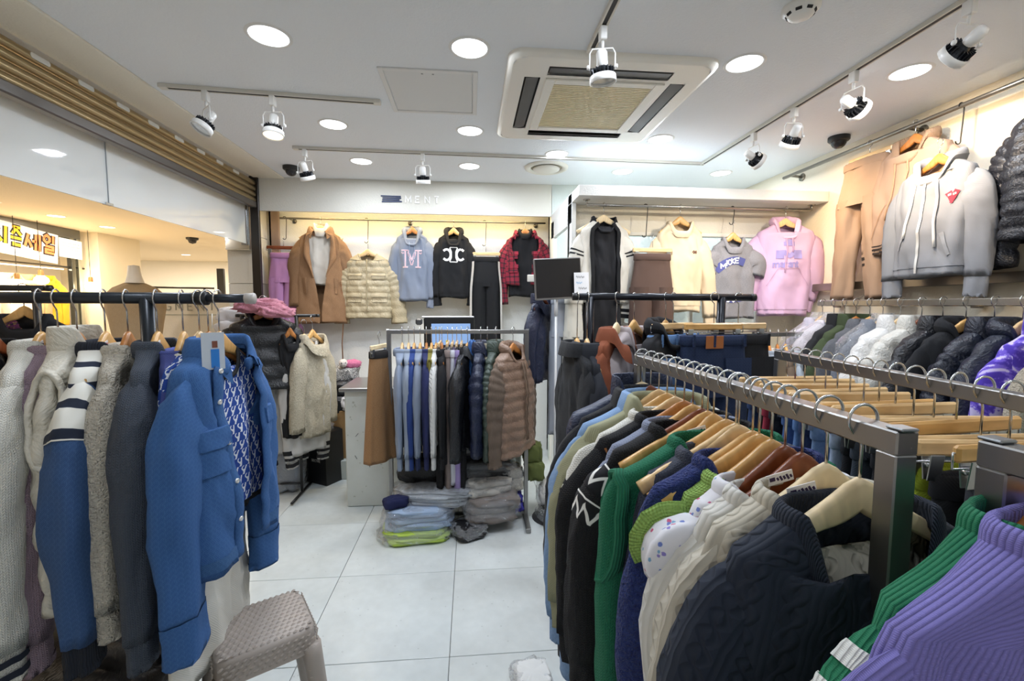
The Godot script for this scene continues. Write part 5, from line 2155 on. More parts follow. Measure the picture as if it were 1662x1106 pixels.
func make_patterns() -> void:
	pattern("breton", 64, 12.5, func(u: float, v: float): return Color("20283a") if v < 0.3 else Color("e6e4da"))
	pattern("monogram", 96, 9.0, func(u: float, v: float):
		var x := fmod(u * 4.0 + (0.5 if int(v * 4.0) % 2 else 0.0), 1.0)
		var y := fmod(v * 4.0, 1.0)
		var on := absf(x - 0.3 - y * 0.2) < 0.09 or absf(x - 0.65 - 0.15 * sin(y * TAU)) < 0.08 or (absf(y - 0.5) < 0.1 and x > 0.3 and x < 0.7)
		return Color("e8ecf2") if on else Color("24489c"))
	pattern("plaid", 64, 21.0, func(u: float, v: float):
		var k := 0.0
		if u < 0.28:
			k += 0.5
		if v < 0.28:
			k += 0.5
		k += 0.25 * (h2(int(u * 64), int(v * 64)) - 0.5)
		return Color("8c1f35").lerp(Color("1d1218"), clampf(k, 0, 1)))
	pattern("floral", 96, 10.0, func(u: float, v: float):
		for k in 26:
			var c := Vector2(h2(k, 3), h2(k, 8))
			var d := (Vector2(u, v) - c).length()
			if d < 0.022 + 0.02 * h2(k, 5):
				return [Color("6d7fc0"), Color("c0567a"), Color("7aa6c8"), Color("8a7fc4")][k % 4]
		return Color("dcdce2"))
	pattern("camo", 128, 2.2, func(u: float, v: float):
		var a := TAU * u
		var b := TAU * v
		var n := fn.get_noise_3d(cos(a) * 26.0, sin(a) * 26.0 + cos(b) * 26.0, sin(b) * 26.0)
		return Color("c9bde6") if n > 0.14 else (Color("4a33a6") if n < -0.1 else Color("7059c8")))
	pattern("nordic", 64, 13.0, func(u: float, v: float):
		var zz := absf(fmod(u * 2.0, 1.0) * 2.0 - 1.0)
		return Color("e6e6e2") if absf(v - 0.25 - 0.5 * zz) < 0.11 or v > 0.93 else Color("14151a"))
	pattern("tweed", 64, 10.0, func(u: float, v: float):
		var n := h2(int(u * 64), int(v * 32))
		return Color("e8e6e2") if n > 0.55 else Color("1a1a1c"))
	pattern("sequin", 96, 5.0, func(u: float, v: float):
		var r := fmod((Vector2(u, v) - Vector2(0.5, 0.5)).length() * 9.0, 1.0)
		var n := h2(int(u * 48), int(v * 48))
		return Color("7d3566").lerp(Color("c8b44c") if n > 0.7 else Color("2e2a3a"), 0.75 if r > 0.6 or n > 0.85 else 0.1))

# ---- back wall
func back_wall() -> void:
	var y := 2.187
	var z := -4.2
	wall_rail("thin steel rail along the back wall below the soffit", Vector3(-1.66, y, z), Vector3(0.69, y, z), 0.0085, [0.03, 0.47, 0.97], Vector3(0, 0, -0.15), flat("8f8b82", 0.3, 0.9))
	s_hook("black wire hook above the pink trousers", Vector3(-1.62, y, z), 0.17)
	clip_hanger(Vector3(-1.635, 2.015, z), 0.12, 3, "pink trousers", {"bw": 0.14, "drop": 0.07, "r": 0.014, "turned": true})
	trousers("pink_trousers", "lilac pink trousers hung at the end of the back wall", Vector3(-1.64, 2.015, z), 0.05, {"m": cloth("c98bc0", "cotton"), "ww": 0.105, "hip": 0.125, "hem": 0.085, "L": 0.95, "y0": -0.13, "d": 0.03, "rise": 0.26, "fold": 0.01, "seed": 4.0})
	# camel coat over a cream top
	var at := Vector3(-1.31, y, z + 0.01)
	hanger(at, 0.05, 0, "camel coat on the back wall", {"turned": true, "r": 0.014, "drop": 0.075, "hw": 0.18})
	var g := {"m": cloth("eee6d8", "knit"), "collar": "mock", "L": 0.5, "slen": 0.0, "sw": 0.14, "cw": 0.14, "d": 0.04, "dip": 0.05, "nw": 0.06, "y0": -0.085}
	top("cream_turtleneck", "cream high necked top worn inside the camel coat", "top", at, 0.05, g)
	g = {"m": cloth("9c7450", "wool"), "collar": "shirt", "gap": 0.02, "gap_top": 0.42, "L": 0.82, "sw": 0.185, "cw": 0.2, "hw": 0.225, "d": 0.07, "hd": 0.075, "slen": 0.6, "r0": 0.085, "r1": 0.062, "out": 0.045, "nw": 0.08, "y0": -0.1, "sl": 0.07, "seed": 2.0, "dip": 0.05, "fold": 0.014}
	var t := top("camel_coat", "camel wool coat with wide lapels on the back wall", "coat", at, 0.05, g)
	lapels(t, g, -0.52, 0.11, g.m, 0.18)
	var st := S()
	tube(st, [Vector3(0.17, -0.55, 0.05), Vector3(0.185, -0.8, 0.03), Vector3(0.16, -1.1, 0.03), Vector3(0.165, -1.37, 0.03)], 0.019, 8, true, 0.18, Vector3(0, 0, 1))
	part(t, "tie_belt", st, cloth("8a5a34", "wool"))
	for s in [-1.0, 1.0]:
		patch_on(g, t, "welt_pocket", s * 0.13 - 0.012, s * 0.13 + 0.012, -0.52, -0.66, g.m, 0.006, 5)
	# beige quilted jacket
	s_hook("black wire hook above the quilted jacket", Vector3(-0.92, y, z), 0.19)
	g = {"m": cloth("b5a684", "nylon"), "collar": "bib", "L": 0.57, "sw": 0.19, "cw": 0.2, "hw": 0.205, "d": 0.08, "q": 0.058, "qa": 0.012, "qx": 0.105, "slen": 0.56, "r0": 0.085, "r1": 0.06, "out": 0.06, "out_l": 0.085, "seed": 5.0, "dip": 0.075, "short": "beige quilted jacket", "fold": 0.005}
	t = hung("quilted_jacket", "beige square quilted jacket with four flap pockets", "jacket", Vector3(-0.91, 1.995, z + 0.01), 0.0, 0, g, {"turned": true, "r": 0.014, "drop": 0.085, "hw": 0.18})
	for s in [-1.0, 1.0]:
		pocket_flap(t, g, s * 0.1, -0.29, 0.11, 0.05, g.m)
		pocket_flap(t, g, s * 0.11, -0.47, 0.12, 0.07, g.m)
	buttons(t, g, [-0.1, 0.1], [-0.3, -0.485], flat("e9e4d6", 0.2), 0.007)
	st = S()
	var zp := []
	for k in 14:
		zp.append(front(g, 0.0, -0.16 - 0.036 * k, 0.01))
	tube(st, zp, 0.005, 6)
	part(t, "front_seam", st, cloth("a89a78", "cotton"))
	# blue hoodie
	g = {"m": cloth("8893a8", "knit"), "collar": "hood", "L": 0.62, "sw": 0.145, "cw": 0.142, "hw": 0.14, "d": 0.06, "slen": 0.62, "r0": 0.07, "r1": 0.04, "out": 0.015, "rib": 0.045, "cuff": 0.05, "nw": 0.065, "dip": 0.12, "seed": 6.0, "short": "pale blue hoodie"}
	t = hung("pale_blue_hoodie", "pale blue knit hoodie with a pink outlined ornate letter", "hoodie", Vector3(-0.52, y, z + 0.01), 0.0, 2, g, {"turned": true, "r": 0.014, "drop": 0.075, "hw": 0.14})
	var big := [[0.012, [Vector2(-0.075, -0.42), Vector2(-0.035, -0.42)]], [0.012, [Vector2(-0.055, -0.42), Vector2(-0.055, -0.275)]], [0.012, [Vector2(-0.085, -0.272), Vector2(-0.03, -0.272), Vector2(0.0, -0.36), Vector2(0.03, -0.272), Vector2(0.085, -0.272)]], [0.012, [Vector2(0.055, -0.275), Vector2(0.055, -0.42)]], [0.012, [Vector2(0.035, -0.42), Vector2(0.075, -0.42)]], [0.009, [Vector2(-0.035, -0.29), Vector2(-0.005, -0.4), Vector2(0.005, -0.4), Vector2(0.035, -0.29)]], [0.009, [Vector2(-0.085, -0.29), Vector2(-0.08, -0.3), Vector2(-0.068, -0.295)]], [0.009, [Vector2(0.085, -0.29), Vector2(0.08, -0.3), Vector2(0.068, -0.295)]]]
	print_on(g, t, "ornate_letter", big, flat("f0dfe2", 0.8), 0.004)
	var thin := []
	for s in big:
		thin.append([0.004, s[1]])
	print_on(g, t, "letter_outline", thin, flat("c58a9a", 0.8), 0.0055)
	drawstrings(t, g, [-0.02, 0.02], -0.2, [0.2, 0.16], flat("8d9cb4", 0.9), 0.003)
	# black hoodie
	g = {"m": cloth("16171b", "knit"), "collar": "hood", "L": 0.59, "sw": 0.145, "cw": 0.142, "hw": 0.14, "d": 0.06, "slen": 0.6, "r0": 0.07, "r1": 0.042, "out": 0.02, "rib": 0.04, "cuff": 0.05, "nw": 0.065, "dip": 0.12, "seed": 7.0, "short": "black hoodie with white emblem"}
	t = hung("black_hoodie", "black zip hoodie with a large white linked emblem", "hoodie", Vector3(-0.15, y, z + 0.01), 0.0, 1, g, {"turned": true, "r": 0.014, "drop": 0.075, "hw": 0.14})
	var em := []
	for s in [-1.0, 1.0]:
		var arc2 := []
		for k in 13:
			var a := deg_to_rad(50.0 + 260.0 * k / 12)
			arc2.append(Vector2(s * (0.062 + cos(a) * 0.036), -0.305 + sin(a) * 0.048))
		em.append([0.02, arc2])
		em.append([0.01, [Vector2(s * 0.034, -0.245), Vector2(s * 0.02, -0.28), Vector2(s * 0.02, -0.33), Vector2(s * 0.034, -0.365)]])
	em.append([0.008, [Vector2(-0.03, -0.24), Vector2(0.03, -0.24)]])
	em.append([0.008, [Vector2(-0.03, -0.37), Vector2(0.03, -0.37)]])
	print_on(g, t, "emblem", em, flat("e8e6e2", 0.8), 0.004)
	# black trousers with white sides
	s_hook("black wire hook above the side striped trousers", Vector3(0.13, y, z), 0.2)
	clip_hanger(Vector3(0.14, 1.98, z + 0.03), 0.0, 0, "black side striped trousers", {"bw": 0.13, "drop": 0.07, "r": 0.014, "turned": true})
	trousers("striped_trousers", "black trousers with wide white side stripes on the wall", Vector3(0.14, 1.98, z + 0.03), 0.0, {"m": cloth("121317", "cotton"), "ww": 0.115, "hip": 0.135, "hem": 0.075, "L": 1.0, "y0": -0.11, "stripe_m": cloth("e4e0d8", "cotton"), "d": 0.03, "crease": 1.0, "seed": 3.0})
	# red plaid jacket over black top
	at = Vector3(0.5, y, z + 0.02)
	hanger(at, -0.1, 2, "red checked jacket", {"turned": true, "r": 0.014, "drop": 0.075, "hw": 0.16})
	g = {"m": cloth("15151a", "knit"), "collar": "crew", "L": 0.6, "slen": 0.0, "sw": 0.13, "cw": 0.14, "hw": 0.15, "d": 0.045, "dip": 0.05, "nw": 0.06, "y0": -0.075}
	top("black_inner_top", "black knit top showing below the red checked jacket", "top", at, -0.1, g)
	g = {"m": cloth("8c1f35", "wool", 0.9, "plaid"), "collar": "shirt", "gap": 0.2, "gap_top": 0.75, "L": 0.47, "sw": 0.18, "cw": 0.19, "hw": 0.185, "d": 0.07, "slen": 0.58, "r0": 0.08, "r1": 0.05, "out": 0.035, "nw": 0.08, "y0": -0.1, "seed": 9.0, "dip": 0.05}
	t = top("checked_jacket", "short dark red checked jacket beside the pole screen", "jacket", at, -0.1, g)
	lapels(t, g, -0.34, 0.075, g.m, 0.25)
	for s in [-1.0, 1.0]:
		pocket_flap(t, g, s * 0.11, -0.28, 0.085, 0.055, g.m)
		pocket_flap(t, g, s * 0.11, -0.4, 0.085, 0.06, g.m)
	buttons(t, g, [-0.11, 0.11], [-0.292, -0.412], flat("d0b070", 0.25, 0.8), 0.007)

# ---- alcove rail in front of the cubicle
func alcove() -> void:
	var y := 2.123
	var z := -3.13
	wall_rail("steel rail hung under the cubicle top", Vector3(0.8, y, z), Vector3(2.46, y, z), 0.0105, [0.0, 1.0], Vector3(0, 0.04, 0), flat("b6b4ae", 0.25, 0.95))
	# cream cardigan with black edges over black dress
	var at := Vector3(0.92, y, z + 0.01)
	hanger(at, 0.08, 4, "cream cardigan with black edges", {"turned": true, "r": 0.017, "drop": 0.085, "hw": 0.19})
	var g := {"m": cloth("13141a", "cotton"), "collar": "bib", "L": 0.95, "slen": 0.0, "sw": 0.12, "cw": 0.11, "hw": 0.16, "d": 0.04, "dip": 0.1, "nw": 0.085, "y0": -0.085, "seed": 3.3, "fold": 0.016}
	top("black_dress", "long black sleeveless dress inside the cream cardigan", "dress", at, 0.08, g)
	g = {"m": cloth("e9e4d8", "knit"), "gap": 0.42, "gap_top": 0.5, "L": 0.56, "sw": 0.185, "cw": 0.185, "hw": 0.185, "d": 0.06, "slen": 0.6, "r0": 0.075, "r1": 0.045, "out": 0.01, "nw": 0.09, "y0": -0.115, "seed": 4.1, "dip": 0.02}
	var t := top("cream_cardigan", "cream knit cardigan with black edges and arm bands", "cardigan", at, 0.08, g)
	var bk := cloth("15161a", "rib")
	placket(t, g, bk, "black_edge", 0.014)
	stripes_on_sleeve(t, g, [[0.3, 0.325], [0.36, 0.385], [0.93, 0.955], [0.97, 1.0]], bk)
	stripes_on_body(t, g, [[0.03, 0.055]], bk)
	s_hook("black wire hook above the brown trousers", Vector3(1.22, y, z + 0.004), 0.2)
	clip_hanger(Vector3(1.25, 1.9, z + 0.07), 0.0, 0, "brown trousers", {"bw": 0.14, "drop": 0.075, "r": 0.014, "turned": true})
	trousers("brown_trousers", "brown wide leg trousers behind the black pipe rack", Vector3(1.25, 1.9, z + 0.07), 0.0, {"m": cloth("5d463c", "cotton"), "ww": 0.125, "hip": 0.15, "hem": 0.1, "L": 0.95, "y0": -0.115, "crease": 1.2, "seed": 6.0, "d": 0.035})
	g = {"m": cloth("e3cba6", "cotton"), "collar": "crew", "L": 0.62, "sw": 0.17, "cw": 0.165, "hw": 0.155, "d": 0.065, "slen": 0.66, "r0": 0.075, "r1": 0.05, "out": 0.0, "out_l": 0.085, "rib": 0.05, "cuff": 0.05, "seed": 8.0, "short": "beige sweatshirt", "sl": 0.08}
	t = hung("beige_sweatshirt", "pale beige sweatshirt with a tiny brown chest emblem", "sweatshirt", Vector3(1.47, y, z + 0.01), 0.0, 1, g, {"turned": true, "r": 0.017, "drop": 0.085, "hw": 0.17})
	print_on(g, t, "chest_emblem", [[0.005, [Vector2(0.075, -0.315), Vector2(0.066, -0.32), Vector2(0.075, -0.327)]], [0.005, [Vector2(0.09, -0.315), Vector2(0.1, -0.32), Vector2(0.09, -0.327)]], [0.006, [Vector2(0.074, -0.331), Vector2(0.094, -0.312)]], [0.006, [Vector2(0.074, -0.312), Vector2(0.094, -0.331)]]], flat("5a3020", 0.8), 0.004)
	s_hook("chrome wire hook above the grey printed t-shirt", Vector3(1.86, y, z), 0.1)
	g = {"m": cloth("8d8b90", "wool"), "collar": "crew", "L": 0.56, "sw": 0.15, "cw": 0.155, "hw": 0.16, "d": 0.05, "slen": 0.2, "r0": 0.075, "r1": 0.07, "out": 0.02, "seed": 12.0, "short": "grey printed t-shirt", "nw": 0.075}
	t = hung("grey_tshirt", "heather grey t-shirt with blue lettering", "t-shirt", Vector3(1.865, 2.02, z + 0.01), -0.12, 1, g, {"turned": true, "r": 0.014, "drop": 0.085, "hw": 0.12})
	var arc := []
	for k in 9:
		var f := k / 8.0 - 0.5
		arc.append(Vector2(-0.03 + f * 0.17, -0.275 - f * f * 0.12 + f * 0.05))
	print_on(g, t, "print_band", [[0.055, arc]], flat("4a4f86", 0.85), 0.003)
	var word := []
	for q in [["M", -0.095, -0.325], ["I", -0.062, -0.306], ["C", -0.05, -0.3], ["K", -0.023, -0.291], ["E", 0.004, -0.288]]:
		word.append_array(strokes(q[0], Vector2(q[1], q[2]), 0.034, 0.3, 0.008))
	print_on(g, t, "lettering", word, flat("eceaf0", 0.85), 0.0045)
	print_on(g, t, "number_band", [[0.05, [Vector2(-0.1, -0.53), Vector2(-0.02, -0.545), Vector2(0.04, -0.535)]]], flat("4a4f86", 0.85), 0.003)
	print_on(g, t, "number", strokes("90", Vector2(-0.055, -0.562), 0.042, 0.3, 0.009), flat("eceaf0", 0.85), 0.0045)
	g = {"m": cloth("dbb3d6", "cotton"), "collar": "hood", "L": 0.66, "sw": 0.2, "cw": 0.19, "hw": 0.165, "d": 0.08, "slen": 0.56, "r0": 0.1, "r1": 0.05, "out": 0.03, "out_l": -0.03, "rib": 0.055, "cuff": 0.05, "nw": 0.075, "dip": 0.11, "seed": 14.0, "short": "pink hoodie", "balloon": 0.02, "fold": 0.016}
	t = hung("pink_hoodie", "pale pink hoodie with purple square logo and word", "hoodie", Vector3(2.25, y, z + 0.02), -0.18, 0, g, {"turned": true, "r": 0.017, "drop": 0.085, "hw": 0.17})
	var pur := flat("9a90c8", 0.85)
	patch_on(g, t, "logo_block", -0.085, -0.035, -0.3, -0.36, pur, 0.004, 6)
	patch_on(g, t, "logo_block", 0.03, 0.085, -0.3, -0.36, pur, 0.004, 6)
	print_on(g, t, "logo_slash", [[0.03, [Vector2(-0.035, -0.315), Vector2(0.0, -0.345), Vector2(0.03, -0.315)]]], pur, 0.004)
	print_on(g, t, "logo_dot", [[0.03, [Vector2(-0.03, -0.255), Vector2(0.03, -0.255)]], [0.02, [Vector2(-0.02, -0.235), Vector2(0.02, -0.235)]]], pur, 0.004)
	print_on(g, t, "logo_word", strokes("marant", Vector2(-0.1, -0.42), 0.045, 0.16, 0.009), pur, 0.004)
	drawstrings(t, g, [-0.02, 0.02], -0.215, [0.24, 0.1], cloth("c8a0c4", "cotton"), 0.0045)
	print_on(g, t, "pocket_seam", [[0.004, [Vector2(-0.14, -0.55), Vector2(-0.07, -0.43), Vector2(0.07, -0.43), Vector2(0.14, -0.55)]]], cloth("c9a0c4", "cotton"), 0.004)

# ---- display on the side wall
func side_wall() -> void:
	var rm := flat("8f8a80", 0.3, 0.9)
	wall_rail("steel rail high on the side wall under the ceiling", Vector3(2.4, 2.41, -3.36), Vector3(2.4, 2.41, -1.0), 0.012, [0.03, 0.42, 0.9], Vector3(0.1, -0.01, 0), rm)
	var f := -PI / 2
	clip_hanger(Vector3(2.4, 2.41, -2.6), f, 0, "camel jogging trousers", {"bw": 0.15, "drop": 0.06, "r": 0.016, "turned": true, "cx": 0.13})
	trousers("jogging_trousers", "camel jogging trousers with gathered waist on the side wall", Vector3(2.38, 2.41, -2.6), f, {"m": cloth("ab8c72", "cotton"), "ww": 0.14, "hip": 0.17, "hem": 0.075, "L": 0.84, "y0": -0.1, "gather": 0.004, "fold": 0.014, "seed": 2.2, "spread": 0.05, "d": 0.045})
	var g := {"m": cloth("ae8f78", "cotton"), "collar": "hood", "L": 0.6, "sw": 0.2, "cw": 0.21, "hw": 0.2, "d": 0.08, "slen": 0.6, "r0": 0.095, "r1": 0.06, "out": 0.02, "rib": 0.06, "cuff": 0.06, "nw": 0.085, "dip": 0.11, "seed": 3.7, "short": "beige hoodie on the side wall", "rib_m": cloth("a88a70", "rib"), "fold": 0.015}
	var t := hung("beige_hoodie", "beige hoodie with black striped hem on the side wall", "hoodie", Vector3(2.38, 2.41, -2.3), f, 2, g, {"turned": true, "r": 0.016, "drop": 0.075})
	var bk := flat("241c18", 0.9)
	stripes_on_body(t, g, [[0.008, 0.018], [0.03, 0.038], [0.05, 0.056]], bk)
	stripes_on_sleeve(t, g, [[0.92, 0.94], [0.96, 0.975]], bk)
	drawstrings(t, g, [-0.035, 0.035], -0.21, [0.3, 0.22], cloth("b0896a", "cotton"), 0.0045)
	print_on(g, t, "pocket_seam", [[0.004, [Vector2(-0.17, -0.6), Vector2(-0.09, -0.42), Vector2(0.09, -0.42), Vector2(0.17, -0.6)]]], cloth("a98262", "cotton"), 0.004)
	print_on(g, t, "heart_badge", [[0.03, [Vector2(0.11, -0.262), Vector2(0.125, -0.29), Vector2(0.14, -0.262)]]], flat("16181c", 0.8), 0.004)
	s_hook("long black wire hook carrying the grey zip hoodie", Vector3(2.4, 2.41, -2.09), 0.17, 0.0)
	g = {"m": cloth("8e9197", "cotton"), "collar": "hood", "L": 0.56, "sw": 0.185, "cw": 0.19, "hw": 0.18, "d": 0.075, "slen": 0.6, "r0": 0.088, "r1": 0.055, "out": 0.03, "rib": 0.06, "cuff": 0.06, "nw": 0.085, "dip": 0.1, "seed": 5.9, "short": "grey zip hoodie"}
	t = hung("grey_zip_hoodie", "light grey zip hoodie with a small red heart badge", "hoodie", Vector3(2.3, 2.235, -2.09), f, 2, g, {"turned": true, "r": 0.016, "drop": 0.075})
	drawstrings(t, g, [-0.055, 0.055], -0.2, [0.26, 0.32], flat("eceae4", 0.9), 0.0065)
	print_on(g, t, "zip", [[0.012, [Vector2(0.0, -0.21), Vector2(0.0, -0.64)]]], flat("c9c9c6", 0.4, 0.3), 0.006)
	var red := flat("c42a3c", 0.8)
	var hx := 0.12
	print_on(g, t, "heart_badge", [[0.026, [Vector2(hx - 0.016, -0.275), Vector2(hx - 0.008, -0.287), Vector2(hx, -0.302)]], [0.026, [Vector2(hx + 0.016, -0.272), Vector2(hx + 0.008, -0.287), Vector2(hx, -0.302)]], [0.014, [Vector2(hx, -0.3), Vector2(hx - 0.001, -0.318)]]], red, 0.004)
	for s in [-1.0, 1.0]:
		print_on(g, t, "badge_eye", [[0.009, [Vector2(hx + s * 0.012 - 0.005, -0.283), Vector2(hx + s * 0.012 + 0.005, -0.281)]]], flat("f2efe9", 0.8), 0.0058)
		print_on(g, t, "badge_pupil", [[0.004, [Vector2(hx + s * 0.012 - 0.001, -0.282), Vector2(hx + s * 0.012 + 0.002, -0.282)]]], flat("171518", 0.8), 0.0072)
		print_on(g, t, "pocket_welt", [[0.02, [Vector2(s * 0.09, -0.46), Vector2(s * 0.13, -0.56)]]], cloth("989ba0", "cotton"), 0.004)
	g = {"m": cloth("171a24", "nylon"), "collar": "puff", "L": 0.55, "sw": 0.2, "cw": 0.22, "hw": 0.21, "d": 0.085, "slen": 0.6, "r0": 0.085, "r1": 0.06, "out": 0.02, "q": 0.05, "qa": 0.009, "seed": 2.9, "short": "black puffer on the side wall"}
	hung("black_wall_puffer", "black quilted puffer jacket high on the side wall", "jacket", Vector3(2.36, 2.36, -1.63), f, 2, g, {"turned": true, "r": 0.016, "drop": 0.075})
	# bar shelf and its uprights, then the jacket rail
	t = thing("wall_bar", "flat steel bar along the side wall above the jackets", "wall bar", Vector3(2.44, 1.56, -2.1))
	part(t, "bar", S_box(Vector3(0, 0, 0.05), Vector3(0.03, 0.05, 2.5), 0.003), flat("9a948a", 0.3, 0.9))
	for z in [-0.75, 0.1, 0.9]:
		part(t, "upright", S_box(Vector3(0.02, -0.06, z), Vector3(0.03, 0.16, 0.04), 0.003), flat("8d877d", 0.3, 0.9))
	var rl := thing("jacket_rail", "flat steel rail carrying the jackets along the side wall", "hanging rail", Vector3(2.2, 1.452, -2.0))
	part(rl, "rail", S_box(Vector3(0, -0.006, 0.1), Vector3(0.014, 0.034, 1.6), 0.003), flat("b0adA6".to_lower(), 0.25, 0.95))
	for z in [-0.7, 0.1, 0.85]:
		part(rl, "arm", S_box(Vector3(0.14, -0.006, z), Vector3(0.28, 0.02, 0.02), 0.003), flat("a8a59e", 0.25, 0.95))
	var J := [
		[-2.66, "garment_bag_coat", "lilac grey coat under clear plastic at the far end of the jacket rail", "coat", {"m": cloth("b9b4c6", "wool"), "collar": "shirt", "L": 0.85, "film": 1}, 1, "coat under plastic"],
		[-2.57, "garment_bag_dress", "pale lavender dress under clear plastic on the jacket rail", "dress", {"m": cloth("cdc8d6", "cotton"), "collar": "crew", "L": 0.9, "film": 1}, 4, "lavender dress under plastic"],
		[-2.49, "black_blouson", "black blouson next to the plastic covered dress", "jacket", {"m": cloth("191b20", "cotton"), "collar": "stand", "L": 0.65}, 2, "black blouson"],
		[-2.41, "olive_jacket", "black and olive jacket on the side wall rail", "jacket", {"m": cloth("3c4a2c", "cotton"), "collar": "stand", "L": 0.65}, 2, "olive jacket"],
		[-2.32, "grey_coat", "mid grey wool coat on the side wall rail", "coat", {"m": cloth("5c5f66", "wool"), "collar": "shirt", "L": 0.8}, 1, "mid grey wool coat"],
		[-2.24, "covered_grey_coat", "blue grey coat with clear plastic over its shoulder", "coat", {"m": cloth("747a86", "wool"), "collar": "shirt", "L": 0.8, "film": 1}, 0, "blue grey coat"],
		[-2.14, "white_puffer", "white puffer jacket on the side wall rail", "jacket", {"m": cloth("e6e4e0", "nylon"), "collar": "puff", "q": 0.12, "qa": 0.02, "d": 0.08, "r0": 0.1}, 0, "white puffer"],
		[-2.03, "ivory_puffer", "ivory puffer jacket with a thick collar", "jacket", {"m": cloth("d9d5ca", "nylon"), "collar": "puff", "q": 0.11, "qa": 0.02, "d": 0.08, "r0": 0.1}, 3, "ivory puffer"],
		[-1.93, "black_puffer", "black wide baffle puffer beside the ivory puffer", "jacket", {"m": cloth("15171f", "nylon"), "collar": "puff", "q": 0.13, "qa": 0.018, "d": 0.08, "r0": 0.1}, 2, "black wide baffle puffer"],
		[-1.83, "black_parka", "matt black parka with its hood on the side wall rail", "jacket", {"m": cloth("14161b", "cotton"), "collar": "hood", "d": 0.075, "r0": 0.095, "L": 0.75}, 1, "matt black parka"],
		[-1.72, "navy_puffer", "navy narrow baffle puffer on the side wall rail", "jacket", {"m": cloth("161c2e", "nylon"), "collar": "puff", "q": 0.055, "qa": 0.015, "d": 0.08, "r0": 0.1}, 0, "navy narrow baffle puffer"],
		[-1.62, "navy_parka", "dark navy parka near the purple jacket", "jacket", {"m": cloth("1a2134", "nylon"), "collar": "hood", "d": 0.075, "r0": 0.095}, 0, "dark navy parka"],
		[-1.52, "purple_fleece", "purple camouflage fleece jacket on the side wall rail", "jacket", {"m": cloth("7059c8", "wool", 0.95, "camo"), "collar": "stand", "d": 0.075, "r0": 0.1, "L": 0.66}, 1, "purple camouflage fleece"],
		[-1.43, "sand_fleece", "sand coloured fleece jacket past the purple one", "jacket", {"m": cloth("b7ab97", "fleece"), "collar": "stand", "d": 0.07, "r0": 0.095}, 1, "sand fleece"],
		[-1.34, "green_cardigan", "muted green cardigan at the near end of the jacket rail", "cardigan", {"m": cloth("6f9c86", "knit"), "collar": "crew", "d": 0.07}, 0, "muted green cardigan"]]
	var n := 0
	for q in J:
		var gg: Dictionary = q[4]
		gg.short = q[6] + " on the jacket rail"
		gg.seed = 1.7 * n + 1.0
		gg.group = "jackets on the side wall rail"
		if not gg.has("sw"):
			gg.sw = 0.2
		gg.cuff = 0.04
		n += 1
		var o := hung(q[1], q[2], q[3], Vector3(2.2, 1.452, q[0]), 0.06 * sin(n * 2.3), q[5], gg)
		if gg.has("film"):
			var st := S()
			var P := PackedVector3Array()
			for j in 26:
				var v := j / 25.0
				for i in 36:
					var th := TAU * i / 36
					var w := 0.05 + 0.22 * smoothstep(0.0, 0.22, v)
					var nz := 0.035 * fn.get_noise_3d(cos(th) * 30.0 + n * 20.0, v * 70.0, sin(th) * 30.0)
					P.append(Vector3(cos(th) * (w + nz), -0.06 - v * 0.8, sin(th) * (0.03 + 0.06 * smoothstep(0.0, 0.3, v) + nz)))
			sheet(st, P, 36, true)
			part(o, "plastic_cover", st, film())

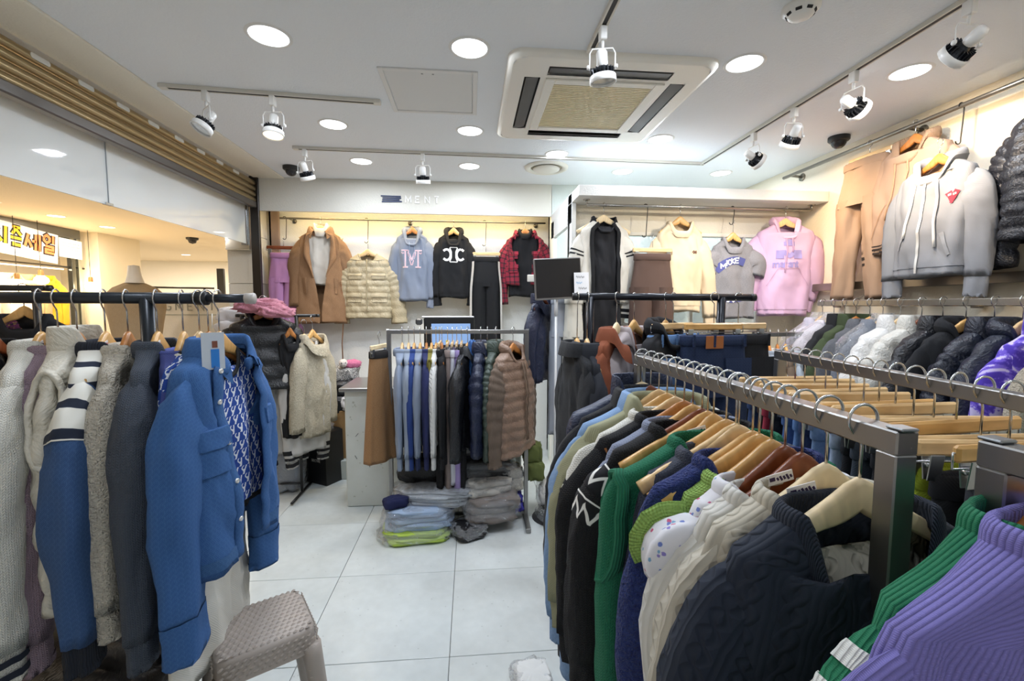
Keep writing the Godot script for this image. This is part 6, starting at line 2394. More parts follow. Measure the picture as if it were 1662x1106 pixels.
# ---- rack in the middle of the floor
func centre_rack() -> void:
	var y := 1.27
	var z := -2.93
	rack("narrow steel rack of jumpers and padded jackets before the counter", Vector3(-0.52, y, z - 0.012), Vector3(0.362, y, z + 0.012), {"foot": 0.2, "s": 0.026})
	var e := PI / 2
	clip_hanger(Vector3(-0.575, y - 0.03, z + 0.02), e - 0.25, 4, "camel flared skirt", {"bw": 0.12, "drop": 0.06})
	skirt("camel_skirt", "camel flared skirt with black waist hung off the rack end", Vector3(-0.575, y - 0.03, z + 0.02), e - 0.6, {"m": cloth("a3764a", "wool"), "band_m": cloth("1f1c1c", "cotton"), "L": 0.7, "ww": 0.075, "hem": 0.13, "d": 0.03, "hd": 0.06, "y0": -0.1, "fold": 0.008})
	var T := [
		[-0.435, "sky_sweater", "sky blue fine knit jumper next to the camel skirt", "919fb6", 0, "knit", {}],
		[-0.395, "pale_blue_sweater", "second sky blue jumper in from the camel skirt", "98a5b8", 0, "knit", {}],
		[-0.36, "cobalt_sweater", "cobalt blue jumper between the sky blue ones", "24428c", 1, "knit", {}],
		[-0.322, "powder_sweater", "powder blue cardigan with navy cuffs", "8f9bb0", 1, "knit", {"cuff_m": cloth("24305a", "rib")}],
		[-0.283, "royal_sweater", "royal navy jumper on the centre rack", "242c62", 2, "knit", {}],
		[-0.25, "mustard_knit", "thin mustard vest mostly hidden by white knit", "8c8236", 1, "knit", {"slen": 0.0, "armband": cloth("8c8236", "rib")}],
		[-0.222, "white_knit", "white textured knit on the centre rack", "dcdcd8", 1, "cable", {}],
		[-0.185, "black_long_sleeve", "black long sleeved top on the centre rack", "17181c", 2, "knit", {"L": 0.7}]]
	var n := 0
	for q in T:
		var g := {"m": cloth(q[3], q[5]), "collar": "crew", "L": 0.58, "sw": 0.17, "cw": 0.17, "d": 0.028, "hd": 0.035, "slen": 0.66, "r0": 0.07, "r1": 0.035, "out": 0.015, "cuff": 0.05, "rz": 0.5, "seed": n * 1.3 + 2.0, "short": q[2], "group": "knitwear on the centre rack", "fold": 0.006, "sfold": 0.005}
		g.merge(q[6], true)
		hung(q[1], q[2], "jumper", Vector3(q[0], y, z), e + 0.05 * sin(n * 1.9), q[4], g, {"hw": 0.165})
		n += 1
	var TR := [
		[-0.148, "taupe_trousers", "long taupe slim trousers in the centre rack", "9a8a84", 1.0],
		[-0.118, "white_trousers", "white trousers between taupe and lilac ones", "dfe0ea", 0.86],
		[-0.09, "lilac_trousers", "lilac trousers hanging lowest on the centre rack", "a994cf", 0.99],
		[-0.06, "black_trousers", "black trousers beside the leather jacket", "131418", 0.9],
		[-0.2, "black_wide_trousers", "black wide trousers hidden by the jumpers", "141519", 0.88]]
	for q in TR:
		clip_hanger(Vector3(q[0], y, z), e, 0, q[2], {"bw": 0.12, "drop": 0.075})
		trousers(q[1], q[2], Vector3(q[0], y, z), e + 0.05, {"m": cloth(q[3], "cotton"), "L": q[4], "ww": 0.12, "hip": 0.13, "hem": 0.06, "d": 0.022, "hemd": 1.1, "y0": -0.12, "seed": absf(q[0]) * 50.0, "fold": 0.005}, "trousers on the centre rack")
	var g := {"m": cloth("16181d", "leather"), "collar": "shirt", "gap": 0.15, "gap_top": 0.4, "L": 0.62, "sw": 0.2, "cw": 0.2, "d": 0.05, "slen": 0.6, "r0": 0.085, "r1": 0.055, "out": 0.03, "seed": 3.4, "short": "black leather look jacket"}
	hung("black_leather_jacket", "black leather look jacket turned out on the centre rack", "jacket", Vector3(-0.02, y, z + 0.01), 1.25, 1, g)
	draped("blue_scarf", "bright blue cloth slung over the leather jacket collar", "scarf", Vector3(0.005, y - 0.07, z + 0.02), 0.4, Vector3(0.13, 0.3, 0.2), cloth("2a63b0", "nylon"), 4.0, 0.9)
	g = {"m": cloth("1b2440", "nylon"), "collar": "puff", "L": 0.62, "sw": 0.19, "cw": 0.2, "d": 0.055, "slen": 0.58, "r0": 0.09, "r1": 0.055, "out": 0.02, "q": 0.085, "qa": 0.014, "seed": 5.5, "short": "navy padded jacket on the centre rack"}
	hung("navy_padded_jacket", "navy padded jacket on the centre rack", "jacket", Vector3(0.065, y, z), 1.42, 2, g)
	g = {"m": cloth("b3a890", "fleece"), "collar": "stand", "L": 0.6, "sw": 0.15, "cw": 0.15, "d": 0.022, "slen": 0.5, "r0": 0.06, "r1": 0.04, "seed": 6.1, "short": "cream fleece behind the green puffer"}
	hung("cream_fleece", "cream fleece jacket squeezed behind the green puffer", "jacket", Vector3(0.108, y, z - 0.03), 1.55, 0, g)
	g = {"m": cloth("3c4a40", "nylon"), "collar": "puff", "L": 0.64, "sw": 0.195, "cw": 0.2, "d": 0.055, "slen": 0.6, "r0": 0.092, "r1": 0.06, "out": 0.02, "q": 0.042, "qa": 0.011, "seed": 6.9, "short": "dark green puffer"}
	hung("green_puffer", "dark green narrow baffle puffer on the centre rack", "jacket", Vector3(0.165, y, z - 0.01), 1.3, 1, g)
	g = {"m": cloth("8d705c", "nylon"), "sleeve_m": cloth("746253", "rib"), "collar": "hood", "collar_m": cloth("8d705c", "nylon"), "L": 0.66, "sw": 0.195, "cw": 0.21, "hw": 0.205, "d": 0.085, "slen": 0.64, "r0": 0.09, "r1": 0.055, "out": 0.03, "q": 0.062, "qa": 0.013, "seed": 8.1, "short": "beige hooded puffer", "nu": 48}
	var t := hung("beige_puffer", "beige hooded puffer with knitted sleeves at the rack end", "jacket", Vector3(0.27, y, z + 0.05), 0.95, 2, g)
	for x in [-0.012, 0.012]:
		var st := S()
		var zp := []
		for k in 16:
			zp.append(front(g, x, -0.2 - 0.033 * k, 0.012))
		tube(st, zp, 0.005, 6)
		part(t, "zip_edge", st, cloth("7a6350", "cotton"))
	# stock on the floor below
	bundle("clear bag of folded pale blue shirts under the centre rack", Vector3(-0.33, 0.05, -2.84), Vector3(0.42, 0.13, 0.3), 0.1, "a9c4e6", 1.0, true, "cotton", 3)
	bundle("clear bag with a lime green layer on the floor", Vector3(-0.34, 0.0, -2.78), Vector3(0.42, 0.06, 0.3), 0.05, "b7d84e", 2.0, true, "cotton", 2)
	bundle("slanting stack of grey garments in clear bags", Vector3(-0.24, 0.17, -2.9), Vector3(0.5, 0.1, 0.28), -0.12, "c6ced6", 3.0, true, "cotton", 4)
	bundle("brown grey bundle tied in clear plastic", Vector3(0.13, 0.06, -2.86), Vector3(0.34, 0.16, 0.26), 0.08, "8c827c", 4.0, true, "wool", 3)
	bundle("off white bundle lying on the brown one", Vector3(0.1, 0.21, -2.9), Vector3(0.3, 0.1, 0.22), 0.3, "dcd9d0", 5.0, true, "cotton", 2)
	bundle("cream crumpled bundle by the rack post", Vector3(0.26, 0.19, -2.97), Vector3(0.16, 0.16, 0.16), 0.2, "d6d0c0", 6.0, true, "fleece", 2)
	bundle("white crumpled bag on the floor under the pale denim jacket", Vector3(0.22, 0.0, -1.6), Vector3(0.14, 0.05, 0.14), 0.2, "e6e8e6", 15.0, true, "cotton", 1)
	bundle("violet folded garment by the rack post", Vector3(0.28, 0.06, -2.95), Vector3(0.12, 0.11, 0.14), 0.1, "3a36a8", 7.0, false, "cotton", 2)
	bundle("black soft bag on the floor behind the pale blue stack", Vector3(-0.33, 0.27, -3.0), Vector3(0.34, 0.14, 0.2), 0.0, "101114", 8.0, false, "nylon", 1)
	bundle("navy sleeve lying on the bagged shirts", Vector3(-0.47, 0.18, -2.78), Vector3(0.16, 0.06, 0.1), 0.4, "1b2458", 9.0, false, "knit", 1)
	bundle("black bagged stock under the padded jackets", Vector3(0.08, 0.29, -2.98), Vector3(0.4, 0.12, 0.2), 0.0, "17181b", 10.0, true, "nylon", 2)
	bundle("black plastic bundle on the floor in front", Vector3(-0.02, 0.0, -2.75), Vector3(0.2, 0.07, 0.2), 0.5, "1b1b1f", 11.0, true, "nylon", 2)
	bundle("striped black and white bundle by the wall rack", Vector3(0.55, 0.0, -2.9), Vector3(0.2, 0.07, 0.25), 0.2, "2a2a2e", 12.0, true, "wool", 2)
	bundle("white boxy bundle in plastic past the centre rack", Vector3(0.54, 0.09, -2.98), Vector3(0.18, 0.12, 0.2), -0.1, "dcd9d2", 13.0, true, "cotton", 1)
	bundle("olive bundle hanging low beside the beige puffer", Vector3(0.42, 0.24, -3.02), Vector3(0.14, 0.24, 0.16), 0.0, "5f6a30", 14.0, false, "cotton", 2)

# ---- black pipe rack by the cubicle
func middle_rack() -> void:
	var y := 1.465
	var z := -1.95
	round_rack("black pipe rack of coats and jeans by the cubicle", Vector3(0.455, y, z), Vector3(1.27, y, z), [0.08, 0.82], 0.016, flat("191c24", 0.3, 0.3))
	var e := PI / 2
	var g := {"m": cloth("101218", "wool"), "collar": "shirt", "gap": 0.1, "gap_top": 0.35, "L": 0.82, "sw": 0.2, "cw": 0.2, "hw": 0.24, "d": 0.05, "hd": 0.07, "slen": 0.64, "r0": 0.08, "r1": 0.055, "out": 0.01, "seed": 2.6, "short": "long black wool coat"}
	hung("long_black_coat", "long black wool coat at the end of the pipe rack", "coat", Vector3(0.465, y, z), e + 0.05, 1, g, {"drop": 0.2, "r": 0.02})
	g = {"m": cloth("181c26", "cotton"), "collar": "shirt", "gap": 0.12, "gap_top": 0.5, "L": 0.72, "sw": 0.195, "cw": 0.2, "d": 0.05, "slen": 0.6, "r0": 0.085, "r1": 0.055, "out": 0.02, "seed": 3.6, "short": "dark navy blazer"}
	var t := hung("navy_blazer", "dark navy blazer on the black pipe rack", "jacket", Vector3(0.505, y, z + 0.02), 1.56, 0, g, {"drop": 0.2, "r": 0.02})
	lapels(t, g, -0.6, 0.08, g.m)
	g = {"m": cloth("8a4526", "cotton"), "collar": "shirt", "gap": 0.03, "gap_top": 0.2, "L": 0.66, "sw": 0.18, "cw": 0.18, "d": 0.035, "slen": 0.58, "r0": 0.075, "r1": 0.05, "out": 0.01, "seed": 4.6, "short": "rust shirt"}
	hung("rust_shirt", "rust brown shirt on the black pipe rack", "shirt", Vector3(0.635, y, z + 0.02), 0.85, 4, g, {"drop": 0.13, "r": 0.02})
	g = {"m": cloth("b9aeb0", "cotton"), "collar": "crew", "L": 0.6, "sw": 0.19, "cw": 0.19, "d": 0.045, "slen": 0.55, "r0": 0.08, "r1": 0.05, "out": 0.02, "seed": 5.6, "short": "pale mauve tee", "dip": 0.12}
	hung("mauve_tee", "pale mauve long sleeved tee behind the rust shirt", "top", Vector3(0.735, y, z - 0.04), 0.75, 1, g, {"drop": 0.12, "r": 0.02})
	g = {"m": cloth("0f1015", "cotton"), "collar": "hood", "L": 0.64, "sw": 0.2, "cw": 0.21, "d": 0.06, "slen": 0.6, "r0": 0.09, "r1": 0.055, "out": 0.02, "seed": 6.6, "short": "black hoodie on the pipe rack"}
	hung("plain_black_hoodie", "plain black hoodie on the black pipe rack", "hoodie", Vector3(0.865, y, z), 0.75, 1, g, {"drop": 0.12, "r": 0.02})
	var Jn := [[0.9, "mid_blue_jeans", "mid blue jeans beside the plain black hoodie", "5f86b8", 0.5, 0], [1.06, "dark_jeans", "dark blue jeans with a tan leather patch", "1d2f55", 0.12, 1], [1.2, "black_jeans", "black jeans at the end of the pipe rack", "14151b", 0.1, 0]]
	for q in Jn:
		var zz: float = z + [0.0, 0.055, 0.01][Jn.find(q)]
		clip_hanger(Vector3(q[0], y, zz), q[4], q[5], q[2], {"bw": 0.145, "drop": 0.115, "r": 0.02})
		var gg := {"m": cloth(q[3], "denim"), "L": 0.9, "ww": 0.155, "hip": 0.18, "hem": 0.085, "d": 0.03, "y0": -0.165, "seed": q[0] * 7.0, "loops_m": cloth(q[3], "denim")}
		if q[1] == "dark_jeans":
			gg.patch_m = flat("a5622f", 0.6)
			gg.patch_x = -0.02
		trousers(q[1], q[2], Vector3(q[0], y, zz), q[4], gg)
	# things hung beside the cubicle, behind the screen
	g = {"m": cloth("1a2340", "nylon"), "collar": "stand", "L": 0.55, "sw": 0.14, "cw": 0.14, "d": 0.04, "slen": 0.5, "r0": 0.075, "r1": 0.05, "out": 0.0, "seed": 1.6, "short": "navy jacket behind the blank screen"}
	hung("navy_wall_jacket", "navy jacket hanging behind the blank pole screen", "jacket", Vector3(0.49, 1.6, -3.12), 0.9, 3, g)
	trousers("pale_grey_trousers", "pale blue grey trousers hanging by the cubicle opening", Vector3(0.62, 1.62, -3.08), 0.3, {"m": cloth("a3abb8", "cotton"), "L": 0.95, "ww": 0.07, "hip": 0.08, "hem": 0.05, "d": 0.03})
	trousers("cream_trousers", "cream trousers hanging by the cubicle opening", Vector3(0.7, 1.62, -3.05), 0.3, {"m": cloth("d8d4c6", "cotton"), "L": 0.9, "ww": 0.06, "hip": 0.07, "hem": 0.045, "d": 0.03})
	var tt := thing("hook_board", "short hook board on the cubicle side", "hooks", Vector3(0.55, 1.6, -3.2))
	part(tt, "board", S_box(Vector3(0.02, 0.02, 0), Vector3(0.34, 0.05, 0.02), 0.003), flat("d9d6cc", 0.5))
	for x in [-0.06, 0.07, 0.15]:
		var st := S()
		tube(st, [Vector3(x, 0.02, 0.01), Vector3(x, 0.0, 0.05), Vector3(x, 0.0, 0.1), Vector3(x, 0.02, 0.115)], 0.004, 6)
		part(tt, "peg", st, steel())

# ---- the big rack on the near side
func front_rack() -> void:
	var y := 1.268
	var x := 0.536
	rack("steel rack crowded with knitwear nearest the viewer", Vector3(x, y, -1.39), Vector3(x, y, -0.515), {"foot": 0.2, "s": 0.03})
	var nylon_navy := cloth("2a3552", "nylon")
	var items := [
		[-1.37, "navy_gilet", "navy padded gilet at the far end of the near rack", "gilet", {"m": nylon_navy, "collar": "stand", "L": 0.66, "sw": 0.24, "slen": 0.0, "armband": nylon_navy, "gap": 0.05, "gap_top": 0.25, "q": 0.14, "qa": 0.012, "d": 0.06}, 4, 0.05],
		[-1.3, "black_wool_coat", "black wool coat next to the navy gilet", "coat", {"m": cloth("111216", "wool"), "collar": "shirt", "gap": 0.05, "gap_top": 0.3, "L": 0.8, "sw": 0.235, "r0": 0.09, "hw": 0.27}, 3, 0.0],
		[-1.24, "light_denim_jacket", "light wash denim jacket on the near rack", "jacket", {"m": cloth("7ea0cc", "denim"), "collar": "shirt", "gap": 0.04, "gap_top": 0.2, "L": 0.8, "sw": 0.245, "slen": 0.62}, 0, 0.05],
		[-1.185, "khaki_shirt", "khaki overshirt on the near rack", "shirt", {"m": cloth("9a9a78", "cotton"), "collar": "shirt", "gap": 0.04, "gap_top": 0.25, "L": 0.72, "sw": 0.24}, 1, -0.05],
		[-1.135, "ivory_cardigan", "ivory cardigan with black arm stripes on the near rack", "cardigan", {"m": cloth("e4e2d8", "knit"), "collar": "crew", "L": 0.55, "sw": 0.23}, 0, 0.04],
		[-1.085, "black_jumper", "plain black jumper on the near rack", "jumper", {"m": cloth("101115", "knit"), "collar": "crew", "L": 0.6, "sw": 0.24}, 2, 0.0],
		[-1.04, "dusty_blue_knit", "dusty blue knit beside the black jumper", "jumper", {"m": cloth("8a94ae", "knit"), "collar": "crew", "L": 0.58, "sw": 0.22}, 1, 0.06],
		[-0.995, "nordic_cardigan", "black cardigan with white zigzag bands on the near rack", "cardigan", {"m": cloth("14151a", "knit"), "collar": "crew", "L": 0.6, "sw": 0.235}, 3, 0.0],
		[-0.945, "black_slip", "black sleeveless dress on a honey hanger", "dress", {"m": cloth("131418", "cotton"), "collar": "bib", "L": 0.85, "sw": 0.15, "slen": 0.0, "d": 0.03}, 1, 0.02],
		[-0.895, "green_vest", "emerald green ribbed knit vest on the near rack", "vest", {"m": cloth("0f7450", "knit"), "collar": "crew", "L": 0.64, "sw": 0.265, "cw": 0.275, "slen": 0.0, "armband": cloth("0f7450", "rib"), "d": 0.055, "dip": 0.16}, 1, 0.04],
		[-0.85, "grey_vest", "charcoal grey knit vest behind the navy one", "vest", {"m": cloth("4a5060", "knit"), "collar": "crew", "L": 0.6, "sw": 0.2, "slen": 0.0, "d": 0.035, "dip": 0.14}, 0, -0.03],
		[-0.785, "navy_vest", "royal navy fuzzy vest sliding off its hanger", "vest", {"m": cloth("1a2e74", "fleece"), "collar": "crew", "L": 0.55, "sw": 0.225, "slen": 0.0, "d": 0.05, "dip": 0.14}, 1, 0.03],
		[-0.75, "lime_mesh_tee", "lime green mesh top peeping out of the near rack", "top", {"m": cloth("a3d060", "mesh"), "collar": "crew", "L": 0.4, "sw": 0.175, "slen": 0.08, "r0": 0.05, "r1": 0.05, "d": 0.025}, 1, 0.0],
		[-0.715, "floral_blouse", "white blouse with tiny blue and pink flowers", "blouse", {"m": cloth("dcdce2", "cotton", 0.9, "floral"), "collar": "crew", "L": 0.5, "sw": 0.175, "slen": 0.1, "r0": 0.055, "r1": 0.05, "d": 0.03}, 3, 0.05],
		[-0.675, "white_bobble_knit", "white bobble knit on a reddish brown hanger", "jumper", {"m": cloth("dad8d0", "cable"), "collar": "crew", "L": 0.5, "sw": 0.18, "slen": 0.3, "r0": 0.07, "d": 0.035, "dip": 0.13}, 3, 0.0],
		[-0.625, "cream_cable_knit", "cream cable knit second from the rack end", "jumper", {"m": cloth("c9c2b0", "cable"), "collar": "crew", "L": 0.6, "sw": 0.19, "slen": 0.6, "r0": 0.08, "d": 0.04, "dip": 0.13, "nw": 0.1}, 4, -0.03],
		[-0.565, "navy_cable_knit", "dark navy cable knit jumper nearest the rack end", "jumper", {"m": cloth("1e2738", "cable"), "collar": "crew", "collar_m": cloth("1e2738", "rib"), "L": 0.6, "sw": 0.205, "cw": 0.24, "slen": 0.58, "d": 0.06, "nw": 0.11, "dip": 0.15, "r0": 0.095}, 4, 0.03]]
	var n := 0
	for q in items:
		var g: Dictionary = q[4]
		g.seed = 1.1 * n + 3.0
		g.short = q[2]
		g.group = "clothes on the near rack"
		if not g.has("d"):
			g.d = 0.045
		if pick(g, "slen", 0.56) > 0.3:
			g.cuff = 0.05
		g.out = 0.03
		if pick(g, "collar", "") == "crew" and not g.has("nw"):
			g.nw = 0.12
			g.nd = 0.042
		n += 1
		var o := {"hw": minf(0.205, float(g.sw) - 0.005), "r": 0.022}
		if q[1] in ["cream_cable_knit", "black_slip", "white_bobble_knit"]:
			o.sticker = 1
		var t := hung(q[1], q[2], q[3], Vector3(x, y, q[0]), q[6], q[5], g, o)
		if q[1] == "ivory_cardigan":
			stripes_on_sleeve(t, g, [[0.3, 0.33], [0.36, 0.39], [0.42, 0.45]], cloth("15161a", "rib"))
		if q[1] == "nordic_cardigan":
			stripes_on_sleeve(t, g, [[0.06, 0.2], [0.24, 0.36]], cloth("14151a", "knit", 0.9, "nordic"))
	# empty hangers among them
	var k := 0
	for q in [[-0.97, 1, "black zigzag cardigan"], [-0.86, 0, "emerald vest"], [-0.805, 1, "charcoal vest"]]:
		var h := hanger(Vector3(x, y, q[0]), 0.05, q[1], "x", {"r": 0.022, "hw": 0.2})
		h.set_meta("label", "empty %s hanger just before the %s" % [WOOD_WORDS[q[1]], q[2]])

# ---- trousers on clips between the near rack and the side wall
func trouser_rack() -> void:
	var y := 1.268
	var a := Vector3(1.09, y, -1.5)
	var b := Vector3(0.965, y, -0.63)
	rack("steel rack of trousers on clip hangers", a, b, {"foot": 0.18, "s": 0.03})
	var L := [["2f4a7c", "indigo jeans"], ["3a2a24", "dark brown trousers"], ["b03048", "crimson trousers"], ["20242e", "ink trousers"], ["4468a4", "blue jeans"], ["5f86c0", "faded blue jeans"], ["2c3f6a", "deep blue jeans"], ["6d8cba", "washed jeans"], ["a9bcd8", "pale bleached jeans"], ["1a1c24", "black denim trousers"], ["3c4654", "slate trousers"], ["15171f", "black trousers"], ["4c5860", "grey green trousers"], ["9fb022", "lime trousers"], ["1b1c22", "black cargo trousers"], ["2a2c34", "charcoal trousers"]]
	for k in L.size():
		var f := 0.05 + 0.9 * k / (L.size() - 1)
		var p := a.lerp(b, f)
		var tw := 0.1 * sin(k * 1.7)
		var where: String = "clipped on the trouser rack, %s" % ("towards the far end" if k < 5 else ("in the middle" if k < 10 else "towards the near end"))
		clip_hanger(p, tw, [0, 3, 0, 0, 1, 0, 0, 0, 1, 0, 0, 0, 1, 0, 0, 1][k], "%s on the trouser rack" % L[k][1], {"bw": 0.17, "drop": 0.085 + 0.01 * sin(k * 2.0), "r": 0.022})
		trousers(L[k][1].replace(" ", "_"), "%s %s" % [L[k][1], where], p, tw, {"m": cloth(L[k][0], "denim" if "jeans" in L[k][1] else "cotton"), "L": 0.9, "ww": 0.13, "hip": 0.15, "hem": 0.08, "d": 0.018, "hemd": 1.2, "y0": -0.15, "seed": k * 2.1 + 1.0, "gather": 0.002}, "trousers on the trouser rack")
	# rack end by the viewer with a violet knit
	rack("steel rack whose post stands at the picture edge", Vector3(0.6, 1.268, -0.45), Vector3(0.66, 1.268, 0.42), {"foot": 0.18, "s": 0.03})
	var g := {"m": cloth("8078c8", "rib"), "collar": "crew", "L": 0.55, "sw": 0.25, "cw": 0.26, "d": 0.05, "slen": 0.55, "seed": 2.2, "short": "violet ribbed knit", "cuff": 0.05, "r0": 0.1}
	hung("violet_knit", "violet chunky ribbed knit close to the viewer", "jumper", Vector3(0.6, 1.268, -0.375), 0.12, 3, g, {"drop": 0.055, "r": 0.022})
	g = {"m": cloth("127a50", "rib"), "collar": "crew", "L": 0.5, "sw": 0.235, "d": 0.03, "slen": 0.5, "seed": 3.2, "short": "green and white trimmed knit", "cuff": 0.05}
	var t := hung("green_trim_knit", "green knit with white shoulder stripes behind the violet one", "jumper", Vector3(0.622, 1.268, -0.415), 0.12, 2, g, {"drop": 0.06, "r": 0.022})
	stripes_on_sleeve(t, g, [[0.12, 0.17], [0.22, 0.27]], cloth("e4e6e0", "rib"))
	# small rack with hangers at the back
	rack("small steel rack of tan hangers below the pink hoodie", Vector3(1.72, 1.268, -2.6), Vector3(2.13, 1.268, -2.6), {"foot": 0.18, "s": 0.026})
	var K := [["d8d6d2", "white knit", "knit"], ["8e98a8", "grey striped knit", "rib"], ["e4e0da", "ivory knit", "cable"], ["6c5a4a", "brown knit", "knit"], ["a8b4c2", "pale steel knit", "rib"], ["3c3e46", "dark knit", "knit"], ["c4b49a", "sand knit", "knit"]]
	for i in K.size():
		var gg := {"m": cloth(K[i][0], K[i][2]), "collar": "crew", "L": 0.55, "sw": 0.18, "d": 0.03, "slen": 0.55, "seed": i * 1.9, "short": "%s on the small rack" % K[i][1], "cuff": 0.04, "group": "knits on the small rack"}
		hung(K[i][1].replace(" ", "_"), "%s hanging on the small rack below the pink hoodie" % K[i][1], "jumper", Vector3(1.76 + 0.053 * i, 1.268, -2.6), PI / 2 - 0.45, 2 if i % 3 else 1, gg, {"drop": 0.09})

# ---- pipe rack by the shutter
func left_rack() -> void:
	var y := 1.443
	var z := -1.4
	round_rack("black pipe rack of knitwear and denim along the shutter", Vector3(-1.72, y, z), Vector3(-0.645, y, z), [0.735, 0.05], 0.0165, flat("2f343a", 0.3, 0.4), {"step": 0.87, "cap": "b9b4ae"})
	var e := PI / 2
	var w0 := cloth("e9e6da", "knit")
	var items := [
		[-1.4, "beige_rib_knit", "beige ribbed knit at the picture edge on the pipe rack", "jumper", {"m": cloth("cfc6b4", "rib"), "collar": "crew"}, 1, 0.25],
		[-1.345, "dark_fleece", "black knit jumper behind the ivory one by the shutter", "jumper", {"m": cloth("15161a", "knit"), "collar": "crew"}, 3, 0.22],
		[-1.215, "ivory_trim_knit", "ivory knit with navy lines and striped cuffs by the shutter", "jumper", {"m": w0, "collar": "crew", "slen": 0.72, "sw": 0.225, "r0": 0.1, "r1": 0.06}, 1, 0.16],
		[-1.17, "mauve_jumper", "dusty mauve jumper between ivory knit and padded gilet", "jumper", {"m": cloth("9c8490", "knit"), "collar": "crew", "slen": 0.74, "sw": 0.17, "r0": 0.075}, 3, 0.1],
		[-1.12, "cream_gilet", "cream padded gilet by the shutter", "gilet", {"m": cloth("ddd6c4", "nylon"), "collar": "stand", "slen": 0.0, "armband": cloth("ddd6c4", "nylon"), "sw": 0.21, "q": 0.1, "qa": 0.016, "L": 0.65}, 2, 0.15],
		[-1.045, "breton_denim_top", "navy striped top with denim sleeves on the pipe rack", "top", {"m": cloth("e6e4da", "cotton", 0.9, "breton"), "sleeve_m": cloth("365a8e", "denim"), "collar": "crew", "rib_m": cloth("1c2230", "rib"), "slen": 0.72, "r0": 0.1, "r1": 0.06, "balloon": 0.02, "L": 0.62}, 1, 0.12],
		[-0.985, "oat_cable_cardigan", "oatmeal cable cardigan by the grey jumper", "cardigan", {"m": cloth("c9c0ae", "fleece"), "collar": "crew", "L": 0.6, "sw": 0.18, "sfold": 0.004}, 2, 0.1],
		[-0.905, "charcoal_jumper", "charcoal grey jumper beside the denim jacket", "jumper", {"m": cloth("454d5a", "knit"), "collar": "crew", "slen": 0.72, "r0": 0.1, "r1": 0.055}, 1, 0.1],
		[-0.835, "periwinkle_top", "periwinkle slip top just behind the denim jacket", "top", {"m": cloth("4a55a0", "cotton"), "collar": "bib", "slen": 0.0, "sw": 0.16, "L": 0.85, "d": 0.03}, 1, 0.05],
		[-0.79, "ivory_long_skirt_dress", "long ivory dress hanging below the denim jacket", "dress", {"m": cloth("e2dfd4", "cotton"), "collar": "bib", "slen": 0.0, "sw": 0.15, "L": 0.92, "hw": 0.2, "d": 0.03}, 0, 0.0],
		[-0.765, "monogram_knit", "blue and white monogram knit inside the denim jacket", "top", {"m": cloth("24489c", "knit", 0.9, "monogram"), "collar": "bib", "slen": 0.0, "sw": 0.16, "cw": 0.17, "L": 0.5, "d": 0.045, "rib_m": cloth("17181c", "rib"), "rib": 0.04}, 2, -0.25]]
	var n := 0
	for q in items:
		var g: Dictionary = q[4]
		g.seed = 1.37 * n + 2.0
		g.short = q[2]
		g.group = "clothes on the shutter side rack"
		if not g.has("sw"):
			g.sw = 0.205
		if not g.has("d"):
			g.d = 0.042
		if not g.has("slen"):
			g.slen = 0.66
		if float(g.slen) > 0.3:
			g.cuff = 0.05
		n += 1
		var o := {"r": 0.024, "drop": 0.115, "hw": minf(0.2, float(g.sw))}
		q[6] += 0.2 if n < 10 else 0.0
		if n in [3, 6, 8]:
			o.sticker = n % 2
		var t := hung(q[1], q[2], q[3], Vector3(q[0], y, z), e + q[6], q[5], g, o)
		if q[1] == "ivory_trim_knit":
			stripes_on_sleeve(t, g, [[0.94, 0.955], [0.97, 0.985]], flat("1c2230", 0.9))
			print_on(g, t, "navy_line", [[0.006, [Vector2(-0.12, -0.17), Vector2(-0.14, -0.4), Vector2(-0.14, -0.6)]]], flat("1c2230", 0.9))
		if q[1] == "breton_denim_top":
			stripes_on_sleeve(t, g, [[0.02, 0.3]], g.m)
		if q[1] == "monogram_knit":
			print_on(g, t, "lettering", strokes("CU", Vector2(-0.04, -0.53), 0.035, 0.3, 0.008), flat("ece9e4", 0.9), 0.006)
	# denim jacket hung open
	var dn := cloth("3566a6", "denim")
	var g := {"m": dn, "collar": "shirt", "gap": 0.3, "gap_top": 0.55, "L": 0.6, "sw": 0.2, "cw": 0.21, "hw": 0.22, "d": 0.07, "hd": 0.08, "slen": 0.72, "r0": 0.092, "r1": 0.065, "out": 0.02, "seed": 11.0, "short": "blue denim jacket by the shutter", "cuff": 0.06, "cuff_in": -0.003, "fold": 0.018, "nw": 0.09}
	var t := hung("denim_jacket", "mid blue denim jacket hung open at the pipe rack end", "jacket", Vector3(-0.735, y, z), e - 0.02, 1, g, {"r": 0.024, "drop": 0.115, "sticker": 1})
	placket(t, g, cloth("3262a0", "denim"), "button_band", 0.022)
	var nu: int = g.nu
	for j in [6, 11, 16, 21, 25]:
		var p: Vector3 = g.P[j * nu + 0]
		var b := put(t, "button", meshes["button0.007"], flat("e6e4de", 0.25, 0.3))
		b.position = p + Vector3(-0.004, 0, 0.01)
	pocket_flap(t, g, -0.16, -0.36, 0.1, 0.11, dn)
	pocket_flap(t, g, 0.16, -0.36, 0.1, 0.11, dn)
	stripes_on_body(t, g, [[0.012, 0.04]], cloth("356299", "denim"), "waist_seam")
	# card tag
	t = thing("picture_tag", "glossy picture tag hanging at the denim jacket collar", "tag", Vector3(-0.69, 1.3, z + 0.12), e - 0.75)
	part(t, "card", S_box(Vector3.ZERO, Vector3(0.055, 0.1, 0.0015), 0.0), flat("c3ccd6", 0.2))
	part(t, "printed_figure", S_box(Vector3(0.004, -0.02, 0.0012), Vector3(0.02, 0.05, 0.001), 0.0), flat("2f7fd0", 0.3))
	part(t, "printed_head", S_box(Vector3(0.004, 0.018, 0.0012), Vector3(0.013, 0.018, 0.001), 0.0), flat("7a4a3c", 0.3))
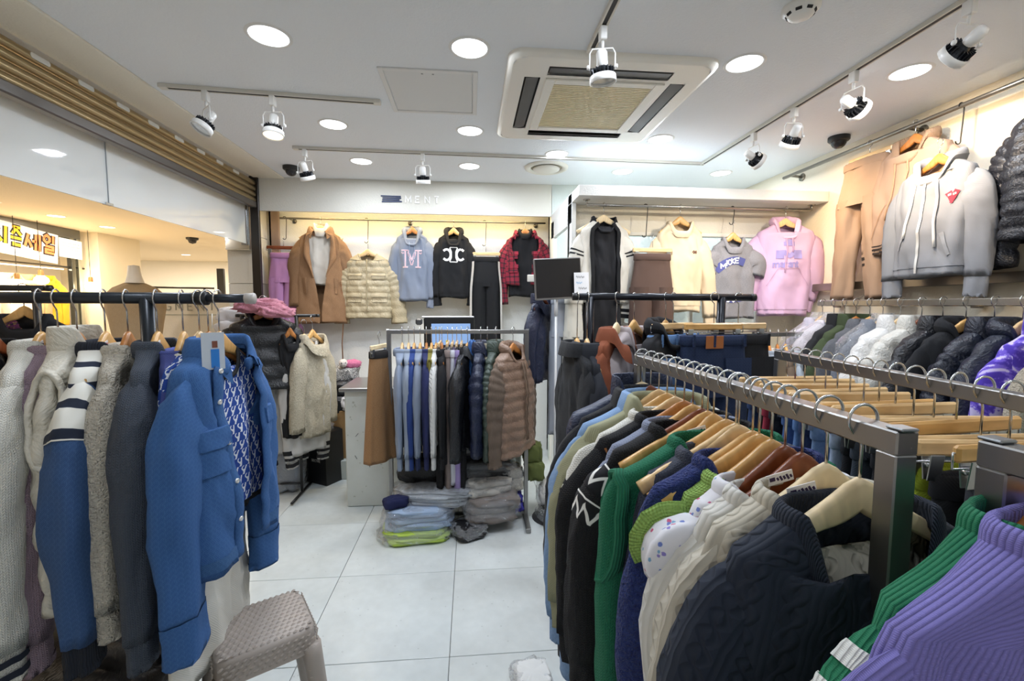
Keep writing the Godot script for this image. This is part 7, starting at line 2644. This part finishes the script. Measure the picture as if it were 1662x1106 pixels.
	var st := S()
	tube(st, [Vector3(0, 0.06, 0), Vector3(0.005, 0.1, -0.01)], 0.0012, 5)
	part(t, "string", st, flat("e8e6e0", 0.8))
	# stock below
	bundle("dull grey brown cloth sack filling the floor under the pipe rack", Vector3(-1.25, 0.0, -1.35), Vector3(0.75, 0.38, 0.5), 0.1, "4c4844", 21.0, false, "nylon", 1)
	bundle("clear plastic bag on the floor below the denim jacket", Vector3(-0.85, 0.0, -1.25), Vector3(0.3, 0.16, 0.25), 0.3, "c3cad2", 22.0, true, "cotton", 1)
	# clothes of the stall just outside, seen under the rail
	round_rack("pipe rack just outside the shutter line", Vector3(-2.5, 1.5, -2.3), Vector3(-1.95, 1.5, -2.3), [0.1, 0.9], 0.014, flat("2b2b2e", 0.4))
	var O := [["purple_padded_coat", "shiny purple padded coat outside the shutter", "8a3a78", "nylon", "", -2.4], ["sequin_top", "dark sequin top outside the shutter", "7d3566", "wool", "sequin", -2.22], ["black_long_dress", "black long dress outside the shutter", "121216", "cotton", "", -2.06]]
	for q in O:
		hung(q[0], q[1], "outerwear", Vector3(q[5], 1.5, -2.3), 0.35, 1, {"m": cloth(q[2], q[3], 0.9, q[4]), "collar": "crew", "L": 0.8, "sw": 0.16, "d": 0.05, "slen": 0.5, "r0": 0.075, "short": q[1], "seed": absf(q[5]) * 3.0})

# ---- the heaped rack at the back by the shutter
func rear_rack() -> void:
	var z := -3.45
	round_rack("black rack buried under coats at the back", Vector3(-1.68, 1.35, z), Vector3(-1.12, 1.35, z), [0.73, 0.05], 0.012, flat("141517", 0.4))
	var e := PI / 2
	var g := {"m": cloth("c8bda6", "fleece"), "collar": "shirt", "gap": 0.2, "gap_top": 0.4, "L": 0.72, "sw": 0.17, "cw": 0.18, "hw": 0.2, "d": 0.06, "slen": 0.6, "r0": 0.085, "r1": 0.06, "seed": 2.0, "out": 0.03, "short": "cream fleece coat at the back"}
	hung("cream_fleece_coat", "cream fleece coat on the heaped back rack", "coat", Vector3(-1.4, 1.35, z + 0.02), 0.75, 1, g)
	g = {"m": cloth("c2b79d", "fleece"), "collar": "shirt", "L": 0.72, "sw": 0.14, "cw": 0.14, "d": 0.05, "slen": 0.62, "r0": 0.08, "r1": 0.06, "seed": 3.0, "short": "second cream fleece coat"}
	hung("cream_teddy_jacket", "second cream teddy coat nearer the counter", "coat", Vector3(-1.16, 1.33, z), 1.2, 1, g)
	for k in 2:
		g = {"m": cloth("d6d4cf", "knit"), "collar": "crew", "L": 0.8, "sw": 0.13, "cw": 0.13, "hw": 0.15, "d": 0.045, "slen": 0.86, "r0": 0.08, "r1": 0.045, "seed": 4.0 + k, "out": 0.0, "cuff": 0.03, "short": "white jumper %s of the back post" % ["left", "right"][k]}
		var t := hung("white_cuffed_jumper", "white jumper with black striped cuffs, %s" % ["left of the black rack post", "right of the black rack post"][k], "jumper", Vector3(-1.36 + 0.15 * k, 1.3, z + 0.03), 0.9, 0, g)
		stripes_on_sleeve(t, g, [[0.9, 0.925], [0.94, 0.955], [0.97, 0.99]], flat("15161a", 0.9))
	g = {"m": cloth("121317", "knit"), "collar": "crew", "L": 0.72, "sw": 0.08, "cw": 0.06, "hw": 0.07, "d": 0.04, "slen": 0.0, "nw": 0.05, "seed": 6.0, "short": "black scarf like top"}
	hung("black_scarf_top", "black narrow knit hanging between the cream coats", "top", Vector3(-1.27, 1.35, z + 0.13), 0.6, 2, g, {"hw": 0.07})
	g = {"m": cloth("131519", "nylon"), "collar": "hood", "L": 0.5, "sw": 0.21, "cw": 0.24, "hw": 0.25, "d": 0.1, "hd": 0.13, "slen": 0.5, "r0": 0.1, "r1": 0.07, "out": 0.06, "q": 0.11, "qa": 0.02, "seed": 7.0, "short": "black padded jacket on the back heap"}
	hung("black_padded_jacket", "black padded jacket on top of the heaped back rack", "jacket", Vector3(-1.45, 1.47, z + 0.12), 0.5, 2, g)
	var pk := thing("pink_fleece", "pink fleece on top of the black padded jacket", "fleece", Vector3(-1.46, 1.37, z + 0.16), 0.25)
	for q in [[Vector3(0.3, 0.1, 0.2), Vector3(0, 0, 0), 1.0], [Vector3(0.2, 0.08, 0.16), Vector3(0.12, -0.03, 0.07), 2.0]]:
		var sl := S()
		lump(sl, q[0], q[2] + 4.0, 0.3, 40, 20, 0.7)
		part(pk, "folded_cloth", sl, cloth("d98a9c", "fleece")).position = q[1]
	bundle("white folded cloth behind the black padded jacket", Vector3(-1.72, 1.2, z - 0.1), Vector3(0.3, 0.2, 0.2), 0.1, "e4e2e4", 31.0, false, "cotton", 2)
	# black carrier bag
	var t := thing("carrier_bag", "black carrier bag with pale lettering on the floor at the back", "bag", Vector3(-1.2, 0, -3.74), -0.55)
	var st := S()
	slab(st, PackedVector2Array([Vector2(-0.13, 0), Vector2(0.13, 0), Vector2(0.12, 0.42), Vector2(0.02, 0.44), Vector2(-0.12, 0.42)]), -0.09, 0.09)
	part(t, "bag_body", st, flat("131416", 0.5))
	st = S()
	stroke_letters(st, strokes("DECTRE", Vector2(-0.03, 0.18), 0.018, 0.3, 0.003), 0.001, Transform3D(Basis(), Vector3(0, 0, 0.0905)))
	part(t, "lettering", st, flat("d8d6ce", 0.6))
	st = S()
	tube(st, curve([Vector3(-0.07, 0.41, 0.06), Vector3(-0.05, 0.5, 0.06), Vector3(0.03, 0.5, 0.06), Vector3(0.05, 0.41, 0.06)], 12), 0.004, 6)
	part(t, "handle", st, flat("1c1d20", 0.6))
	st = S()
	lump(st, Vector3(0.16, 0.1, 0.12), 3.0, 0.2)
	part(t, "tissue", st, film()).position = Vector3(0, 0.38, 0)
	bundle("clear plastic sack beside the black carrier bag", Vector3(-1.42, 0, -3.6), Vector3(0.24, 0.42, 0.3), 0.2, "8f98a6", 32.0, true, "nylon", 1)
	# heap on cartons next to the counter
	t = thing("carton", "brown cardboard carton beside the counter", "carton", Vector3(-0.98, 0.16, -3.95))
	part(t, "box", S_box(Vector3(0, 0.2, 0), Vector3(0.4, 0.4, 0.35), 0.004), flat("9a7a50", 0.8))
	part(t, "tape", S_box(Vector3(0, 0.401, 0), Vector3(0.05, 0.002, 0.352), 0.0), flat("b59b70", 0.3))
	t = thing("plinth", "low pale plinth under the carton", "plinth", Vector3(-0.98, 0, -3.95))
	part(t, "block", S_box(Vector3(0, 0.08, 0), Vector3(0.5, 0.16, 0.45), 0.006), flat("b9c0bb", 0.6))
	bundle("white folded cloth on the brown carton", Vector3(-0.95, 0.56, -3.9), Vector3(0.3, 0.1, 0.3), 0.1, "dcdce0", 33.0, false, "cotton", 1)
	bundle("black padded heap behind the carrier bag", Vector3(-1.15, 0.52, -3.95), Vector3(0.4, 0.28, 0.36), 0.2, "16181e", 34.0, false, "nylon", 2)
	bundle("black and white tweed bag on the padded heap", Vector3(-1.08, 0.78, -3.95), Vector3(0.26, 0.12, 0.2), 0.1, "888888", 35.0, false, "cotton", 1).get_child(0).set("material_override", cloth("888888", "cotton", 0.9, "tweed"))
	bundle("blue grey folded jeans beside the tweed bag", Vector3(-0.92, 0.66, -3.9), Vector3(0.2, 0.14, 0.24), 0.0, "4a5670", 36.0, false, "denim", 2)
	t = thing("plush_toy", "pink plush toy with a white face on the heap", "soft toy", Vector3(-1.0, 0.89, -3.92), 0.5)
	st = S()
	lump(st, Vector3(0.15, 0.08, 0.1), 2.0, 0.1, 24, 14, 0.9)
	part(t, "body", st, cloth("d9729c", "fleece"))
	st = S()
	lump(st, Vector3(0.07, 0.07, 0.07), 3.0, 0.05, 20, 12, 1.0)
	part(t, "head", st, cloth("ece2dc", "fleece")).position = Vector3(-0.08, 0.02, 0.02)
	for s in [-1, 1]:
		st = S()
		lump(st, Vector3(0.01, 0.01, 0.01), 1.0, 0.0, 10, 6, 1.0)
		part(t, "eye", st, flat("141416", 0.2)).position = Vector3(-0.085 + 0.016 * s, 0.055, 0.052)
